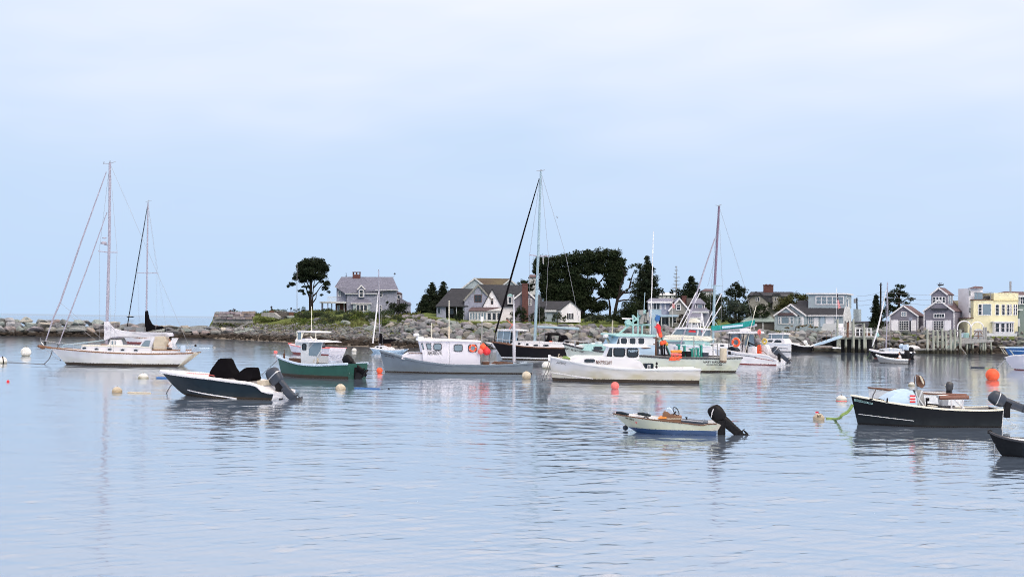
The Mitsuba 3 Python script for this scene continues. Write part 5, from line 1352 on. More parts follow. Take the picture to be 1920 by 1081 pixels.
# --- dark rowing boat in the corner
k = thing('rowing_boat', 'dark rowing boat cut off by the right edge of the picture', 'rowing boat')
H = Hull(k, 1.5, [(1853, 807.6), (1861, 812), (1883, 820.4), (1925, 828.6), (1990, 834), (2080, 832)], (1879, 854), (2066, 862), boot=0.05, tf=0.75, tm=0.5, pe=0.8)
H.shell('m_skiff', 'm_black', None, 'm_dark_metal', 0.035)
p = H.pl
H.open('m_clap_pale', 0.2, cap=0.05, capmat='m_clap_pale')
put('thwart', [p.rect(1930, 836, 1944, 838, -0.6, 0.6), p.rect(2000, 840, 2014, 842, -0.65, 0.65)], 'm_wood_grey', k)
put('stem_cap', p.ex([(1852.6, 812), (1853, 806), (1857.6, 805), (1861, 808), (1858, 814)], -0.06, 0.06), 'm_black', k)
rope('bow_chain', [p.pt(1866, 829), p.pt(1864.6, 842), ground(1865, 853)], 0.014, 'm_steel', 'short chain hanging into the water from the corner rowing boat')

# --- the little tender with the big black outboard
k = thing('tender', 'small white tender with a dark blue bottom and a big tilted black outboard', 'boat')
H = Hull(k, 1.65, [(1149.6, 774.6), (1186.7, 781.2), (1236.7, 787.8), (1286.7, 793), (1318, 796.6), (1322, 795), (1344, 794)], (1193.5, 809.4), (1343.5, 816.8), boot=0.17, tf=0.92, tm=0.45, pw=0.75, fine=1.5, keel=0.3, pe=0.8)
H.shell('m_white_green', 'm_blue_boot', 'm_white_old', 'm_brown', 0.022)
p = H.pl
H.open('m_clap_pale', 0.30, cap=0.06)
put('bow_roll', tube(p.pts([(1156.6, 773, -0.1), (1167, 774.6, -0.3), (1178, 777, -0.45)]), [0.045, 0.06, 0.05], 8), 'm_navy', k, smooth=40)
put('rail_roll', tube(p.pts([(1195.6, 774.6, 0.4), (1206, 775.6, 0.45), (1220, 778.6, 0.5)]), [0.045, 0.06, 0.04], 8), 'm_navy', k, smooth=40)
lines(p, k, 'bow_rail', [[(1153, 774.6), (1154.6, 772.6, -0.1), (1176, 776.6, -0.45), (1180, 780, -0.5)], [(1187, 775, 0.2), (1196, 774.4, 0.4), (1214, 777, 0.5), (1216, 783, 0.5)]], 0.011, 'm_steel')
put('bow_cleat', [p.rect(1212.4, 772.4, 1214, 783, 0.45, 0.5), p.tube([(1207, 783.6), (1210, 779.6), (1216, 783.8)], 0.03)], 'm_dark_metal', k)
put('console', [p.ex([(1232, 790), (1235, 784), (1241.6, 781.6), (1242.6, 774), (1246, 770.8), (1252, 772), (1258, 777.6), (1274, 780), (1277.4, 781), (1277.4, 791.6), (1250, 791)], -0.36, 0.36)], 'm_amber' if False else 'm_teak', k)
put('console_lip', p.rect(1250, 783.6, 1277.6, 785.4, -0.39, -0.36), 'm_tan', k)
put('seat_cushion', p.ex([(1232.6, 784.6), (1236, 782), (1249, 780.6), (1250, 784)], -0.385, 0.3), 'm_amber', k)
put('chart_bag', subdiv_box((0, 0, 0), (1, 1, 1), 1, 0, 0) if False else p.ex([(1246.4, 773), (1250, 765.4), (1254.6, 764.4), (1259, 768.6), (1262, 773.8), (1257, 776.4)], -0.25, 0.2), 'm_blue_grey', k)
c_ = p.pt(1267.6, 770.6, -0.1)
put('steering_wheel', [ring(c_, 0.155, 0.014, p.e * 0.9 - p.n * 0.5 + np.array([0, 0, 0.55]), 22, 6), tube([c_, p.pt(1262, 777.6, -0.1)], 0.02)] , 'm_black', k, smooth=True)
put('throttle', [p.rect(1286, 781.6, 1288.4, 789, 0.2, 0.26), p.rect(1284.6, 781, 1289, 783, 0.2, 0.26)], 'm_black', k)
put('stern_seat', [p.ex([(1277.6, 793), (1277.6, 788), (1327, 791.4), (1327, 796.4)], -0.5, 0.55)], 'm_gas_grey', k)
put('stern_bar', [p.tube([(1277, 786.4, -0.5), (1318, 790.6, -0.5), (1320, 784.4, -0.5)], 0.014), p.tube([(1320, 784, 0.5), (1319, 793, 0.5)], 0.016)], 'm_steel', k)
lettering(p, 'NH 204 B', 1171.6, 785.2, 1188, 3.4, -0.6, 'm_black', k, True, surf=H.surf, y1=788.8)
u_, z_ = p.q(1192.8, 791.4, -0.6)
put('sticker', tube([p.P(u_, H.surf(u_, z_) - 0.004, z_ - 0.03), p.P(u_, H.surf(u_, z_) - 0.004, z_ + 0.03)], 0.024, 6), 'm_red', k)
put('sponson_box', p.ex([(1320, 794), (1345, 793.4), (1352, 796), (1346, 806), (1326, 806)], -0.74, -0.70), 'm_white_old', k)
outboard(k, p, 1356, 797, 0.0, 0.92, 44, 'm_black', 'm_black', None, prop='m_black')
put('motor_clamp', p.ex([(1346, 788), (1359, 788), (1358, 818), (1345, 818)], -0.2, 0.2), 'm_black', k)  # clamp bracket, drawn black down to the water to include shadow and reflection
put('motor_mark', p.tube([(1333.6, 782, -0.19), (1335, 773, -0.20), (1338, 766, -0.19)], 0.016), 'm_trim', k)

# --- boats cut by the right edge
k = thing('motorboat', 'white hull of a motorboat cut off by the right edge behind the orange buoy', 'motorboat')
H = Hull(k, 2.6, [(1883.6, 670.6), (1901, 666), (1940, 664.6), (2040, 664)], (1902.6, 692.6), (2030, 698), boot=0.08, tf=0.9, tm=0.4, pe=0.75)
H.shell('m_lilac', 'm_red_boot', None, 'm_trim', 0.05)
H.deck('m_white')
p = H.pl
put('cabin', p.ex([(1950, 666), (1975, 652), (2020, 652), (2030, 666)], -0.9, 0.9), 'm_white', k)
put('bow_roller', p.ex([(1880, 672.6), (1882, 669.6), (1888, 668.6), (1888, 673)], -0.12, 0.12), 'm_dark_metal', k)
rope('mooring_rope', [p.pt(1884, 673), p.pt(1879, 680), p.pt(1871, 687), ground(1866, 690.6)], 0.018, 'm_clap_pale', 'pale mooring rope from the right edge motorboat towards the orange buoy')
rope('mooring_rope', [ground(1866, 691.6), ground(1852, 691), ground(1842, 688.4), ground(1837, 686.6)], 0.05, 'm_rope_green', 'dark green rope lying on the water between the float and the orange buoy')
k = thing('motorboat', 'blue hull of a boat moored at the pier by the right edge', 'motorboat')
H = Hull(k, 2.8, [(1884, 650.6), (1900, 651), (1960, 652), (2050, 652)], (1893, 667), (2040, 671), boot=0.1, tf=0.9, pe=0.8)
H.shell('m_blue', 'm_boot', None, 'm_pale_blue', 0.10)
H.deck('m_pale_blue')
p = H.pl
H.stripe((1892, 657), (1960, 659), 0.08, 'm_pale_blue')
put('pulpit', p.ex([(1873.6, 650.6), (1874, 649.4), (1893, 651.4), (1893, 653)], -0.3, 0.3), 'm_cream', k)
lines(p, k, 'bobstay', [[(1876, 651), (1883, 662)], [(1880, 652), (1889, 664)], [(1891, 653), (1901, 665, -1.2)]], 0.04, 'm_cream')

# --- the boat whose propeller just shows at the left edge
k = thing('motorboat', 'boat outside the left edge whose tilted black propeller just shows', 'motorboat')
H = Hull(k, 2.2, [(-190, 640), (-150, 645), (-90, 650), (-38, 650)], (-180, 668), (-40, 670), boot=0.1, tf=0.9)
H.shell('m_navy', 'm_boot', None, 'm_white', 0.06)
H.open('m_white', 0.4)
outboard(k, H.pl, -34, 652, 0.0, 1.35, 72, 'm_black', 'm_black', None, prop='m_black')

# --- mooring buoys and floats
buoy_on_water('mooring_buoy', 48.5, 667, 9.4, 'm_buoy', 'big white mooring ball left of the white yacht', 'ball', sink=0.12)
b_, g_, R_ = buoy_on_water('mooring_buoy', 5, 680.6, 8, 'm_buoy', 'cream mooring ball with a dark hoop at the left edge', 'ball', sink=0.25)
put('hoop', ring(g_ + [0, 0, R_ * 0.5], R_ * 1.02, 0.045, (0.9, 0.5, 0.1), 24, 6), 'm_black', b_)
buoy_on_water('mooring_buoy', 268.5, 709, 10, 'm_buoy', 'low white mooring ball near the bow of the dark blue speedboat', 'ball', sink=0.52)
buoy_on_water('mooring_buoy', 219.5, 735, 9.4, 'm_buoy_old', 'stained white mooring can floating left of the blue speedboat', 'drum')
buoy_on_water('mooring_buoy', 638.5, 729.6, 9.4, 'm_buoy_old', 'stained white mooring can with small black marks below the green workboat', 'drum', band=(0.18, 0.36, 'm_tan'))
buoy_on_water('mooring_buoy', 987, 710, 8.6, 'm_buoy_old', 'yellowed mooring ball at the stern of the slate blue lobster boat', 'ball', sink=0.16)
buoy_on_water('mooring_buoy', 1024.5, 690.6, 8.6, 'm_buoy', 'white mooring ball beside the bow of the white lobster boat', 'ball', sink=0.2)
b_, g_, R_ = buoy_on_water('mooring_buoy', 1153, 729, 7.8, 'm_pink', 'pinkish red mooring ball in front of the white lobster boat', 'ball', sink=0.12)
buoy_on_water('mooring_buoy', 711.6, 698.6, 5.8, 'm_orange', 'small orange ball at the bow of the slate blue lobster boat', 'ball', sink=0.12)
buoy_on_water('mooring_buoy', 1860.8, 711.6, 12.4, 'm_orange', 'big orange mooring ball in front of the right edge motorboat', 'ball', sink=0.14)
buoy_on_water('mooring_buoy', 1577.6, 751.4, 10, 'm_buoy', 'plain white mooring can above the green rope of the black skiff', 'drum', band=(-0.1, 0.12, 'm_pink'))
b_, g_, R_ = buoy_on_water('mooring_buoy', 1535, 786, 10.6, 'm_buoy_old', 'white mooring can with red and black marks at the end of the green rope', 'drum')
fp = facing(1535, g_[1] - R_ - 0.02)
lettering(fp, 'MT', 1531.5, 781.6, 1540, 4.4, 0.0, 'm_black', b_, True)
put('red_mark', fp.ex([(1528.6, 772.8), (1530, 771), (1535, 771), (1534.4, 774), (1530, 774)], 0.03, 0.06), 'm_red', b_)
buoy_on_water('mooring_buoy', 1172.6, 806.6, 5.2, 'm_gas_grey', 'small dark grey ball under the bow of the white tender', 'ball', sink=0.0)
buoy_on_water('mooring_buoy', 1709.6, 723, 6.6, 'm_buoy', 'far white mooring can beside the brown hood of the black skiff', 'drum')
buoy_on_water('mooring_buoy', 1775.6, 724, 4.4, 'm_buoy', 'smallest white mooring can behind the white skiff', 'drum')
buoy_on_water('mooring_buoy', 664, 658.6, 4.6, 'm_buoy', 'small white mooring ball left of the little daysailer', 'ball', sink=0.3)
buoy_on_water('float', 15, 715.4, 2.6, 'm_red', 'tiny red lobster float low at the left', 'ball', cat='float')
buoy_on_water('float', 516.6, 660.4, 3.4, 'm_pink', 'tiny pink float left of the green workboat', 'can', cat='float')
buoy_on_water('float', 401.6, 652.6, 2.6, 'm_wood_grey', 'tiny grey float right of the stern of the white yacht', 'can', cat='float')
buoy_on_water('float', 729, 729, 1.8, 'm_black', 'tiny black float right of the blue spar', 'ball', cat='float')
floating_bar('spar', 373, 652.5, 393, 652.6, 0.05, 'm_blue_grey', 'thin grey stick floating behind the stern of the white yacht', 'spar')
floating_bar('spar', 293, 708.4, 318, 708.6, 0.06, 'm_blue', 'blue floating spar left of the dark blue speedboat', 'spar')
floating_bar('spar', 664, 728, 713, 729.4, 0.05, 'm_blue', 'long blue floating spar right of the marked mooring can', 'spar')
floating_bar('spar', 239, 736.4, 283, 737.4, 0.045, 'm_tan', 'brown floating stick right of the stained mooring can', 'spar')
floating_bar('spar', 1820, 689.6, 1846, 690.2, 0.12, 'm_gas_grey', 'thick grey float left of the orange buoy', 'float')

# --- small ship on the horizon
k = thing('ship', 'tiny dark fishing ship far out on the horizon', 'ship')
q_ = facing(243, 1500.0)
put('hull', q_.ex([(236.6, 592.6), (239, 594.6), (249, 594.8), (250, 592.8)], 0, 3), 'm_navy', k)
put('deckhouse', q_.rect(240, 591, 246, 592.7, 0.3, 2.6), 'm_clap_pale', k)

# ------------------------------------------------------------------ houses: drawn in survey pixels on an upright plane, built back in depth
def gable(pl, k, pk, le, re, ybot, v0, v1, wall, roof, trim='m_trim', ov=0.2, th=0.13, base=None, name='wall', rake=0.10):
    """A volume whose gable faces the viewer: peak pk, eaves le and re (pixels), down to ybot, running back from v0 to v1."""
    P, L, R = (np.array(pl.q(*q, v0)) for q in (pk, le, re))
    zb = pl.q(pk[0], ybot, v0)[1]
    put(name, pl.exm([(L[0], zb), (R[0], zb), tuple(R), tuple(P), tuple(L)], v0, v1), wall, k)
    for a in (L, R):
        d = (a - P) / np.linalg.norm(a - P)
        e = a + d * ov
        nrm = np.array([-d[1], d[0]])
        if nrm[1] < 0:
            nrm = -nrm
        put('roof', pl.exm([tuple(P + nrm * 0.012), tuple(e + nrm * 0.012), tuple(e + nrm * th), tuple(P + np.array([0, th / max(nrm[1], .2)]))], v0 - 0.22, v1 + 0.2), roof, k)
        if trim:
            put('rake_board', pl.exm([tuple(P - nrm * rake + d * 0.1), tuple(e - nrm * rake), tuple(e + nrm * th * 1.1), tuple(P + np.array([0, th * 1.1 / max(nrm[1], .2)]))], v0 - 0.27, v0 - 0.222), trim, k)


def roof_along(pl, k, x0, x1, ye, r0, r1, yr, v0, v1, mt, fascia='m_trim', back=None):
    """A roof whose ridge runs along the picture: eave x0..x1 at height ye on the depth v0, ridge r0..r1 at yr on v1."""
    vb = 2 * v1 - v0 if back is None else back
    (a0, za), (a1, zc) = pl.q(x0, ye, v0), pl.q(x1, ye, v0)
    (b0, zb), (b1, zd) = pl.q(r0, yr, v1), pl.q(r1, yr, v1)
    zr = (zb + zd) / 2
    put('roof', convex([pl.P(a0, v0, za), pl.P(a1, v0, zc), pl.P(b0, v1, zr), pl.P(b1, v1, zr), pl.P(a0, vb, za), pl.P(a1, vb, zc), pl.P(a0, v0, za - 0.12), pl.P(a1, v0, zc - 0.12), pl.P(a0, vb, za - 0.12), pl.P(a1, vb, zc - 0.12)]), mt, k)
    if fascia:
        put('fascia', pl.exm([(a0, za - 0.30), (a1, zc - 0.30), (a1, zc + 0.0), (a0, za + 0.0)], v0 - 0.05, v0 - 0.003), fascia, k)


def win(pl, k, x0, y0, x1, y1, v, nx=1, ny=1, glass='m_glass', frame='m_trim', fw=0.9, name='window'):
    """A window: a frame with sash bars that stands proud of the wall, and one pane behind each light."""
    w = key(name, k)
    put('pane', pl.rect(x0, y0, x1, y1, v - 0.04, v + 0.02), glass, w)
    fr = [pl.rect(x0 - fw, y0 - fw, x1 + fw, y0, v - 0.10, v), pl.rect(x0 - fw, y1, x1 + fw, y1 + fw, v - 0.10, v), pl.rect(x0 - fw, y0, x0, y1, v - 0.10, v), pl.rect(x1, y0, x1 + fw, y1, v - 0.10, v)]
    b = 0.35 * min(1.0, fw)
    for i in range(1, nx):
        x = x0 + (x1 - x0) * i / nx
        fr.append(pl.rect(x - b, y0, x + b, y1, v - 0.08, v - 0.03))
    for i in range(1, ny):
        y = y0 + (y1 - y0) * i / ny
        fr.append(pl.rect(x0, y - b, x1, y + b, v - 0.075, v - 0.03))
    put('frame', fr, frame, w)


def wallbox(pl, k, x0, y0, x1, y1, v0, v1, mt, name='wall'):
    put(name, pl.rect(x0, y0, x1, y1, v0, v1), mt, k)


# --- the shingled house on the headland
k = thing('shingle_house', 'big grey shingled house with porch and dormer on the grassy headland', 'house')
p = facing(690, 268.0, 3)
wallbox(p, k, 650, 549, 706, 592, 0, 8, 'm_shingle_grey')
wallbox(p, k, 706, 543, 744, 592, 0.6, 8, 'm_shingle_grey')
wallbox(p, k, 631, 538, 649, 568, 1.2, 8, 'm_shingle_grey')
wallbox(p, k, 629, 567.6, 649, 592, 1.6, 8, 'm_brick', 'brick_wall')
put('roof', convex([p.pt(*a) for a in ((627.6, 537.2, 0.9), (747.4, 543.2, -0.3), (704, 542.8, -0.3), (647, 550, -0.5), (640, 518.6, 4.2), (736.4, 519, 4.2), (627.6, 537.2, 8.5), (747.4, 543.2, 8.6))]), 'm_roof_grey', k)
put('roof', convex([p.pt(*a) for a in ((646.6, 550, -0.5), (707.2, 550, -0.5), (652, 527, 2.6), (701, 527, 2.6), (646.6, 550, 3), (707.2, 550, 3))]), 'm_roof_grey', k)
for x0, x1, y in ((646.6, 707.2, 549.6), (703.5, 747.4, 542.8)):
    put('fascia', p.rect(x0, y, x1, y + 1.6, -0.55 if y > 545 else -0.33, -0.51 if y > 545 else -0.3), 'm_clap_pale', k)
put('fascia', p.rect(627.6, 537, 649, 538.6, 0.86, 0.9), 'm_clap_pale', k)
d = key('dormer', k)
gable(p, d, (677.5, 535), (671.4, 541.6), (683.8, 541.6), 557, -0.55, 3, 'm_shingle_grey', 'm_roof_grey', 'm_trim', 0.22, 0.12, rake=0.10)
win(p, k, 674.4, 544, 680.4, 555.6, -0.56, 1, 2, fw=1.2)
put('bay', p.ex([(662, 568), (694, 568), (694, 592), (662, 592)], -0.9, 0), 'm_clap_blue', k)
put('bay_roof', convex([p.pt(*a) for a in ((657.6, 567.4, -1.2), (697, 567.4, -1.2), (667, 560, -0.05), (688, 560, -0.05), (657.6, 567.4, -0.05), (697, 567.4, -0.05), (657.6, 568.6, -1.2), (697, 568.6, -1.2))]), 'm_roof_grey', k)
put('bay_fascia', p.rect(658, 567.8, 696.6, 569.4, -1.24, -1.2), 'm_trim', k)
for i in range(3):
    win(p, k, 668.6 + 7 * i, 572, 674 + 7 * i, 582.6, -0.9, 1, 1, fw=0.8)
win(p, k, 711.6, 547, 716, 555.4, 0.6, 1, 2, fw=1.0)
win(p, k, 709, 573, 715.4, 582.4, 0.6, 2, 2, fw=1.0)
win(p, k, 634.4, 546, 638.4, 554.6, 1.2, 1, 2, 'm_glass_pale', fw=0.8)
win(p, k, 632.4, 572.6, 636.6, 582, 1.6, 1, 1, 'm_glass_pale', fw=0.6)
put('corner_board', p.rect(644.4, 568.4, 646.4, 592, 1.4, 1.59), 'm_trim', k)
ch = put('chimney', p.rect(661.2, 514.4, 675.6, 525, 3.6, 4.8), 'm_brick', k)
put('chimney_cap', [p.rect(660.6, 509.4, 676.2, 510.6, 3.5, 4.9)] + [p.rect(x, 510.6, x + 2, 514.4, 3.6, 4.8) for x in (661.2, 667.4, 673.6)], 'm_brick', ch)
put('finial', [p.tube([(649, 519, 4.2), (649, 511.6, 4.2)], 0.06), p.rect(647.8, 516, 650.2, 517, 4.1, 4.3)], 'm_dark_metal', k)
put('weathervane', [p.tube([(738, 520, 4.2), (740, 514, 4.2)], 0.02), p.ex([(738, 513.6), (740, 510.6), (742, 513), (741, 514.6)], 4.1, 4.3)], 'm_dark_metal', k)
po = key('porch', k)
put('roof', p.ex([(598.8, 567.6), (599.6, 565), (649, 565), (649, 568.4)], -0.5, 4), 'm_clap_pale', po)
for x, v in ((603.2, 0), (614.6, 0), (622, 3.6), (605, 3.6)):
    put('post', p.rect(x - 0.9, 567.8, x + 0.9, 594, v - 0.1, v + 0.1), 'm_shingle_grey', po)
put('railing', [p.rect(614.4, 556, 631, 557, 0.2, 0.26), p.rect(614.4, 557, 615.4, 565, 0.18, 0.28)] + [p.rect(x, 557, x + 0.5, 565, 0.2, 0.25) for x in np.arange(617, 631, 1.6)], 'm_clap_pale', po)
wallbox(p, k, 743, 549, 753, 592, 2.0, 7, 'm_shingle_mauve')
put('roof', convex([p.pt(*a) for a in ((741, 550, 1.7), (754.6, 550.4, 1.7), (743, 545.6, 4), (752, 548, 4), (741, 550, 7.2), (754.6, 550.4, 7.2))]), 'm_roof_brown', k)
win(p, k, 745.4, 553.6, 749.6, 560, 2.0, 1, 1, fw=1.2)
wallbox(p, k, 752, 566, 769, 592, 1.4, 7, 'm_shingle_grey')
put('roof', convex([p.pt(*a) for a in ((750, 558, 1.0), (772, 570, 1.0), (772, 571.4, 1.0), (750, 569, 1.0), (750, 558, 7.4), (772, 570, 7.4), (772, 571.4, 7.4), (750, 569, 7.4))]), 'm_roof_grey', k)
k = thing('picket_fence', 'white picket fence right of the headland house', 'fence')
for x in np.arange(764, 786, 1.6):
    put('picket', p.rect(x, 587, x + 0.9, 592, -1.02, -0.98), 'm_trim', k)
put('rail', [p.rect(763, 588, 786.6, 588.6, -0.97, -0.93), p.rect(763, 590.4, 786.6, 591, -0.97, -0.93)], 'm_trim', k)

# --- the rambling house of many gables
k = thing('shingle_house', 'rambling dark roofed house with a white gable and a sunroom behind the rock bank', 'house')
p = facing(900, 213.0, 2)
wallbox(p, k, 818.6, 573, 836, 600, 0.2, 7, 'm_shingle_grey')
wallbox(p, k, 836, 573, 872, 602, 3.0, 7, 'm_shingle_dark')
roof_along(p, k, 816.6, 878, 573.4, 845.6, 893, 540.6, -0.4, 4.2, 'm_roof_dark', None)
win(p, k, 821, 577, 825.4, 587, 0.2, 1, 1, frame='m_clap_blue', fw=0.6)
win(p, k, 843, 578.6, 849.6, 588, 3.0, 1, 1, 'm_glass_pale', fw=0.5)
for x in (855.4, 868.4):
    put('porch_post', p.ex([(x, 600), (x - 0.7, 573), (x + 1.4, 573), (x + 1.6, 600)], 0.2, 0.5), 'm_clap_pale', k)
gable(p, k, (896.4, 534), (871, 562), (921.8, 562), 602, -0.3, 8, 'm_shingle_grey', 'm_roof_dark', 'm_shingle_tan', 0.2, 0.14, rake=0.12)
win(p, k, 890, 553, 902.4, 565.4, -0.3, 2, 2, frame='m_brown', fw=0.8)
arch = [(888.8 + 7.5 - 7.5 * math.cos(t), 551.6 - 13.4 * math.sin(t)) for t in np.linspace(0, PI, 14)]
put('arch_trim', [p.tube([(x, y, -0.34) for x, y in arch], 0.07, n=5)], 'm_clap_green', k)
roof_along(p, k, 905, 985, 573, 897, 979, 533.6, 0.2, 5.0, 'm_roof_dark', None)
wallbox(p, k, 905, 572, 985, 602, 0.6, 8, 'm_clap_white')
gable(p, k, (922.6, 543), (905.6, 574.6), (940, 574.6), 602, -0.5, 3, 'm_clap_white', 'm_roof_dark', None, 0.05, 0.12)
win(p, k, 921, 560, 924.2, 569.6, -0.5, 1, 1, frame='m_brown', fw=0.5)
s_ = key('sunroom', k)
put('wall', p.rect(879.6, 582, 941, 602, -2.4, -0.32), 'm_trim', s_)
put('roof', convex([p.pt(*a) for a in ((877.6, 582, -2.7), (943, 582, -2.7), (877.6, 583, -2.7), (943, 583, -2.7), (884, 575.6, -0.52), (940, 575.6, -0.52), (884, 582, -0.52), (940, 582, -0.52))]), 'm_roof_brown', s_)
put('gable_trim', p.ex([(912, 582.6), (940, 576.4), (943, 582.6)], -2.78, -2.71), 'm_trim', s_)
for i, (x0, x1) in enumerate(((881.4, 884.6), (886.2, 889.8), (891.4, 895), (897.4, 900.8), (902.4, 905.8), (907.4, 911))):
    win(p, s_, x0, 586, x1, 598.4, -2.4, 1, 1, 'm_glass_pale', fw=0.5)
for x0, x1 in ((914.4, 920.4), (923.6, 929.6), (932.4, 937.6)):
    win(p, s_, x0, 586.4, x1, 599, -2.4, 1, 1, 'm_glass', fw=1.0)
d = key('dormer', k)
put('wall', p.rect(951.6, 553.4, 961, 570.4, -0.1, 3), 'm_trim', d)
put('roof', convex([p.pt(*a) for a in ((950.4, 554.6, -0.3), (962.4, 554.6, -0.3), (953.6, 551.4, -0.3), (959.4, 551.4, -0.3), (956.4, 550.2, -0.3), (950.4, 554.6, 3), (962.4, 554.6, 3), (956.4, 550.2, 3))]), 'm_turquoise', d)
win(p, d, 953.8, 557.4, 958.8, 568, -0.1, 1, 1, fw=0.6)
gable(p, k, (984.6, 543.6), (966, 558.6), (1004, 560.6), 602, -0.2, 6, 'm_shingle_mauve', 'm_roof_brown', 'm_trim', 0.25, 0.14, rake=0.09)
ch = put('chimney', p.rect(979, 532.4, 990, 602, -0.9, 0.3), 'm_brick', k)
put('chimney_cap', p.rect(978.2, 531, 990.8, 532.8, -0.98, 0.38), 'm_brick', ch)
win(p, k, 991.8, 560.4, 996.6, 571.6, -0.2, 2, 3, fw=1.0)
put('roof', convex([p.pt(*a) for a in ((996, 575, 0.4), (1023, 575, 0.4), (1000, 552, 4), (1012, 552, 4), (996, 575, 7), (1023, 575, 7))]), 'm_roof_dark', k)
wallbox(p, k, 998, 575, 1021, 603, 0.7, 6, 'm_shingle_dark')

k = thing('house', 'grey gabled house with a mossy roof behind the rambling house', 'house')
p = facing(915, 240.0, 2)
gable(p, k, (890, 522), (866, 541), (914, 541), 600, 0, 9, 'm_clap_blue', 'm_roof_moss', 'm_clap_pale', 0.3, 0.16)
gable(p, k, (956, 524.6), (944, 534.4), (970, 535.6), 600, 0, 7, 'm_clap_blue', 'm_roof_moss', 'm_clap_pale', 0.3, 0.16)
roof_along(p, k, 897, 960, 535, 890, 957, 521.6, 0.3, 4.5, 'm_roof_moss', 'm_clap_pale')
wallbox(p, k, 897, 535, 960, 600, 0.8, 8, 'm_clap_blue')

# --- the little white cottage
k = thing('cottage', 'little white cottage with a shuttered window in front of the big dark tree', 'cottage')
p = facing(1070, 211.0, 9)
gable(p, k, (1070.2, 565), (1051.6, 580.4), (1089, 582), 604, 0, 5, 'm_clap_white', 'm_roof_dark', None, 0.14, 0.10)
win(p, k, 1066.6, 587.4, 1072, 597.4, 0, 2, 3, fw=0.5)
for x0, x1 in ((1063.2, 1066), (1072.6, 1075.4)):
    put('shutter', p.rect(x0, 587, x1, 598, -0.05, 0), 'm_dark_metal', k)
p = facing(1040, 213.5, 4)
roof_along(p, k, 1020, 1058, 581, 1018, 1069, 564.4, 0.0, 3.4, 'm_roof_dark', 'm_clap_pale')
wallbox(p, k, 1021.6, 581, 1056, 604, 0.4, 5, 'm_clap_blue')

# --- the house with the balcony
k = thing('shingle_house', 'grey shingled house with a pale balcony and a pointed gable behind the boats', 'house')
p = facing(1265, 208.0, -3)
wallbox(p, k, 1217, 564.6, 1256, 612, 0.6, 8, 'm_shingle_grey')
roof_along(p, k, 1214.6, 1262, 564.6, 1219, 1262, 559, 0.0, 3.5, 'm_roof_grey', 'm_trim')
for x0, x1 in ((1218.4, 1223), (1225, 1230.4), (1231.6, 1237)):
    win(p, k, x0, 567.6, x1, 579.4, 0.6, 1, 1, 'm_glass', fw=0.7)
put('corner_board', [p.rect(x, 565.4, x + 1.6, 580, 0.4, 0.59) for x in (1216, 1238.4, 1246.4)], 'm_trim', k)
bal = key('balcony', k)
put('deck', p.rect(1217, 589.8, 1272, 593.6, -2.2, 0.6), 'm_pale_blue', bal)
put('panel', [p.rect(1219, 580.6, 1240, 589.6, -2.1, -2.02), p.rect(1219, 579.6, 1240.6, 580.7, -2.16, -1.98)], 'm_pale_blue', bal)
put('post', [p.rect(x, 593.6, x + 1.5, 612, -2.1, -1.9) for x in (1218, 1230.4, 1239.6, 1254, 1260)], 'm_clap_pale', bal)
wallbox(p, k, 1256, 580, 1330, 612, 0.4, 8, 'm_shingle_grey')
gable(p, k, (1273.6, 560), (1255, 581), (1293, 582.6), 612, 0, 8, 'm_shingle_tan', 'm_roof_grey', 'm_trim', 0.25, 0.13, rake=0.10)
win(p, k, 1269, 571, 1275.4, 580.4, 0, 1, 2, fw=1.3)
win(p, k, 1263, 596, 1268, 604.4, 0, 1, 2, fw=0.8)
for x0 in (1222, 1232.4, 1241.6, 1247.8):
    win(p, k, x0, 596, x0 + 5, 607, 0.6, 1, 1, fw=0.4)
ch = put('chimney', p.rect(1279.4, 555.4, 1287.6, 575, 3, 4.2), 'm_brick', k)
put('chimney_cap', p.rect(1278.8, 554.4, 1288.2, 555.6, 2.92, 4.28), 'm_brick', ch)
wallbox(p, k, 1287.6, 558.4, 1298, 585, 2.6, 8, 'm_shingle_dark')
put('roof', convex([p.pt(*a) for a in ((1293, 568.6, 0.6), (1324.6, 569.6, 0.6), (1300, 558.6, 4), (1313, 558.8, 4), (1293, 568.6, 8), (1324.6, 569.6, 8))]), 'm_roof_grey', k)
wallbox(p, k, 1297, 568.8, 1321.6, 582, 1.0, 7, 'm_shingle_mauve')
win(p, k, 1308.8, 571.6, 1316, 577.6, 1.0, 1, 1, 'm_glass_pale', fw=1.1)
for x in (1303, 1320):
    put('corner_board', p.rect(x, 570, x + 1.6, 580, 0.85, 0.99), 'm_trim', k)
roof_along(p, k, 1292, 1329, 583, 1296, 1325, 576.6, -0.3, 0.95, 'm_roof_grey', 'm_clap_pale', back=1.0)
roof_along(p, k, 1286, 1319, 594.4, 1288, 1318, 586.4, -2.2, -0.02, 'm_roof_grey', 'm_clap_pale', back=0.35)
put('porch_post', [p.rect(x, 595.4, x + 1.4, 612, -2.1, -1.95) for x in (1291, 1303, 1316)], 'm_clap_pale', k)

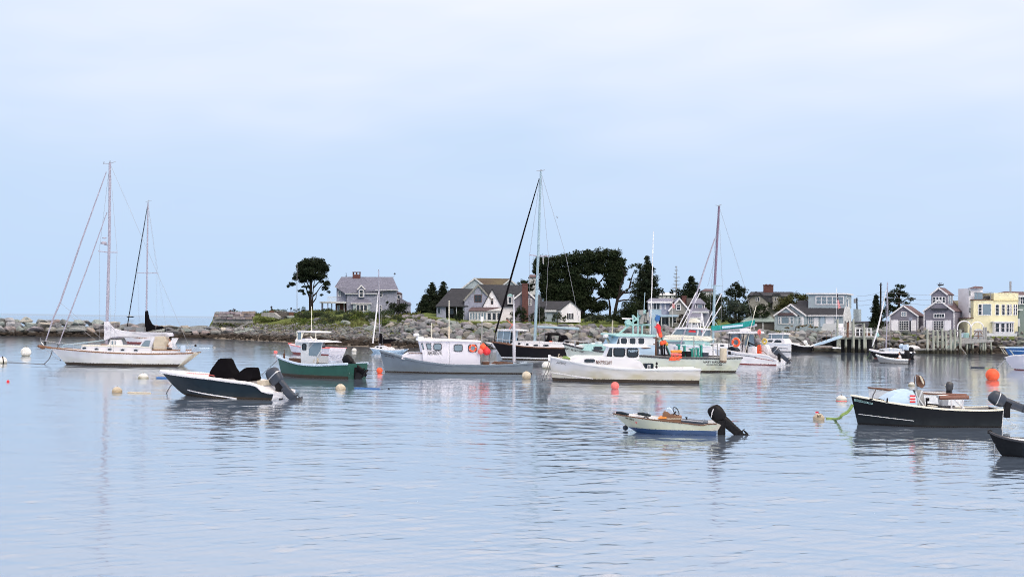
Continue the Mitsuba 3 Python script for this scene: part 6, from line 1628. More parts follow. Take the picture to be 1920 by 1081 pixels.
# --- flag in front of it
def flag(lb, polyx, pl, stripes, canton, pole, v=0.0):
    f_ = thing('flag', lb, 'flag')
    put('pole', pl.tube([(*q, v) for q in pole], 0.035), 'm_trim', f_)
    U = np.array([pl.q(*q, v) for q in polyx])
    n = stripes
    top0, top1, bot1, bot0 = U
    for i in range(n):
        a, b = i / n, (i + 1) / n
        q = lambda s_, t_: (top0 * (1 - s_) + top1 * s_) * (1 - t_) + (bot0 * (1 - s_) + bot1 * s_) * t_
        pts = [[pl.P(*(lambda w: (w[0], v + 0.12 * math.sin(7 * t_ + 5 * s_), w[1]))(q(s_, t_))) for t_ in np.linspace(0, 1, 12)] for s_ in (a, b)]
        P = np.array(pts)
        V, Fc = grid(P)
        V2 = V + pl.n * 0.012
        put('stripe', [(V, Fc), (V2, Fc)], 'm_red' if i % 2 == 0 else 'm_trim', f_)
    t0 = canton
    P = np.array([[pl.P(*(lambda w: (w[0], v - 0.03 + 0.12 * math.sin(7 * t_ + 5 * s_), w[1]))((top0 * (1 - s_) + top1 * s_) * (1 - t_) + (bot0 * (1 - s_) + bot1 * s_) * t_)) for t_ in np.linspace(0, t0, 6)] for s_ in np.linspace(0.0, 1.0, 4)])
    put('canton', grid(P), 'm_navy', f_)


p = facing(1262, 203.0)
flag('small drooping flag on a white pole before the balcony house', [(1260.6, 564.6), (1263.4, 565.6), (1266, 577.4), (1261.4, 577)], p, 5, 0.3, [(1260.6, 612), (1260.6, 563)])

# --- the stone coloured house with the wide brick chimney
k = thing('house', 'tan house with a wide brick chimney and dark roof partly hidden by trees', 'house')
p = facing(1440, 246.0, -8)
put('roof', convex([p.pt(*a) for a in ((1402, 553, 0), (1490, 556, 0), (1408, 546.6, 4), (1486, 546.8, 4), (1402, 553, 9), (1490, 556, 9))]), 'm_roof_dark', k)
wallbox(p, k, 1403, 552.8, 1486, 618, 0.6, 8, 'm_shingle_tan')
gable(p, k, (1418, 548), (1401, 566), (1441, 566), 618, -1.0, 3, 'm_shingle_tan', 'm_roof_dark', None, 0.5, 0.18)
put('dormer_cap', convex([p.pt(*a) for a in ((1411, 553.4, -1.6), (1425, 553.6, -1.6), (1418, 546.8, -1.2), (1411, 553.4, 1), (1425, 553.6, 1), (1418, 546.8, 1))]), 'm_roof_dark', k)
for x in (1416.6, 1421):
    win(p, k, x, 557.4, x + 2.4, 564.4, -1.0, 1, 1, fw=0.5)
put('roof', p.ex([(1424, 548), (1449, 565), (1450, 568), (1440, 566)], -1.2, 0.5), 'm_roof_dark', k)
wallbox(p, k, 1448.6, 553, 1463, 580, -0.4, 3, 'm_shingle_tan')
put('dormer_roof', p.ex([(1447.6, 553.6), (1450, 550), (1462, 549.6), (1464.6, 553.6)], -0.7, 3), 'm_roof_dark', k)
for x in (1453.2, 1457.6):
    win(p, k, x, 557.6, x + 2.2, 564, -0.4, 1, 1, fw=0.5)
ch = put('chimney', p.rect(1432, 534.6, 1450, 552, 3.2, 5), 'm_brick', k)
put('chimney_cap', [p.rect(1431.4, 533.4, 1450.6, 535, 3.1, 5.1), p.rect(1435, 532.4, 1439, 533.4, 3.6, 4.6), p.rect(1442, 532.4, 1446, 533.4, 3.6, 4.6)], 'm_brick', ch)
k = thing('garage', 'low garage with a mossy green roof beside the blue cottage', 'garage')
p = facing(1425, 214.0, -6)
put('roof', convex([p.pt(*a) for a in ((1388, 603, -0.4), (1456, 603, -0.4), (1408, 591.4, 3), (1444, 591.4, 3), (1388, 603, 6.4), (1456, 603, 6.4))]), 'm_clap_green', k)
wallbox(p, k, 1392, 603, 1452, 620, 0, 6, 'm_shingle_dark')
put('post', [p.rect(x, 604, x + 2, 618, -0.15, -0.002) for x in (1395, 1413, 1429.6)], 'm_clap_pale', k)

# --- the blue cottage with the box dormer
k = thing('cottage', 'pale blue cottage with a wide box dormer and dark roof above the rocks', 'cottage')
p = facing(1520, 207.0, -24)
ex2 = dict(th=0.14)
wallbox(p, k, 1508, 590.6, 1581, 622, 0.6, 8, 'm_clap_blue')
side = [p.q(1581, 590.6, 0.6), p.q(1581, 622, 0.6)]
put('roof', convex([p.pt(*a) for a in ((1486, 590.6, 0.2), (1580, 590.6, 0.2), (1486, 592, 0.2), (1580, 592, 0.2))] + [p.P(p.q(x, 590.6, 0.2)[0], 4.3, p.q(1560, 569, 2.2)[1] + 0.55) for x in (1486, 1580)] + [p.P(p.q(x, 590.6, 0.2)[0], 8.4, p.q(x, 590.6, 0.2)[1]) for x in (1486, 1580)]), 'm_roof_dark', k)
put('fascia', p.rect(1511, 590.4, 1582, 592.6, 0.14, 0.19), 'm_trim', k)
ub, zb0 = p.q(1581, 590.6, 0.6)
put('gable_wall', convex([p.P(ub - 0.02, 0.6, zb0), p.P(ub - 0.02, 4.3, zb0 + 3.0), p.P(ub - 0.02, 8.0, zb0), p.P(ub + 0.09, 0.6, zb0), p.P(ub + 0.09, 4.3, zb0 + 3.0), p.P(ub + 0.09, 8.0, zb0)]), 'm_clap_pale', k)
put('side_wall', convex([p.P(ub + a, b, c) for a in (0.003, 0.088) for b in (0.55, 8.05) for c in (0.5, zb0)]), 'm_clap_pale', k)
d = key('box_dormer', k)
uL, zT = p.q(1515.6, 551.6, 2.2)
uR, zB = p.q(1589.4, 572, 2.2)
uR = min(uR, ub + 0.08)
put('wall', p.exm([(uL, zB - 0.5), (uR, zB - 0.5), (uR, zT), (uL, zT)], 2.2, 8.0), 'm_clap_blue', d)
put('roof', p.exm([(uL - 0.3, zT), (uR + 0.3, zT), (uR + 0.3, zT + 0.22), (uL - 0.3, zT + 0.22)], 1.9, 8.3), 'm_trim', d)
wx = np.linspace(p.q(1530, 560, 2.2)[0], p.q(1581.6, 560, 2.2)[0], 6)
zt_, zb_ = p.q(1555, 556.4, 2.2)[1], p.q(1555, 569.6, 2.2)[1]
for i in range(5):
    w_ = key('window', d)
    put('pane', p.exm([(wx[i] + 0.07, zb_), (wx[i + 1] - 0.07, zb_), (wx[i + 1] - 0.07, zt_), (wx[i] + 0.07, zt_)], 2.14, 2.22), 'm_glass_pale', w_)
    put('frame', [p.exm([(wx[i] + 0.07, (zb_ + zt_) / 2 - 0.025), (wx[i + 1] - 0.07, (zb_ + zt_) / 2 - 0.025), (wx[i + 1] - 0.07, (zb_ + zt_) / 2 + 0.025), (wx[i] + 0.07, (zb_ + zt_) / 2 + 0.025)], 2.10, 2.135), p.exm([(wx[i] - 0.07, zb_ - 0.14), (wx[i] + 0.07, zb_ - 0.14), (wx[i] + 0.07, zt_ + 0.14), (wx[i] - 0.07, zt_ + 0.14)], 2.08, 2.19)], 'm_trim', w_)
put('window_trim', [p.exm([(wx[0] - 0.07, a), (wx[5] + 0.07, a), (wx[5] + 0.07, a + 0.14), (wx[0] - 0.07, a + 0.14)], 2.09, 2.19) for a in (zb_ - 0.14, zt_)] + [p.exm([(wx[5] - 0.07, zb_), (wx[5] + 0.07, zb_), (wx[5] + 0.07, zt_), (wx[5] - 0.07, zt_)], 2.08, 2.19)], 'm_trim', d)
for (b0, b1, c0, c1) in ((1.4, 2.1, zb0 - 2.3, zb0 - 0.9), (4.6, 5.4, zb0 - 2.3, zb0 - 0.9), (3.4, 4.2, zT - 1.9, zT - 0.7)):
    put('side_window', convex([p.P(ub + a, b, c) for a in (0.09, 0.14) for b in (b0, b1) for c in (c0, c1)]), 'm_glass', k)
gable(p, k, (1482.8, 570.6), (1455, 591), (1511, 591), 622, -0.3, 4, 'm_clap_blue', 'm_roof_dark', 'm_trim', 0.16, 0.12, rake=0.11)
gable(p, k, (1474.4, 576), (1452.4, 591), (1494, 591), 622, -1.6, 2, 'm_clap_blue', 'm_roof_dark', 'm_trim', 0.16, 0.12, rake=0.11)
put('awning', p.ex([(1458, 591.4), (1461, 586), (1486.6, 586), (1490, 591.4)], -1.95, -1.6), 'm_roof_brown', k)
win(p, k, 1465, 594, 1479, 606, -1.65, 1, 1, 'm_glass_pale', fw=1.3)
win(p, k, 1460, 594, 1462.4, 606, -1.65, 1, 2, 'm_glass_pale', fw=1.0)
win(p, k, 1482, 594, 1486.6, 606, -1.65, 1, 2, 'm_glass_pale', fw=1.0)
win(p, k, 1497, 594.6, 1501, 606, -0.3, 1, 2, 'm_glass_pale', fw=0.7)
put('door', p.rect(1502.6, 593.6, 1507, 612, -0.35, -0.3), 'm_clap_white', k)
win(p, k, 1516.6, 595, 1523.6, 606, 0.6, 2, 2, 'm_glass_pale', fw=1.2)
put('door', p.rect(1526, 594.6, 1534.6, 612, 0.52, 0.6), 'm_clap_white', k)
put('recess', p.rect(1538, 592.8, 1545.6, 612, 0.50, 0.6), 'm_blue_grey', k)
win(p, k, 1549, 594, 1562, 605.6, 0.6, 1, 1, 'm_clap_white', fw=1.2)
win(p, k, 1566, 594, 1571.6, 605.6, 0.6, 1, 2, 'm_glass_pale', fw=1.0)
put('garden_wall', p.ex([(1540, 616), (1544, 606), (1581, 607), (1581, 622), (1540, 622)], -1.6, -1.4), 'm_clap_pale', k)

# --- the two sheds
def shed(lb, pk, le, re, ybot, D, yaw, depth, wallm, roofm):
    k_ = thing('shed', lb, 'shed')
    pl_ = facing(pk[0], D, yaw)
    gable(pl_, k_, pk, le, re, ybot, 0, depth, wallm, roofm, 'm_trim', 0.16, 0.11, rake=0.09)
    for x in (le[0], re[0]):
        put('corner_board', pl_.rect(x - 0.9, le[1] + 1, x + 0.9, ybot, -0.05, 0.0), 'm_trim', k_)
    return k_, pl_


k, p = shed('smaller mauve grey shingled shed with white shutters', (1693.8, 573), (1668.6, 591.6), (1721, 592), 626, 203, -25, 9, 'm_shingle_mauve', 'm_roof_brown')
win(p, k, 1690.4, 585.4, 1698.4, 592, 0, 2, 2, 'm_glass_pale', fw=1.2)
win(p, k, 1686, 601.6, 1703, 618, 0, 4, 4, fw=1.0, name='double_door')
for x0, x1 in ((1671, 1684), (1706.6, 1717.6)):
    put('shutter', p.rect(x0, 599.6, x1, 620, -0.09, -0.0), 'm_clap_white', k)
put('sign', p.rect(1704, 594.6, 1710.4, 601, -0.9, -0.85), 'm_shingle_grey', k)
put('sign_post', p.rect(1706.4, 601, 1708, 622, -0.9, -0.83), 'm_dark_metal', k)
k, p = shed('taller shingled shed with a windowed lookout and a fish weathervane', (1761, 562), (1732.6, 582.6), (1788.6, 583), 632, 200, -33, 8.5, 'm_shingle_mauve', 'm_roof_brown')
t_ = key('lookout', k)
gable(p, t_, (1760.6, 540), (1746, 551.6), (1776, 551.6), 580, -0.12, 3.4, 'm_shingle_mauve', 'm_roof_brown', 'm_trim', 0.16, 0.11, rake=0.09)
for i in range(4):
    win(p, t_, 1749.4 + 6 * i, 557, 1753.6 + 6 * i, 567.4, -0.12, 1, 2, fw=0.9)
put('ledge', p.rect(1745.6, 577.6, 1776.4, 580.6, -0.35, -0.13), 'm_dark_metal', t_)
u1, z1 = p.q(1776, 553, -0.12)
z2 = p.q(1776, 568, -0.12)[1]
put('side_window', convex([p.P(u1 + a, b, c) for a in (0.004, 0.05) for b in (0.5, 3.0) for c in (z1 - 0.1, z2)]), 'm_glass_pale', t_)
put('side_frame', [convex([p.P(u1 + a, b + bb, c) for a in (0.051, 0.08) for bb in (0, 0.14) for c in (z1, z2 - 0.1)]) for b in (0.3, 1.6, 3.0)], 'm_trim', t_)
win(p, k, 1751.6, 588.6, 1770, 594.4, 0, 4, 1, fw=1.5)
win(p, k, 1750.6, 601.6, 1768.6, 618, 0, 4, 4, fw=1.0, name='double_door')
for x0, x1 in ((1736.4, 1748.4), (1770.6, 1783)):
    put('shutter', p.rect(x0, 600, x1, 620, -0.09, 0), 'm_clap_white', k)
wv = thing('weathervane', 'dark fish shaped weathervane on the peak of the lookout shed', 'weathervane')
put('rod', p.tube([(1761, 540, 0.4), (1761.6, 529, 0.4)], 0.03), 'm_dark_metal', wv)
put('fish', p.ex([(1757.6, 534), (1760, 532.4), (1764, 532), (1766.6, 533), (1769, 531.4), (1768.6, 535.4), (1766.4, 534.6), (1763, 536), (1759.6, 536)], 0.3, 0.5), 'm_dark_metal', wv)
put('arrow', p.tube([(1756, 531.6, 0.4), (1767, 530.4, 0.4)], 0.025), 'm_dark_metal', wv)

# --- the yellow house
k = thing('house', 'yellow flat roofed house with a white stair tower and bay windows', 'house')
p = facing(1860, 199.0, 4)
wallbox(p, k, 1825.4, 562.4, 1908.6, 628, 0, 8, 'm_stucco')
wallbox(p, k, 1814.4, 596.6, 1825.4, 628, -0.4, 6, 'm_stucco')
put('parapet', p.rect(1863.4, 549, 1909.4, 562.4, 0.2, 7), 'm_stucco', k)
put('parapet_band', p.rect(1863, 562.4, 1910, 564.2, -0.12, 0.0), 'm_stucco_trim', k)
put('roof_edge', p.rect(1824.6, 561, 1863, 562.6, -0.15, 5), 'm_brown', k)
put('eave', p.rect(1813, 595.2, 1826, 596.8, -0.7, 3), 'm_brown', k)
t_ = key('stair_tower', k)
put('wall', p.rect(1816.6, 540, 1842.4, 597, 1.0, 5), 'm_clap_white', t_)
put('roof', convex([p.pt(*a) for a in ((1814.6, 540.4, 0.5), (1844, 540.4, 0.5), (1828, 536.2, 3), (1842, 537, 3), (1814.6, 540.4, 5.6), (1844, 540.4, 5.6))]), 'm_roof_brown', t_)
for y in (545, 577):
    win(p, t_, 1817.6, y, 1819.6, y + 9, 1.0, 1, 1, frame='m_clap_pale', fw=0.4)
put('glass_railing', p.rect(1827, 548.4, 1842, 561, 0.15, 0.19), 'm_glass_pale', k)
put('railing', [p.rect(1827, 547.6, 1863, 548.4, 0.12, 0.2)] + [p.rect(x, 548.4, x + 0.7, 561, 0.12, 0.2) for x in (1832, 1842, 1857)], 'm_wire', k)
put('roof_furniture', [p.ex([(1847, 559.6), (1850, 555), (1854, 554), (1858, 556.6), (1862.6, 556.6), (1862.6, 560)], 1.5, 2.5), p.tube([(1855, 549, 2), (1858, 560, 2)], 0.06), p.tube([(1859, 549.6, 2), (1856, 560, 2)], 0.05)], 'm_dark_metal', k)
win(p, k, 1835, 570.6, 1840.6, 589.6, 0, 1, 3, fw=0.9)
win(p, k, 1843, 570, 1858, 590, 0, 1, 1, 'm_glass_pale', fw=0.9)
for x0, x1 in ((1867.4, 1873), (1879, 1884), (1888.6, 1892.6), (1895, 1896.6), (1901, 1903), (1904.6, 1907)):
    win(p, k, x0, 571, x1, 590, 0, 1, 3, fw=0.8)
b_ = key('bay', k)
put('wall', p.rect(1865, 603.6, 1901, 624, -0.8, 0), 'm_trim', b_)
put('ledge', p.rect(1863, 602, 1903, 603.8, -1.1, 0.0), 'm_trim', b_)
for x0, x1 in ((1867, 1873.4), (1877.4, 1883.6), (1887, 1891.4), (1893.6, 1896), (1898, 1900)):
    win(p, b_, x0, 606, x1, 621.6, -0.8, 1, 2, fw=0.6)
put('base_band', p.rect(1849, 624.4, 1907, 630, -1.0, -0.02), 'm_clap_pale', k)
put('flue', p.tube([(1894.6, 527, 4), (1894.6, 550, 4)], 0.16, n=8), 'm_wire', k)
k = thing('house', 'grey green house with a brown roof at the right edge', 'house')
p = facing(1925, 204.0, 2)
wallbox(p, k, 1909.8, 556, 1975, 630, 0, 8, 'm_clap_green')
wallbox(p, k, 1909.4, 552.6, 1975, 571, -0.3, 8, 'm_clap_pale', 'upper_wall')
roof_along(p, k, 1882, 1980, 553, 1884, 1978, 546.6, -0.8, 3, 'm_roof_brown', 'm_clap_pale')
for x in (1914, 1928, 1946):
    win(p, k, x, 557, x + 6, 569, -0.3, 2, 2, fw=1.2)
put('ledge', p.rect(1906, 579.4, 1918, 581.6, -1.0, 0), 'm_clap_pale', k)
put('lean_to', p.ex([(1901, 610), (1903, 597), (1912, 597), (1913, 612)], -2.5, -0.02), 'm_clap_pale', k)

# --- far roofs among the trees
for lb, x0, x1, y0, y1, D, nw in (('small white house glimpsed between the trees left of the balcony house gable', 1232, 1268, 548.6, 560, 250, 5), ('far house with a brown roof glimpsed above the trees right of the balcony house', 1321, 1342, 541, 556, 262, 1), ('far pale roof peeping out right of the small trees behind the rambling house', 992, 1006, 514.6, 540, 252, 1)):
    k = thing('house', lb, 'house')
    p = facing((x0 + x1) / 2, D)
    roof_along(p, k, x0 - 1, x1 + 1, y0 + 4, x0 + 1, x1 - 1, y0, -0.3, 3, 'm_roof_brown' if nw == 1 else 'm_clap_pale', None)
    wallbox(p, k, x0, y0 + 4, x1, y1 + 30, 0, 6, 'm_clap_pale')
    for i in range(nw):
        x = x0 + (x1 - x0) * (i + 0.5) / nw
        win(p, k, x - 1, y0 + 6, x + 1, y0 + 9, 0, 1, 1, fw=0.4)
k = thing('boathouse', 'long low cream boathouse behind the wharf railing', 'boathouse')
p = facing(1625, 215.0, -6)
wallbox(p, k, 1601, 604, 1668, 626, 0, 5, 'm_clap_pale')
put('roof', p.rect(1600, 602, 1669, 604.2, -0.4, 5.4), 'm_roof_grey', k)
for x in (1609, 1622, 1640):
    win(p, k, x, 608, x + 7, 613, 0, 1, 1, fw=0.5)
p = facing(1592, 214, -20)
wallbox(p, k, 1600, 579, 1610, 624, 4, 9, 'm_clap_blue', 'annex')

# ------------------------------------------------------------------ trees and shrubs: tapered limbs and crowns of many small leaves
def leaves(clumps, per, size, tone, seed, flat=0.75, droop=0.0):
    """Leaf clumps: each a puff of small triangles; every clump has its own tone. clumps: (centre, radius)."""
    r = np.random.default_rng(seed)
    per = max(per, 3.9 / size ** 2)
    V, C = [], []
    for c, rad in clumps:
        n = max(8, int(per * (rad ** 2)))
        d = r.normal(size=(n, 3)); d /= np.linalg.norm(d, axis=1, keepdims=True)
        pos = c + d * (rad * r.uniform(0.35, 1.05, (n, 1)) ** 0.7 * np.where(r.random((n, 1)) < 0.16, r.uniform(1.0, 1.45, (n, 1)), 1.0)) * [1, 1, flat]
        pos[:, 2] -= droop * rad * r.uniform(0, 1, n) ** 2
        a = r.normal(size=(n, 3)); a /= np.linalg.norm(a, axis=1, keepdims=True)
        b = np.cross(a, r.normal(size=(n, 3))); b /= np.linalg.norm(b, axis=1, keepdims=True)
        s = size * r.uniform(0.6, 1.3, (n, 1))
        V.append(np.stack([pos + a * s, pos - a * s * 0.6 + b * s * 0.6, pos - a * s * 0.6 - b * s * 0.6], 1).reshape(-1, 3))
        k = np.asarray(tone) * r.uniform(0.65, 1.45) * np.array([r.uniform(0.9, 1.2), 1, r.uniform(0.85, 1.1)])
        C.append(np.repeat(k * r.uniform(0.7, 1.3, (n, 1)), 3, 0))
    V = np.vstack(V)
    return (V, np.arange(len(V)).reshape(-1, 3)), np.vstack(C)


def puffs(pl, blobs, seed, n_per=9, rk=0.42, depth=1.0):
    """Clump centres spread through ellipsoids given as (px, py, half width, half height in pixels[, v])."""
    r = np.random.default_rng(seed)
    out = []
    for b in blobs:
        c = pl.pt(b[0], b[1], b[4] if len(b) > 4 else 0.0)
        sc = c[1] / F
        R = np.array([b[2] * sc, b[2] * sc * depth, b[3] * sc])
        n = max(5, int(n_per * (R[0] * R[2]) ** 0.6 * 1.6))
        d = r.normal(size=(n, 3)); d /= np.linalg.norm(d, axis=1, keepdims=True)
        rad = rk * min(R[0], R[2]) ** 0.75
        pos = c + d * np.maximum(R - rad * 0.6, 0.05) * r.uniform(0.35, 1.0, (n, 1)) ** 0.5
        out += [(q, rad * r.uniform(0.7, 1.25)) for q in pos]
    return out


def tree(name, label, D, trunk, limbs, blobs, tone, cat='tree', group=None, size=0.17, per=70, seed=1, n_per=9, rk=0.5, tr=(0.3, 0.12), depth=1.0, vv=0.0, parts=('trunk', 'crown')):
    pl = facing(trunk[0][0], D)
    k_ = thing(name, label, cat, group)
    tubes = [tube(pl.pts(trunk, vv), np.linspace(tr[0], tr[1], len(trunk)), 8)]
    for l in limbs:
        tubes.append(tube(pl.pts(l, vv), np.linspace(tr[1] * 0.9, tr[1] * 0.25, len(l)), 6))
    put(parts[0], tubes, 'm_bark', k_, smooth=40)
    m_, c_ = leaves(puffs(pl, blobs, seed, n_per, rk, depth), per, size, tone, seed)
    put(parts[1], m_, 'm_leaf', k_, color=c_)
    return k_


def conifer(name, label, D, px, ybase, ytop, half, tone, seed=1, layers=11, size=0.16, per=80, lean=0.0, bare=False, group=None, base_at=0.9):
    pl = facing(px, D)
    k_ = thing(name, label, 'tree', group)
    r = np.random.default_rng(seed)
    b, t = pl.pt(px, ybase), pl.pt(px + lean, ytop)
    H_ = t[2] - b[2]
    W_ = half * b[1] / F
    limbs, cl = [tube([b, (b + t) / 2, t], [0.22, 0.13, 0.03], 7)], []
    if not bare:
        layers *= 2
    for i in range(layers):
        f = min(1.0, max(0.0, (i + (0 if bare else r.normal(0, 0.35))) / (layers - 1)))
        h = 0.10 + (base_at - 0.02) * f
        rad = W_ * (1 - f) ** 0.85 * r.uniform(0.7, 1.2) + 0.15
        o = b + (t - b) * h
        n = 6 if f < 0.85 else 4
        for j in range(n):
            a = j * 2 * PI / n + i * 0.9 + r.normal(0, 0.3)
            L = rad * r.uniform(0.5, 1.2)
            e = o + np.array([math.cos(a) * L, math.sin(a) * L, (0.10 if bare else r.uniform(-0.28, 0.12)) * L + 0.06])
            limbs.append(tube([o, (o + e) / 2 + [0, 0, 0.05], e], [0.05, 0.035, 0.015], 4))
            if bare:
                for q in range(5):
                    m = o + (e - o) * (0.35 + 0.15 * q)
                    limbs.append(tube([m, m + r.normal(0, 0.16, 3) + [0, 0, 0.1 * r.normal()]], [0.014, 0.006], 3))
            else:
                for q in (0.4, 0.72, 1.0):
                    cl.append((o + (e - o) * q + r.normal(0, 0.1, 3), max(0.2, 0.30 * L * (1.25 - 0.5 * q) + 0.13)))
    if not bare:
        cl.append((t - [0, 0, 0.2], 0.22))
    put('trunk', limbs, 'm_bark' if not bare else 'm_wood_grey', k_)
    if not bare:
        m_, c_ = leaves(cl, per * 0.9, size, tone, seed, 0.65, 0.3)
        put('crown', m_, 'm_leaf', k_, color=c_)
    return k_


DARK, DEEP, MID, OLIVE, GREY = (0.0115, 0.0205, 0.0100), (0.016, 0.028, 0.012), (0.030, 0.046, 0.024), (0.055, 0.062, 0.022), (0.042, 0.060, 0.045)
tree('pine_tree', 'tall lone pine with a flat dark crown on the grassy headland', 262, [(582.5, 592), (582, 560), (583, 530), (584, 505)], [[(585.6, 590), (586, 560), (588, 535), (594, 515)], [(582, 562), (576, 545), (570, 530), (556, 524)], [(586, 556), (594, 548), (599, 540), (606, 532)], [(583, 545), (575, 528), (566, 515)], [(587, 540), (598, 528), (612, 515)], [(584, 570), (592, 560), (594, 548)]],
     [(586, 491, 25, 10), (570, 498, 17, 12), (602, 500, 17, 12), (586, 510, 30, 12), (562, 516, 14, 8), (578, 522, 16, 8), (600, 518, 14, 8), (612, 503, 6, 7), (556, 521, 10, 5), (547, 532, 8, 5.5), (541, 536, 4, 3), (566, 527, 8, 5), (574, 537, 9, 4), (565, 545, 7, 4), (612, 531, 8, 6.5), (604, 528, 6, 4), (609, 540, 8, 5), (616, 547, 4, 3), (603, 552, 4, 2.5), (580, 548, 7, 3.5), (569, 551, 5, 3)], DARK, size=0.2, per=110, n_per=14, rk=0.6, tr=(0.36, 0.2), seed=2)
conifer('cypress_tree', 'left of two dark conifers beside the rambling house', 226, 810, 600, 530, 28, DARK, 3, 12, 0.18, 110)
conifer('cypress_tree', 'right of two dark conifers beside the rambling house', 228, 831, 600, 529, 25, DARK, 4, 12, 0.18, 110)
conifer('cypress_tree', 'low dark conifer left of the two beside the rambling house', 224, 797, 600, 553, 18, DARK, 5, 9, 0.18, 110)
# the big dark tree
tree('broadleaf_tree', 'huge dark spreading tree behind the white cottage', 232, [(1092, 606), (1090, 575), (1088, 550), (1090, 520)],
     [[(1090, 580), (1072, 556), (1050, 535), (1030, 510)], [(1089, 566), (1110, 545), (1132, 520), (1150, 500)], [(1088, 558), (1082, 530), (1075, 500), (1070, 480)], [(1089, 556), (1098, 528), (1110, 500)], [(1092, 585), (1120, 560), (1150, 545), (1165, 530)], [(1143, 606), (1144, 575), (1140, 550), (1130, 530)], [(1091, 570), (1078, 548), (1062, 530)]],
     [(1140, 478, 26, 15), (1115, 480, 26, 15), (1090, 483, 26, 15), (1062, 487, 26, 14), (1036, 493, 24, 15), (1014, 497, 15, 17), (1005, 506, 8, 10), (1155, 498, 17, 19), (1130, 500, 24, 17), (1100, 503, 24, 15), (1070, 507, 22, 17), (1040, 515, 24, 19), (1020, 525, 14, 22), (1160, 520, 13, 16), (1148, 534, 16, 14), (1045, 540, 22, 16), (1026, 550, 13, 13), (1070, 548, 15, 11), (1060, 565, 16, 10), (1130, 548, 11, 9), (1098, 570, 20, 12), (1115, 576, 16, 12), (1120, 536, 10, 7), (1152, 553, 10, 8), (1035, 548, 22, 28), (1060, 548, 24, 26), (1086, 560, 17, 20), (1028, 582, 16, 22), (1052, 578, 18, 18), (1110, 562, 10, 8), (1150, 522, 18, 18), (1168, 508, 8, 12), (1075, 525, 22, 16), (1098, 592, 16, 10), (1108, 530, 15, 12), (1136, 550, 15, 13), (1100, 548, 12, 11), (1128, 572, 14, 12), (1156, 545, 12, 16), (1120, 598, 18, 9), (1092, 535, 16, 16)], (0.015, 0.026, 0.011), size=0.21, per=62, n_per=13, rk=0.58, tr=(0.55, 0.25), seed=6)
tree('broadleaf_tree', 'thin leaning tree with bare crossing branches right of the huge tree', 225, [(1152, 606), (1154, 580), (1158, 560), (1170, 545)], [[(1158, 560), (1172, 545), (1188, 535), (1203, 522)], [(1160, 556), (1163, 535), (1172, 515), (1180, 500)], [(1166, 549), (1180, 548), (1196, 543), (1208, 540)], [(1172, 515), (1168, 505), (1163, 498)], [(1180, 540), (1184, 522), (1190, 505)], [(1157, 565), (1170, 562), (1190, 562)], [(1188, 535), (1198, 535), (1204, 548)]],
     [(1190, 497, 8, 5), (1182, 500, 5, 4), (1199, 500, 9, 8), (1205, 512, 7, 7), (1193, 510, 5, 4), (1172, 508, 4, 3), (1180, 523, 4, 3), (1194, 545, 5, 3), (1203, 545, 5, 5), (1176, 545, 4, 2.5), (1168, 494, 6, 5), (1172, 487, 4, 4)], DEEP, size=0.18, per=75, seed=8, tr=(0.34, 0.2), rk=0.5)
conifer('spruce_tree', 'tall black spruce left of the balcony house', 216, 1214, 606, 480, 40, DARK, 9, 15, 0.19, 120)
tree('shrub', 'wide dark thicket under the black spruce', 214, [(1190, 612), (1190, 590)], [], [(1185, 578, 26, 20), (1165, 592, 20, 14), (1205, 585, 20, 22), (1140, 595, 16, 10), (1120, 598, 14, 8), (1175, 600, 30, 8)], DEEP, 'shrub', size=0.17, per=70, n_per=10, rk=0.5, tr=(0.1, 0.06), seed=10, parts=('stem', 'foliage'))
tree('shrub', 'grey green bushes right of the white cottage', 212, [(1112, 612), (1112, 596)], [], [(1105, 598, 12, 7), (1122, 594, 13, 9), (1140, 600, 12, 6), (1096, 602, 8, 4)], GREY, 'shrub', size=0.15, per=75, seed=11, tr=(0.08, 0.05), parts=('stem', 'foliage'))
conifer('dead_tree', 'bare grey dead conifer left of the round spruce', 236, 1268, 590, 499, 17, GREY, 12, 13, bare=True)
conifer('spruce_tree', 'dark round topped spruce behind the balcony house', 232, 1296, 600, 517, 38, DARK, 13, 11, 0.2, 110)
tree('spruce_tree', 'dark low spruce behind the roof of the balcony house', 236, [(1272, 590), (1272, 548)], [], [(1268, 545, 13, 5), (1280, 550, 14, 6), (1258, 549, 8, 3), (1310, 552, 14, 8)], DARK, size=0.2, per=80, seed=14)
tree('broadleaf_tree', 'green rounded tree right of the balcony house', 222, [(1332, 615), (1332, 580)], [], [(1332, 566, 16, 18), (1322, 585, 14, 16), (1345, 578, 15, 20), (1330, 600, 22, 10), (1352, 560, 9, 10)], MID, size=0.17, per=70, seed=15, n_per=10)
tree('pine_tree', 'dark round pine behind the brownish mast', 240, [(1379, 605), (1379, 550)], [[(1379, 570), (1392, 550)]], [(1377, 538, 15, 10), (1368, 548, 13, 9), (1392, 545, 12, 9), (1380, 552, 18, 8), (1398, 556, 7, 5), (1392, 566, 14, 6), (1365, 560, 10, 5)], DARK, size=0.2, per=80, seed=16, rk=0.55)
tree('broadleaf_tree', 'grey green leafy thicket behind the teal sail cover', 218, [(1385, 615), (1385, 585)], [], [(1375, 575, 20, 17), (1395, 580, 18, 16), (1360, 592, 16, 14), (1410, 592, 16, 12), (1385, 600, 26, 10)], GREY, size=0.17, per=70, seed=17, n_per=10)
tree('shrub', 'dark pointed shrub before the tan house', 216, [(1427, 612), (1427, 585)], [], [(1425, 578, 13, 10), (1435, 585, 9, 10), (1416, 588, 9, 10), (1428, 592, 16, 6), (1441, 574, 4, 8)], DEEP, 'shrub', size=0.16, per=80, seed=18, parts=('stem', 'foliage'), tr=(0.09, 0.05))
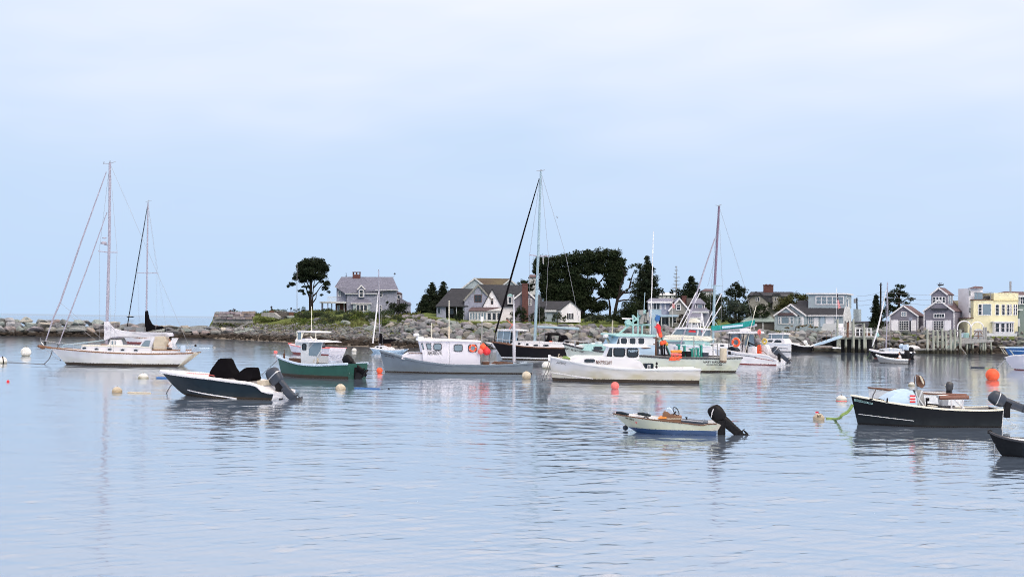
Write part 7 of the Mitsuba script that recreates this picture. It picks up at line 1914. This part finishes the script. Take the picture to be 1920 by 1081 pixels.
tree('broadleaf_tree', 'round olive green tree behind the pale blue cottage', 222, [(1487, 605), (1487, 575)], [], [(1490, 560, 24, 13), (1472, 568, 18, 13), (1506, 562, 12, 14), (1465, 578, 14, 10), (1488, 575, 26, 10)], OLIVE, size=0.16, per=75, seed=19, n_per=11)
conifer('spruce_tree', 'narrow spruce left of the utility pole on the right', 214, 1643, 612, 552, 10, DARK, 20, 12, 0.15, 120)
tree('pine_tree', 'wide dark pine behind the smaller shed', 222, [(1686, 615), (1685, 580), (1686, 545)], [[(1685, 570), (1700, 560), (1712, 562)], [(1686, 560), (1674, 550), (1665, 548)], [(1685, 580), (1670, 572), (1662, 570)]], [(1687, 537, 11, 6), (1682, 546, 15, 7), (1694, 551, 15, 7), (1670, 553, 10, 7), (1704, 561, 11, 4), (1678, 562, 15, 7), (1664, 564, 7, 8), (1692, 568, 16, 5), (1668, 578, 12, 8), (1690, 580, 16, 8), (1713, 560, 4, 2), (1660, 586, 8, 10)], DARK, size=0.18, per=120, seed=21, rk=0.55, n_per=13, tr=(0.3, 0.14))
tree('shrub', 'low brown green bushes under the narrow spruce', 206, [(1640, 618), (1640, 606)], [], [(1640, 610, 12, 6), (1655, 611, 10, 6), (1628, 614, 8, 4)], DEEP, 'shrub', size=0.15, per=80, seed=22, parts=('stem', 'foliage'), tr=(0.07, 0.04))
for lb, D, bl, tn, sd in (
        ('dark tall bushes in front of the brick chimney of the rambling house', 209.5, [(977, 582, 12, 10), (990, 592, 22, 9), (965, 590, 9, 10), (985, 600, 26, 5), (955, 598, 7, 5)], DARK, 23),
        ('dark bush between the black sloop mast and the white cottage', 209, [(1012, 585, 10, 11), (1016, 597, 12, 8), (1006, 598, 10, 7)], DARK, 24),
        ('green bush at the corner of the white cottage', 207.5, [(1045, 592, 10, 8), (1056, 597, 9, 6), (1038, 598, 7, 6)], MID, 25),
        ('dark bush at the porch of the rambling house', 208.5, [(862, 588, 9, 9), (855, 596, 12, 6)], DARK, 26),
        ('small trees behind the chimney of the rambling house', 236, [(985, 528, 9, 8), (975, 534, 7, 6), (994, 538, 9, 8), (1000, 530, 5, 6), (984, 542, 14, 6)], DEEP, 27),
        ('dark shrubs at the right corner of the headland house', 262, [(738, 576, 9, 10), (752, 577, 12, 12), (745, 586, 22, 7), (730, 584, 7, 6), (762, 586, 8, 6), (725, 568, 4, 5)], DARK, 28),
        ('dark round bush by the ruined stone wall', 252, [(436, 582, 8, 5), (432, 587, 5, 3), (441, 587, 5, 4)], (0.03, 0.022, 0.016), 29),
        ('dark round shrub below the gable of the balcony house', 204, [(1279, 595, 9, 7), (1278, 603, 9, 6)], (0.022, 0.018, 0.014), 30),
        ('dark shrubs before the porch of the headland house', 261, [(652, 586, 6, 4), (665, 587, 8, 3), (636, 588, 8, 3)], DARK, 31),
        ('dry reddish brush along the bank below the pale blue cottage', 202, [(1492, 612, 12, 3.5), (1512, 611, 12, 4), (1530, 613, 10, 3), (1475, 614, 8, 2)], (0.10, 0.075, 0.03), 32)):
    px_ = bl[0][0]
    tree('shrub', lb, D, [(px_, bl[0][1] + bl[0][3] + 8), (px_, bl[0][1])], [], bl, tn, 'shrub', size=0.15, per=85, n_per=9, rk=0.5, seed=sd, tr=(0.08, 0.04), parts=('stem', 'foliage'))

# --- low shrubs, grass and weeds on the headland
rg = np.random.default_rng(12)
LOWS = ['dark green low bush on the slope below the headland house', 'bright green low bush on the slope of the headland']
for i in range(46):
    px = rg.uniform(560, 775) if i < 34 else rg.uniform(420, 560)
    X0 = (px - CX) / F; y = 235.0; d = rg.uniform(24, 50)
    for _ in range(4):
        y = shore_y(X0 * y) + d
    z = float(land(np.array([X0 * y]), np.array([y]))[0])
    s = rg.uniform(0.6, 1.25) * (1.25 if d > 38 else 0.85)
    t_ = int(rg.random() > (0.3 if d < 36 else 0.8))
    c = np.array([X0 * y, y, z + 0.15])
    cl = [(c + rg.normal(0, 1, 3) * [s * 0.8, s * 0.6, s * 0.22] + [0, 0, 0.1], s * rg.uniform(0.4, 0.65)) for _ in range(9)]
    m_, c_ = leaves(cl, 120, 0.13, (MID, (0.062, 0.095, 0.022))[t_], 300 + i, 0.7)
    b_ = key('low_bush')
    labels[b_] = {'label': LOWS[t_], 'category': 'bush', 'group': ('dark low bushes on the headland slope', 'bright low bushes on the headland slope')[t_]}
    put('foliage', m_, 'm_leaf', b_, color=c_)
    put('stem', tube([c - [0, 0, 0.5], c + [0, 0, 0.15]], [0.06, 0.03], 5), 'm_bark', b_)
n = 26000
px = rg.uniform(385, 1500, n)
X0 = (px - CX) / F
steep = px > 790
d = np.where(steep, rg.uniform(9.6, 17, n), rg.uniform(19, 52, n))
y = np.full(n, 230.0)
for _ in range(4):
    y = shore_y(X0 * y) + d
x = X0 * y
z = land(x, y)
ok = (meshkit.fbm(np.stack([x / 4, y / 4, 0 * x], -1), 3, 3) > 0.40)
x, y, z = x[ok], y[ok], z[ok]
n = len(x)
h = rg.uniform(0.25, 0.65, n) * (0.5 + meshkit.noise(np.stack([x / 6, y / 6, 0 * x], -1), 2))
b = np.stack([x, y, z - 0.05], 1)
a = rg.uniform(0, 2 * PI, n)
e = np.stack([np.cos(a), np.sin(a), 0 * a], 1) * rg.uniform(0.07, 0.16, n)[:, None]
tip = b + np.stack([rg.normal(0, 0.12, n), rg.normal(0, 0.12, n), h], 1)
V = np.stack([b - e, b + e, tip], 1).reshape(-1, 3)
tn = meshkit.fbm(np.stack([x / 7, y / 7, 0 * x + 3], -1), 3, 5)[:, None]
col = np.array([0.040, 0.066, 0.020]) * (1 - tn) + np.array([0.125, 0.125, 0.045]) * tn
col = np.repeat(col * rg.uniform(0.6, 1.4, (n, 1)), 3, 0)
put('grass', (V, np.arange(len(V)).reshape(-1, 3)), 'm_leaf', None, 'rough green and dry grass covering the headland bank', 'grass', kind='stuff', color=col)

# --- the ruined wall, slab, lamps and poles of the headland
k = thing('stone_wall', 'ruined wall of squared granite at the seaward end of the headland', 'wall')
p = facing(435, 250.0, 3)
r = np.random.default_rng(5)
for row in range(3):
    x = 401.6 + r.uniform(0, 3) + (2 - row) * -0.6
    while x < 472 - row * 3:
        w = r.uniform(6, 13)
        y0 = 598 - row * 4.8 + r.normal(0, 0.2)
        v = r.normal(0, 0.12)
        vv_, ff_ = p.rect(x + 0.25, y0 - 4.5, x + w - 0.25, y0, v, v + 1.4)
        vv_, ff_ = flat_shaded(vv_ + r.normal(0, 0.035, vv_.shape), ff_)
        put('stone', (vv_, ff_), 'm_stone', k, color=stone_color(vv_ + [0, 0, 3], np.array(TONES[r.integers(7)]) * [1.08, 0.96, 1.0] * r.uniform(1.1, 1.6), int(r.integers(99))))
        x += w
put('footing', p.ex([(399, 604), (402.6, 584.5), (470, 586), (474, 606)], 0.5, 1.2), 'm_wood_grey', k)
k = thing('concrete_ramp', 'sloping pale concrete slab beside the round bush of the headland', 'slab')
p = facing(507, 250.0)
put('slab', p.ex([(489, 592), (491, 586), (513, 585.6), (524, 594), (523, 598), (514, 595)], -0.5, 2.0), 'm_wood_grey', k)
p = facing(460, 238.0)
put('plank', p.ex([(442.6, 613.6), (473.6, 601.6), (474.6, 602.8), (444, 615)], 0, 0.3), 'm_wood_grey', None, 'long weathered plank lying aslant on the headland slope', 'plank')
for x, y, lb in ((508.6, 574, 'left black lantern on a stone pier on the headland'), (545.6, 576.4, 'right black lantern on a stone pier on the headland')):
    k = thing('lantern', lb, 'lantern')
    p = facing(x, 252.0)
    put('pier', p.rect(x - 4, y + 8, x + 4, y + 16, -0.4, 0.4), 'm_brown', k)
    put('post', p.tube([(x, y + 8), (x, y + 3.6)], 0.08), 'm_dark_metal', k)
    put('lamp', [p.ex([(x - 1.6, y + 0.6), (x + 1.6, y + 0.6), (x + 1.0, y + 4.2), (x - 1.0, y + 4.2)], -0.15, 0.15)], 'm_dark_metal', k)
    put('cap', p.ex([(x - 2, y + 0.8), (x, y - 0.8), (x + 2, y + 0.8)], -0.2, 0.2), 'm_dark_metal', k)
k = thing('low_wall', 'reddish low wall between the two lanterns on the headland', 'wall')
p = facing(527, 253.0)
put('body', p.ex([(512, 592), (512, 584.4), (518, 582.6), (528, 583.4), (552, 586), (578, 587), (578, 595)], -0.2, 0.3), 'm_shingle_dark', k)
put('coping', p.ex([(511.6, 584.4), (518, 582.2), (528, 583), (552, 585.4), (552, 586.4), (528, 584), (518, 583.4)], -0.28, 0.38), 'm_wood_grey', k)
p = facing(557, 256.0)
k = thing('flagpole', 'thin bare flagpole beside the lone pine', 'flagpole')
put('pole', tube(p.pts([(557, 592), (556.8, 530), (557, 497)]), [0.07, 0.05, 0.03], 6), 'm_wire', k)
put('truck', ball(p.pt(557, 496.4), 0.1, 1), 'm_wire', k)
p = facing(740, 262.0)
k = thing('flagpole', 'dark flagpole in front of the headland house roof', 'flagpole')
put('pole', tube(p.pts([(709.4, 588), (709.6, 545), (709.8, 506)]), [0.08, 0.07, 0.06], 6), 'm_wire', k)
put('truck', ball(p.pt(709.8, 505.6), 0.1, 1), 'm_wire', k)

# --- utility poles and wires on the right
pole_tops = []
for x0, y0, x1, y1, D, lb in ((1607.8, 622, 1606.4, 558, 226, 'wooden utility pole with a transformer right of the pale blue cottage'), (1651, 615, 1651.6, 530, 212, 'tall wooden utility pole left of the wide pine'), (1561.6, 600, 1561, 549.6, 240, 'distant utility pole behind the pale blue cottage')):
    k = thing('utility_pole', lb, 'utility pole')
    p = facing(x0, D)
    put('pole', tube(p.pts([(x0, y0), (x1, y1)]), [0.17, 0.12], 8), 'm_bark', k, smooth=True)
    put('crossarm', p.rect(x1 - 2.6, y1 + 3, x1 + 2.6, y1 + 4, -0.06, 0.06), 'm_bark', k)
    if x0 < 1610 and x0 > 1600:
        put('transformer', lathe(p.pt(x1 - 3.6, y1 + 10, 0), [(0, 0), (0.2, 0), (0.2, 0.7), (0.12, 0.8), (0, 0.8)], 10), 'm_wire', k)
    pole_tops.append((p, x1, y1))
def wire(lb, a, b, sag):
    t = np.linspace(0, 1, 14)[:, None]
    P = a * (1 - t) + b * t
    P[:, 2] -= sag * 4 * (t[:, 0] * (1 - t[:, 0]))
    put('power_line', tube(P, 0.022, 4), 'm_wire', None, lb, 'power line')


far = facing(1950, 215.0)
for dy, nm in ((0, 'upper'), (9, 'middle'), (18, 'lower')):
    p0, x0, y0 = pole_tops[0]
    p1, x1, y1 = pole_tops[1]
    wire(f'{nm} power line between the two utility poles on the right', p0.pt(x0, y0 - 4 + dy), p1.pt(x1, y1 + 17 + dy), 0.25)
    wire(f'{nm} power line running from the tall pole over the sheds', p1.pt(x1, y1 + 17 + dy), far.pt(1985, 541 + dy), 0.9)
flagp = facing(1569, 184.5)
flag('drooping stars and stripes on the flagpole at the wharf gate', [(1568.8, 551), (1570.6, 550.6), (1575.6, 577), (1571.4, 579)], flagp, 7, 0.42, [(1568.4, 616), (1568.8, 539)])
gull = thing('gull', 'small gull flying right of the black sloop mast', 'gull')
p = facing(1045, 120.0)
put('wing', [p.ex([(1044.4, 407.4), (1043.4, 405.4), (1043.9, 404.8), (1045.2, 407)], -0.35, -0.03), p.ex([(1045, 407.6), (1046.4, 406), (1046.7, 406.4), (1045.4, 408.4)], 0.03, 0.35)], 'm_wire', gull)
put('body', ball(p.pt(1045, 407.8), (0.06, 0.14, 0.05), 1), 'm_wire', gull)

# ------------------------------------------------------------------ the wharf, gangway and floats
def posts(pl, k_, name, xs, y0, y1, r_, mt, vs=(0.0,), jit=0.0):
    rr = np.random.default_rng(len(xs) * 7 + 1)
    for v in vs:
        for x in xs:
            x2 = x + rr.normal(0, jit)
            a, b_ = pl.pt(x, y0 + rr.normal(0, jit * 1.2), v), pl.pt(x2, y1, v)
            b_[2] = min(b_[2], -0.3)
            put(name, tube([a, (a + b_) / 2, b_], [r_, r_ * 1.03, r_ * 1.06], 9), mt, k_, smooth=40)


k = thing('wharf', 'wooden wharf with white railings on weedy piles right of the blue cottage', 'wharf')
p = facing(1610, 183.0, 0)
put('deck', p.rect(1572, 629.6, 1646, 632.4, 0, 13), 'm_wood_grey', k)
put('beam', [p.rect(1572, 632.5, 1646, 635, 0.2, 0.5), p.rect(1572, 632.5, 1646, 635, 6, 6.3)], 'm_pile', k)
posts(p, k, 'pile', (1574, 1586, 1599, 1611, 1623, 1637), 632.5, 658, 0.17, 'm_pile', (0.6, 5.0, 9.5), 0.4)
put('crib_wall', p.rect(1578, 632.6, 1645, 665, 2.6, 3.0), 'm_black', k)  # black sheet added below the deck, standing in for the shade there
for i, (x, y0, y1) in enumerate(((1570, 598, 648), (1600, 598, 651), (1620, 606, 645), (1589, 605, 632))):
    put('tall_pile', tube(p.pts([(x, y0, -0.3), (x + 0.3, y1 + (12 if i != 3 else 0), -0.3)]), [0.15, 0.17], 9), 'm_pile' if i != 3 else 'm_brown', k, smooth=40)
rl = key('railing', k)
put('rail', [p.rect(1567, 614.6, 1634.6, 615.8, 0.12, 0.18), p.rect(1567, 621.4, 1634.6, 622.2, 0.12, 0.18)], 'm_clap_pale', rl)
for x in (1567.6, 1574.6, 1581, 1590, 1604.4, 1612, 1618.6, 1626, 1633.4):
    put('post', p.rect(x - 0.8, 614.4, x + 0.8, 629.6, 0.05, 0.2), 'm_trim', rl)
put('notice_board', p.rect(1587.4, 604, 1591.6, 613, -0.2, -0.1), 'm_brick', k)
put('gate_panel', p.rect(1571, 606, 1581, 629, 1.0, 1.1), 'm_clap_white', k)
put('gear', [p.ex([(1606, 612), (1610, 608), (1616, 609), (1616, 613)], 2, 3), p.ex([(1620, 612), (1622, 605), (1629, 604.6), (1630, 609), (1626, 613)], 2, 3), p.rect(1608, 617, 1622, 628, 2.5, 3.2)], 'm_dark_metal', k)
put('planter', p.rect(1603, 624, 1632, 629.5, 3.4, 4.2), 'm_brown', k)
k = thing('gangway', 'sloping gangway from the wharf down to the float', 'gangway')
put('deck', p.ex([(1526.5, 648.4), (1527.4, 645.8), (1577, 628.4), (1580, 629.6), (1579, 632.4), (1545, 644.4)], -1.2, -0.1), 'm_pale_blue', k)
for v, x0 in ((-1.2, 0), (-0.1, 1)):
    put('handrail', p.tube([(1531, 643, v), (1532, 636, v), (1566, 621.4, v), (1576, 620.6, v), (1576.4, 628, v)], 0.045), 'm_wood_grey', k)
    put('rail_post', [p.tube([(x, 644.6 - (x - 1531) * 0.36, v), (x, 636.4 - (x - 1531) * 0.42, v)], 0.035) for x in (1541, 1550, 1559)], 'm_brown', k)
k = thing('floating_dock', 'low floating dock at the foot of the gangway', 'floating dock')
put('deck', p.rect(1526, 648.2, 1561, 650.4, -2.0, 0.6), 'm_wood_grey', k)
put('float_tank', p.rect(1526.6, 650.5, 1560.4, 657.5, -1.8, 0.4), 'm_pile', k)
put('fender_board', p.rect(1526, 650.4, 1561, 651.6, -2.08, -2.01), 'm_brown', k)
k = thing('floating_dock', 'second short pale floating dock right of the gangway foot', 'floating dock')
put('deck', p.rect(1562, 650.8, 1577, 653, -2.6, -0.4), 'm_clap_pale', k)
put('float_tank', p.rect(1562.4, 653.1, 1576.6, 658.5, -2.5, -0.5), 'm_pile', k)

k = thing('pier', 'old pier with pale green piles below the lookout shed', 'pier')
p = facing(1770, 183.5, 0)
for i, (x, yt) in enumerate(((1738.6, 616.5), (1749.8, 618), (1757.8, 620), (1766.4, 616), (1773.4, 622), (1782, 617), (1790, 616), (1800, 617))):
    put('pile', tube(p.pts([(x, yt), (x + 0.4, 640), (x + 0.6, 668)]), [0.16, 0.17, 0.18], 9), 'm_pile', k, smooth=40)
put('cap_rail', [p.rect(1733, 619, 1804, 621.2, 0.25, 0.4), p.rect(1736, 634, 1800, 635.4, 0.25, 0.4)], 'm_wood_grey', k)
put('cross_brace', [p.tube([(1757, 650, 0.3), (1789, 626, 0.3)], 0.05), p.tube([(1801, 650, 0.3), (1812, 664, 0.3)], 0.05)], 'm_wood_grey', k)
put('deck', p.ex([(1801, 643), (1813, 633.6), (1863, 637), (1863, 640), (1803, 644.6)], 0.3, 7), 'm_wood_grey', k)
posts(p, k, 'leg', (1813, 1824, 1843, 1847), 640, 666, 0.14, 'm_pile', (0.6,), 0.4)
posts(p, k, 'leg', (1818, 1838, 1858), 640, 664, 0.14, 'm_pile', (3.6,), 0.4)
g_ = key('gate', k)
for x in (1820.6, 1846, 1849.4):
    put('post', p.rect(x - 1.4, 613, x + 1.4, 640, 0.3, 0.55), 'm_wood_grey', g_)
put('frame', [p.rect(1826, 620, 1842.6, 621.8, 0.35, 0.5), p.rect(1826, 637, 1842.6, 638.6, 0.35, 0.5), p.rect(1833.6, 621.8, 1835.2, 637, 0.36, 0.49), p.rect(1826, 629, 1842.6, 630.2, 0.37, 0.48), p.tube([(1827, 627, 0.3), (1831, 621, 0.3)], 0.06), p.tube([(1842, 627, 0.3), (1838, 621, 0.3)], 0.06)], 'm_brown', g_)
put('backboard', p.ex([(1827, 640), (1827, 618.6), (1832, 616), (1838, 616), (1842, 618.6), (1842, 640)], 1.2, 1.3), 'm_clap_pale', k)
put('tub', lathe(p.pt(1811, 633, 3), [(0, 0), (0.4, 0), (0.48, 0.7), (0.42, 0.72), (0, 0.6)], 12), 'm_turquoise', k)
put('tub', lathe(p.pt(1804, 632, 3), [(0, 0), (0.2, 0), (0.24, 0.6), (0, 0.6)], 10), 'm_blue_grey', k)
for i, (cx_, cy_, R_, lb) in enumerate(((1807.8, 614, 12.6, 'left white garden arch behind the pier'), (1832.4, 614.6, 11.4, 'right white garden arch behind the pier gate'))):
    a_ = thing('garden_arch', lb, 'arch')
    q_ = facing(cx_, 191.0)
    pts_ = [(cx_ - R_, cy_ + 20)] + [(cx_ - R_ * math.cos(t), cy_ - R_ * math.sin(t)) for t in np.linspace(0, PI, 18)] + [(cx_ + R_, cy_ + 20)]
    put('hoop', q_.tube(pts_, 0.09, n=8), 'm_trim', a_)
    put('foot', [q_.rect(x - 1.6, cy_ + 16, x + 1.6, cy_ + 22, -0.2, 0.2) for x in (cx_ - R_, cx_ + R_)], 'm_wood_grey', a_)
k = thing('gangway', 'pale green ramp sloping behind the piles of the old pier', 'gangway')
put('deck', p.ex([(1774, 655), (1790, 641), (1803, 636), (1812, 634), (1812, 637), (1800, 644), (1786, 655)], 2.0, 3.0), 'm_clap_green', k)
put('handrail', p.tube([(1776, 645, 2.0), (1784, 633, 2.0), (1790, 629.6, 2.0)], 0.05), 'm_wood_grey', k)
k = thing('floating_dock', 'long weathered float behind the piles of the old pier', 'floating dock')
put('deck', p.rect(1705, 653.4, 1796, 655.8, 0.8, 3.2), 'm_wood_grey', k)
put('float_tank', p.rect(1707, 655.9, 1794, 662, 0.9, 3.1), 'm_pile', k)
k = thing('dinghy', 'upturned white dinghy lying on the long float', 'dinghy')
q_ = facing(1711, 185.5)
V, Fc = ball((0, 0, 0), 1, 3)
c_ = q_.pt(1711, 652.6)
put('hull', (c_ + np.stack([V[:, 0] * 1.0 * (1 + 0.15 * V[:, 0]), V[:, 1] * 0.5, np.maximum(V[:, 2], 0) * 0.48 - 0.03], 1), Fc), 'm_white', k, smooth=True)
put('keel', q_.tube([(1700, 650), (1711, 646.8), (1722, 650)], 0.03), 'm_clap_pale', k)

# ------------------------------------------------------------------ the two people
def bone(a, b, ra, rb):
    pts = []
    s = trimesh.creation.icosphere(2, 1.0).vertices
    return m3.Manifold.hull_points(np.vstack([np.asarray(a) + s * ra, np.asarray(b) + s * rb]))


def body(bones, edge, it=6):
    m = m3.Manifold.batch_boolean([bone(*b) for b in bones], m3.OpType.Add).refine_to_length(edge)
    mm = m.to_mesh()
    t = trimesh.Trimesh(mm.vert_properties[:, :3], mm.tri_verts, process=False)
    trimesh.smoothing.filter_taubin(t, iterations=it)
    return np.asarray(t.vertices), np.asarray(t.faces)


def hand(w, d, side, up):
    """A half-curled hand at the wrist w pointing along d: palm, four unequal bent fingers and a thumb from the palm's side."""
    d = np.asarray(d) / np.linalg.norm(d); side = np.asarray(side) / np.linalg.norm(side); up = np.asarray(up)
    out = [(w, w + d * 0.075, 0.024, 0.03)]
    for i, L in enumerate((0.07, 0.08, 0.075, 0.058)):
        r0 = w + d * 0.08 + side * (0.033 - 0.022 * i)
        k1 = r0 + d * L * 0.5 - up * L * 0.12
        out += [(w + d * 0.05 + side * (0.025 - 0.017 * i), r0, 0.011, 0.0095), (r0, k1, 0.0095, 0.009), (k1, k1 + d * L * 0.3 - up * L * 0.42, 0.009, 0.0078)]
    t0 = w + d * 0.025 + side * 0.03
    t1 = t0 + d * 0.03 + side * 0.03
    return out + [(t0, t1, 0.013, 0.011), (t1, t1 + d * 0.032 + side * 0.006 - up * 0.008, 0.011, 0.009)]


def seated_person(label, o, f, hair, legs):
    """A person seated at o (on the seat), facing the horizontal direction f."""
    k_ = thing('person', label, 'person')
    f = np.asarray(f, float); f /= np.linalg.norm(f)
    l = np.array([-f[1], f[0], 0]); u = np.array([0, 0, 1.0])
    W = lambda a, b, c: np.asarray(o) + f * a + l * b + u * c
    sk = [(W(0.0, 0, 0.54), W(0.03, 0, 0.66), 0.055, 0.05), (W(0.03, 0, 0.74), W(0.05, 0, 0.78), 0.095, 0.085), (W(0.07, 0, 0.68), W(0.075, 0, 0.70), 0.055, 0.05),
          (W(0.13, 0, 0.735), W(0.14, 0, 0.715), 0.014, 0.018)] + [(W(0.035, s_ * 0.09, 0.735), W(0.03, s_ * 0.094, 0.72), 0.018, 0.014) for s_ in (-1, 1)]
    for s_ in (-1, 1):
        el = W(0.12, s_ * 0.25, 0.26); wr = W(0.34, s_ * 0.17, 0.20)
        sk += [(W(0.03, s_ * 0.21, 0.40), el, 0.045, 0.04), (el, wr, 0.04, 0.028)] + hand(wr, wr - el, -s_ * l, u)
    put('body', body(sk, 0.025), 'm_skin', k_, smooth=True)
    put('eye', [ball(W(0.122, s_ * 0.032, 0.765), 0.010, 1) for s_ in (-1, 1)], 'm_black', k_)
    put('mouth', ball(W(0.128, 0, 0.69), (0.008, 0.022, 0.006), 1), 'm_brick', k_)
    sh = [(W(-0.02, 0, 0.10), W(-0.01, 0, 0.32), 0.15, 0.155), (W(-0.01, -0.13, 0.44), W(-0.01, 0.13, 0.44), 0.085, 0.085), (W(-0.01, 0, 0.32), W(-0.01, 0, 0.44), 0.155, 0.13)]
    for s_ in (-1, 1):
        sh += [(W(-0.01, s_ * 0.15, 0.45), W(0.05, s_ * 0.23, 0.34), 0.078, 0.066), (W(-0.02, s_ * 0.06, 0.12), W(-0.01, s_ * 0.08, 0.42), 0.125, 0.10)]
    put('shirt', body(sh, 0.05), 'm_cloth_white', k_, smooth=True)
    lg, ft = [], []
    for s_ in (-1, 1):
        kn = W(0.42, s_ * 0.12, 0.10); an = W(0.50, s_ * 0.11, -0.30)
        lg += [(W(0.0, s_ * 0.09, 0.05), kn, 0.095, 0.068), (kn, an, 0.06, 0.042)]
        ft += [(an, W(0.66, s_ * 0.12, -0.36), 0.05, 0.035)]
    lg += [(W(-0.02, -0.06, 0.06), W(-0.02, 0.06, 0.06), 0.13, 0.13)]
    put('trousers', body(lg, 0.05), legs, k_, smooth=True)
    put('shoe', body(ft, 0.03, 3), 'm_dark_metal', k_, smooth=True)
    put('hair', body([(W(0.005, 0, 0.80), W(0.03, 0, 0.825), 0.10, 0.085), (W(-0.02, 0, 0.74), W(-0.01, 0, 0.80), 0.085, 0.095)], 0.03, 3), hair, k_, smooth=True)
    return k_


o = skp.pt(1687, 675.6, 0.0)
seated_person('man in a white shirt seated in the stern of the grey skiff', o, -skp.e, 'm_dark_metal', 'm_tan')
o = sailp.pt(319, 656.4, 0.1)
seated_person('person in a white shirt and dark cap seated in the cockpit of the white yacht', o + np.array([0, 0, 0.1]), -sailp.e, 'm_black', 'm_cloth_dark')
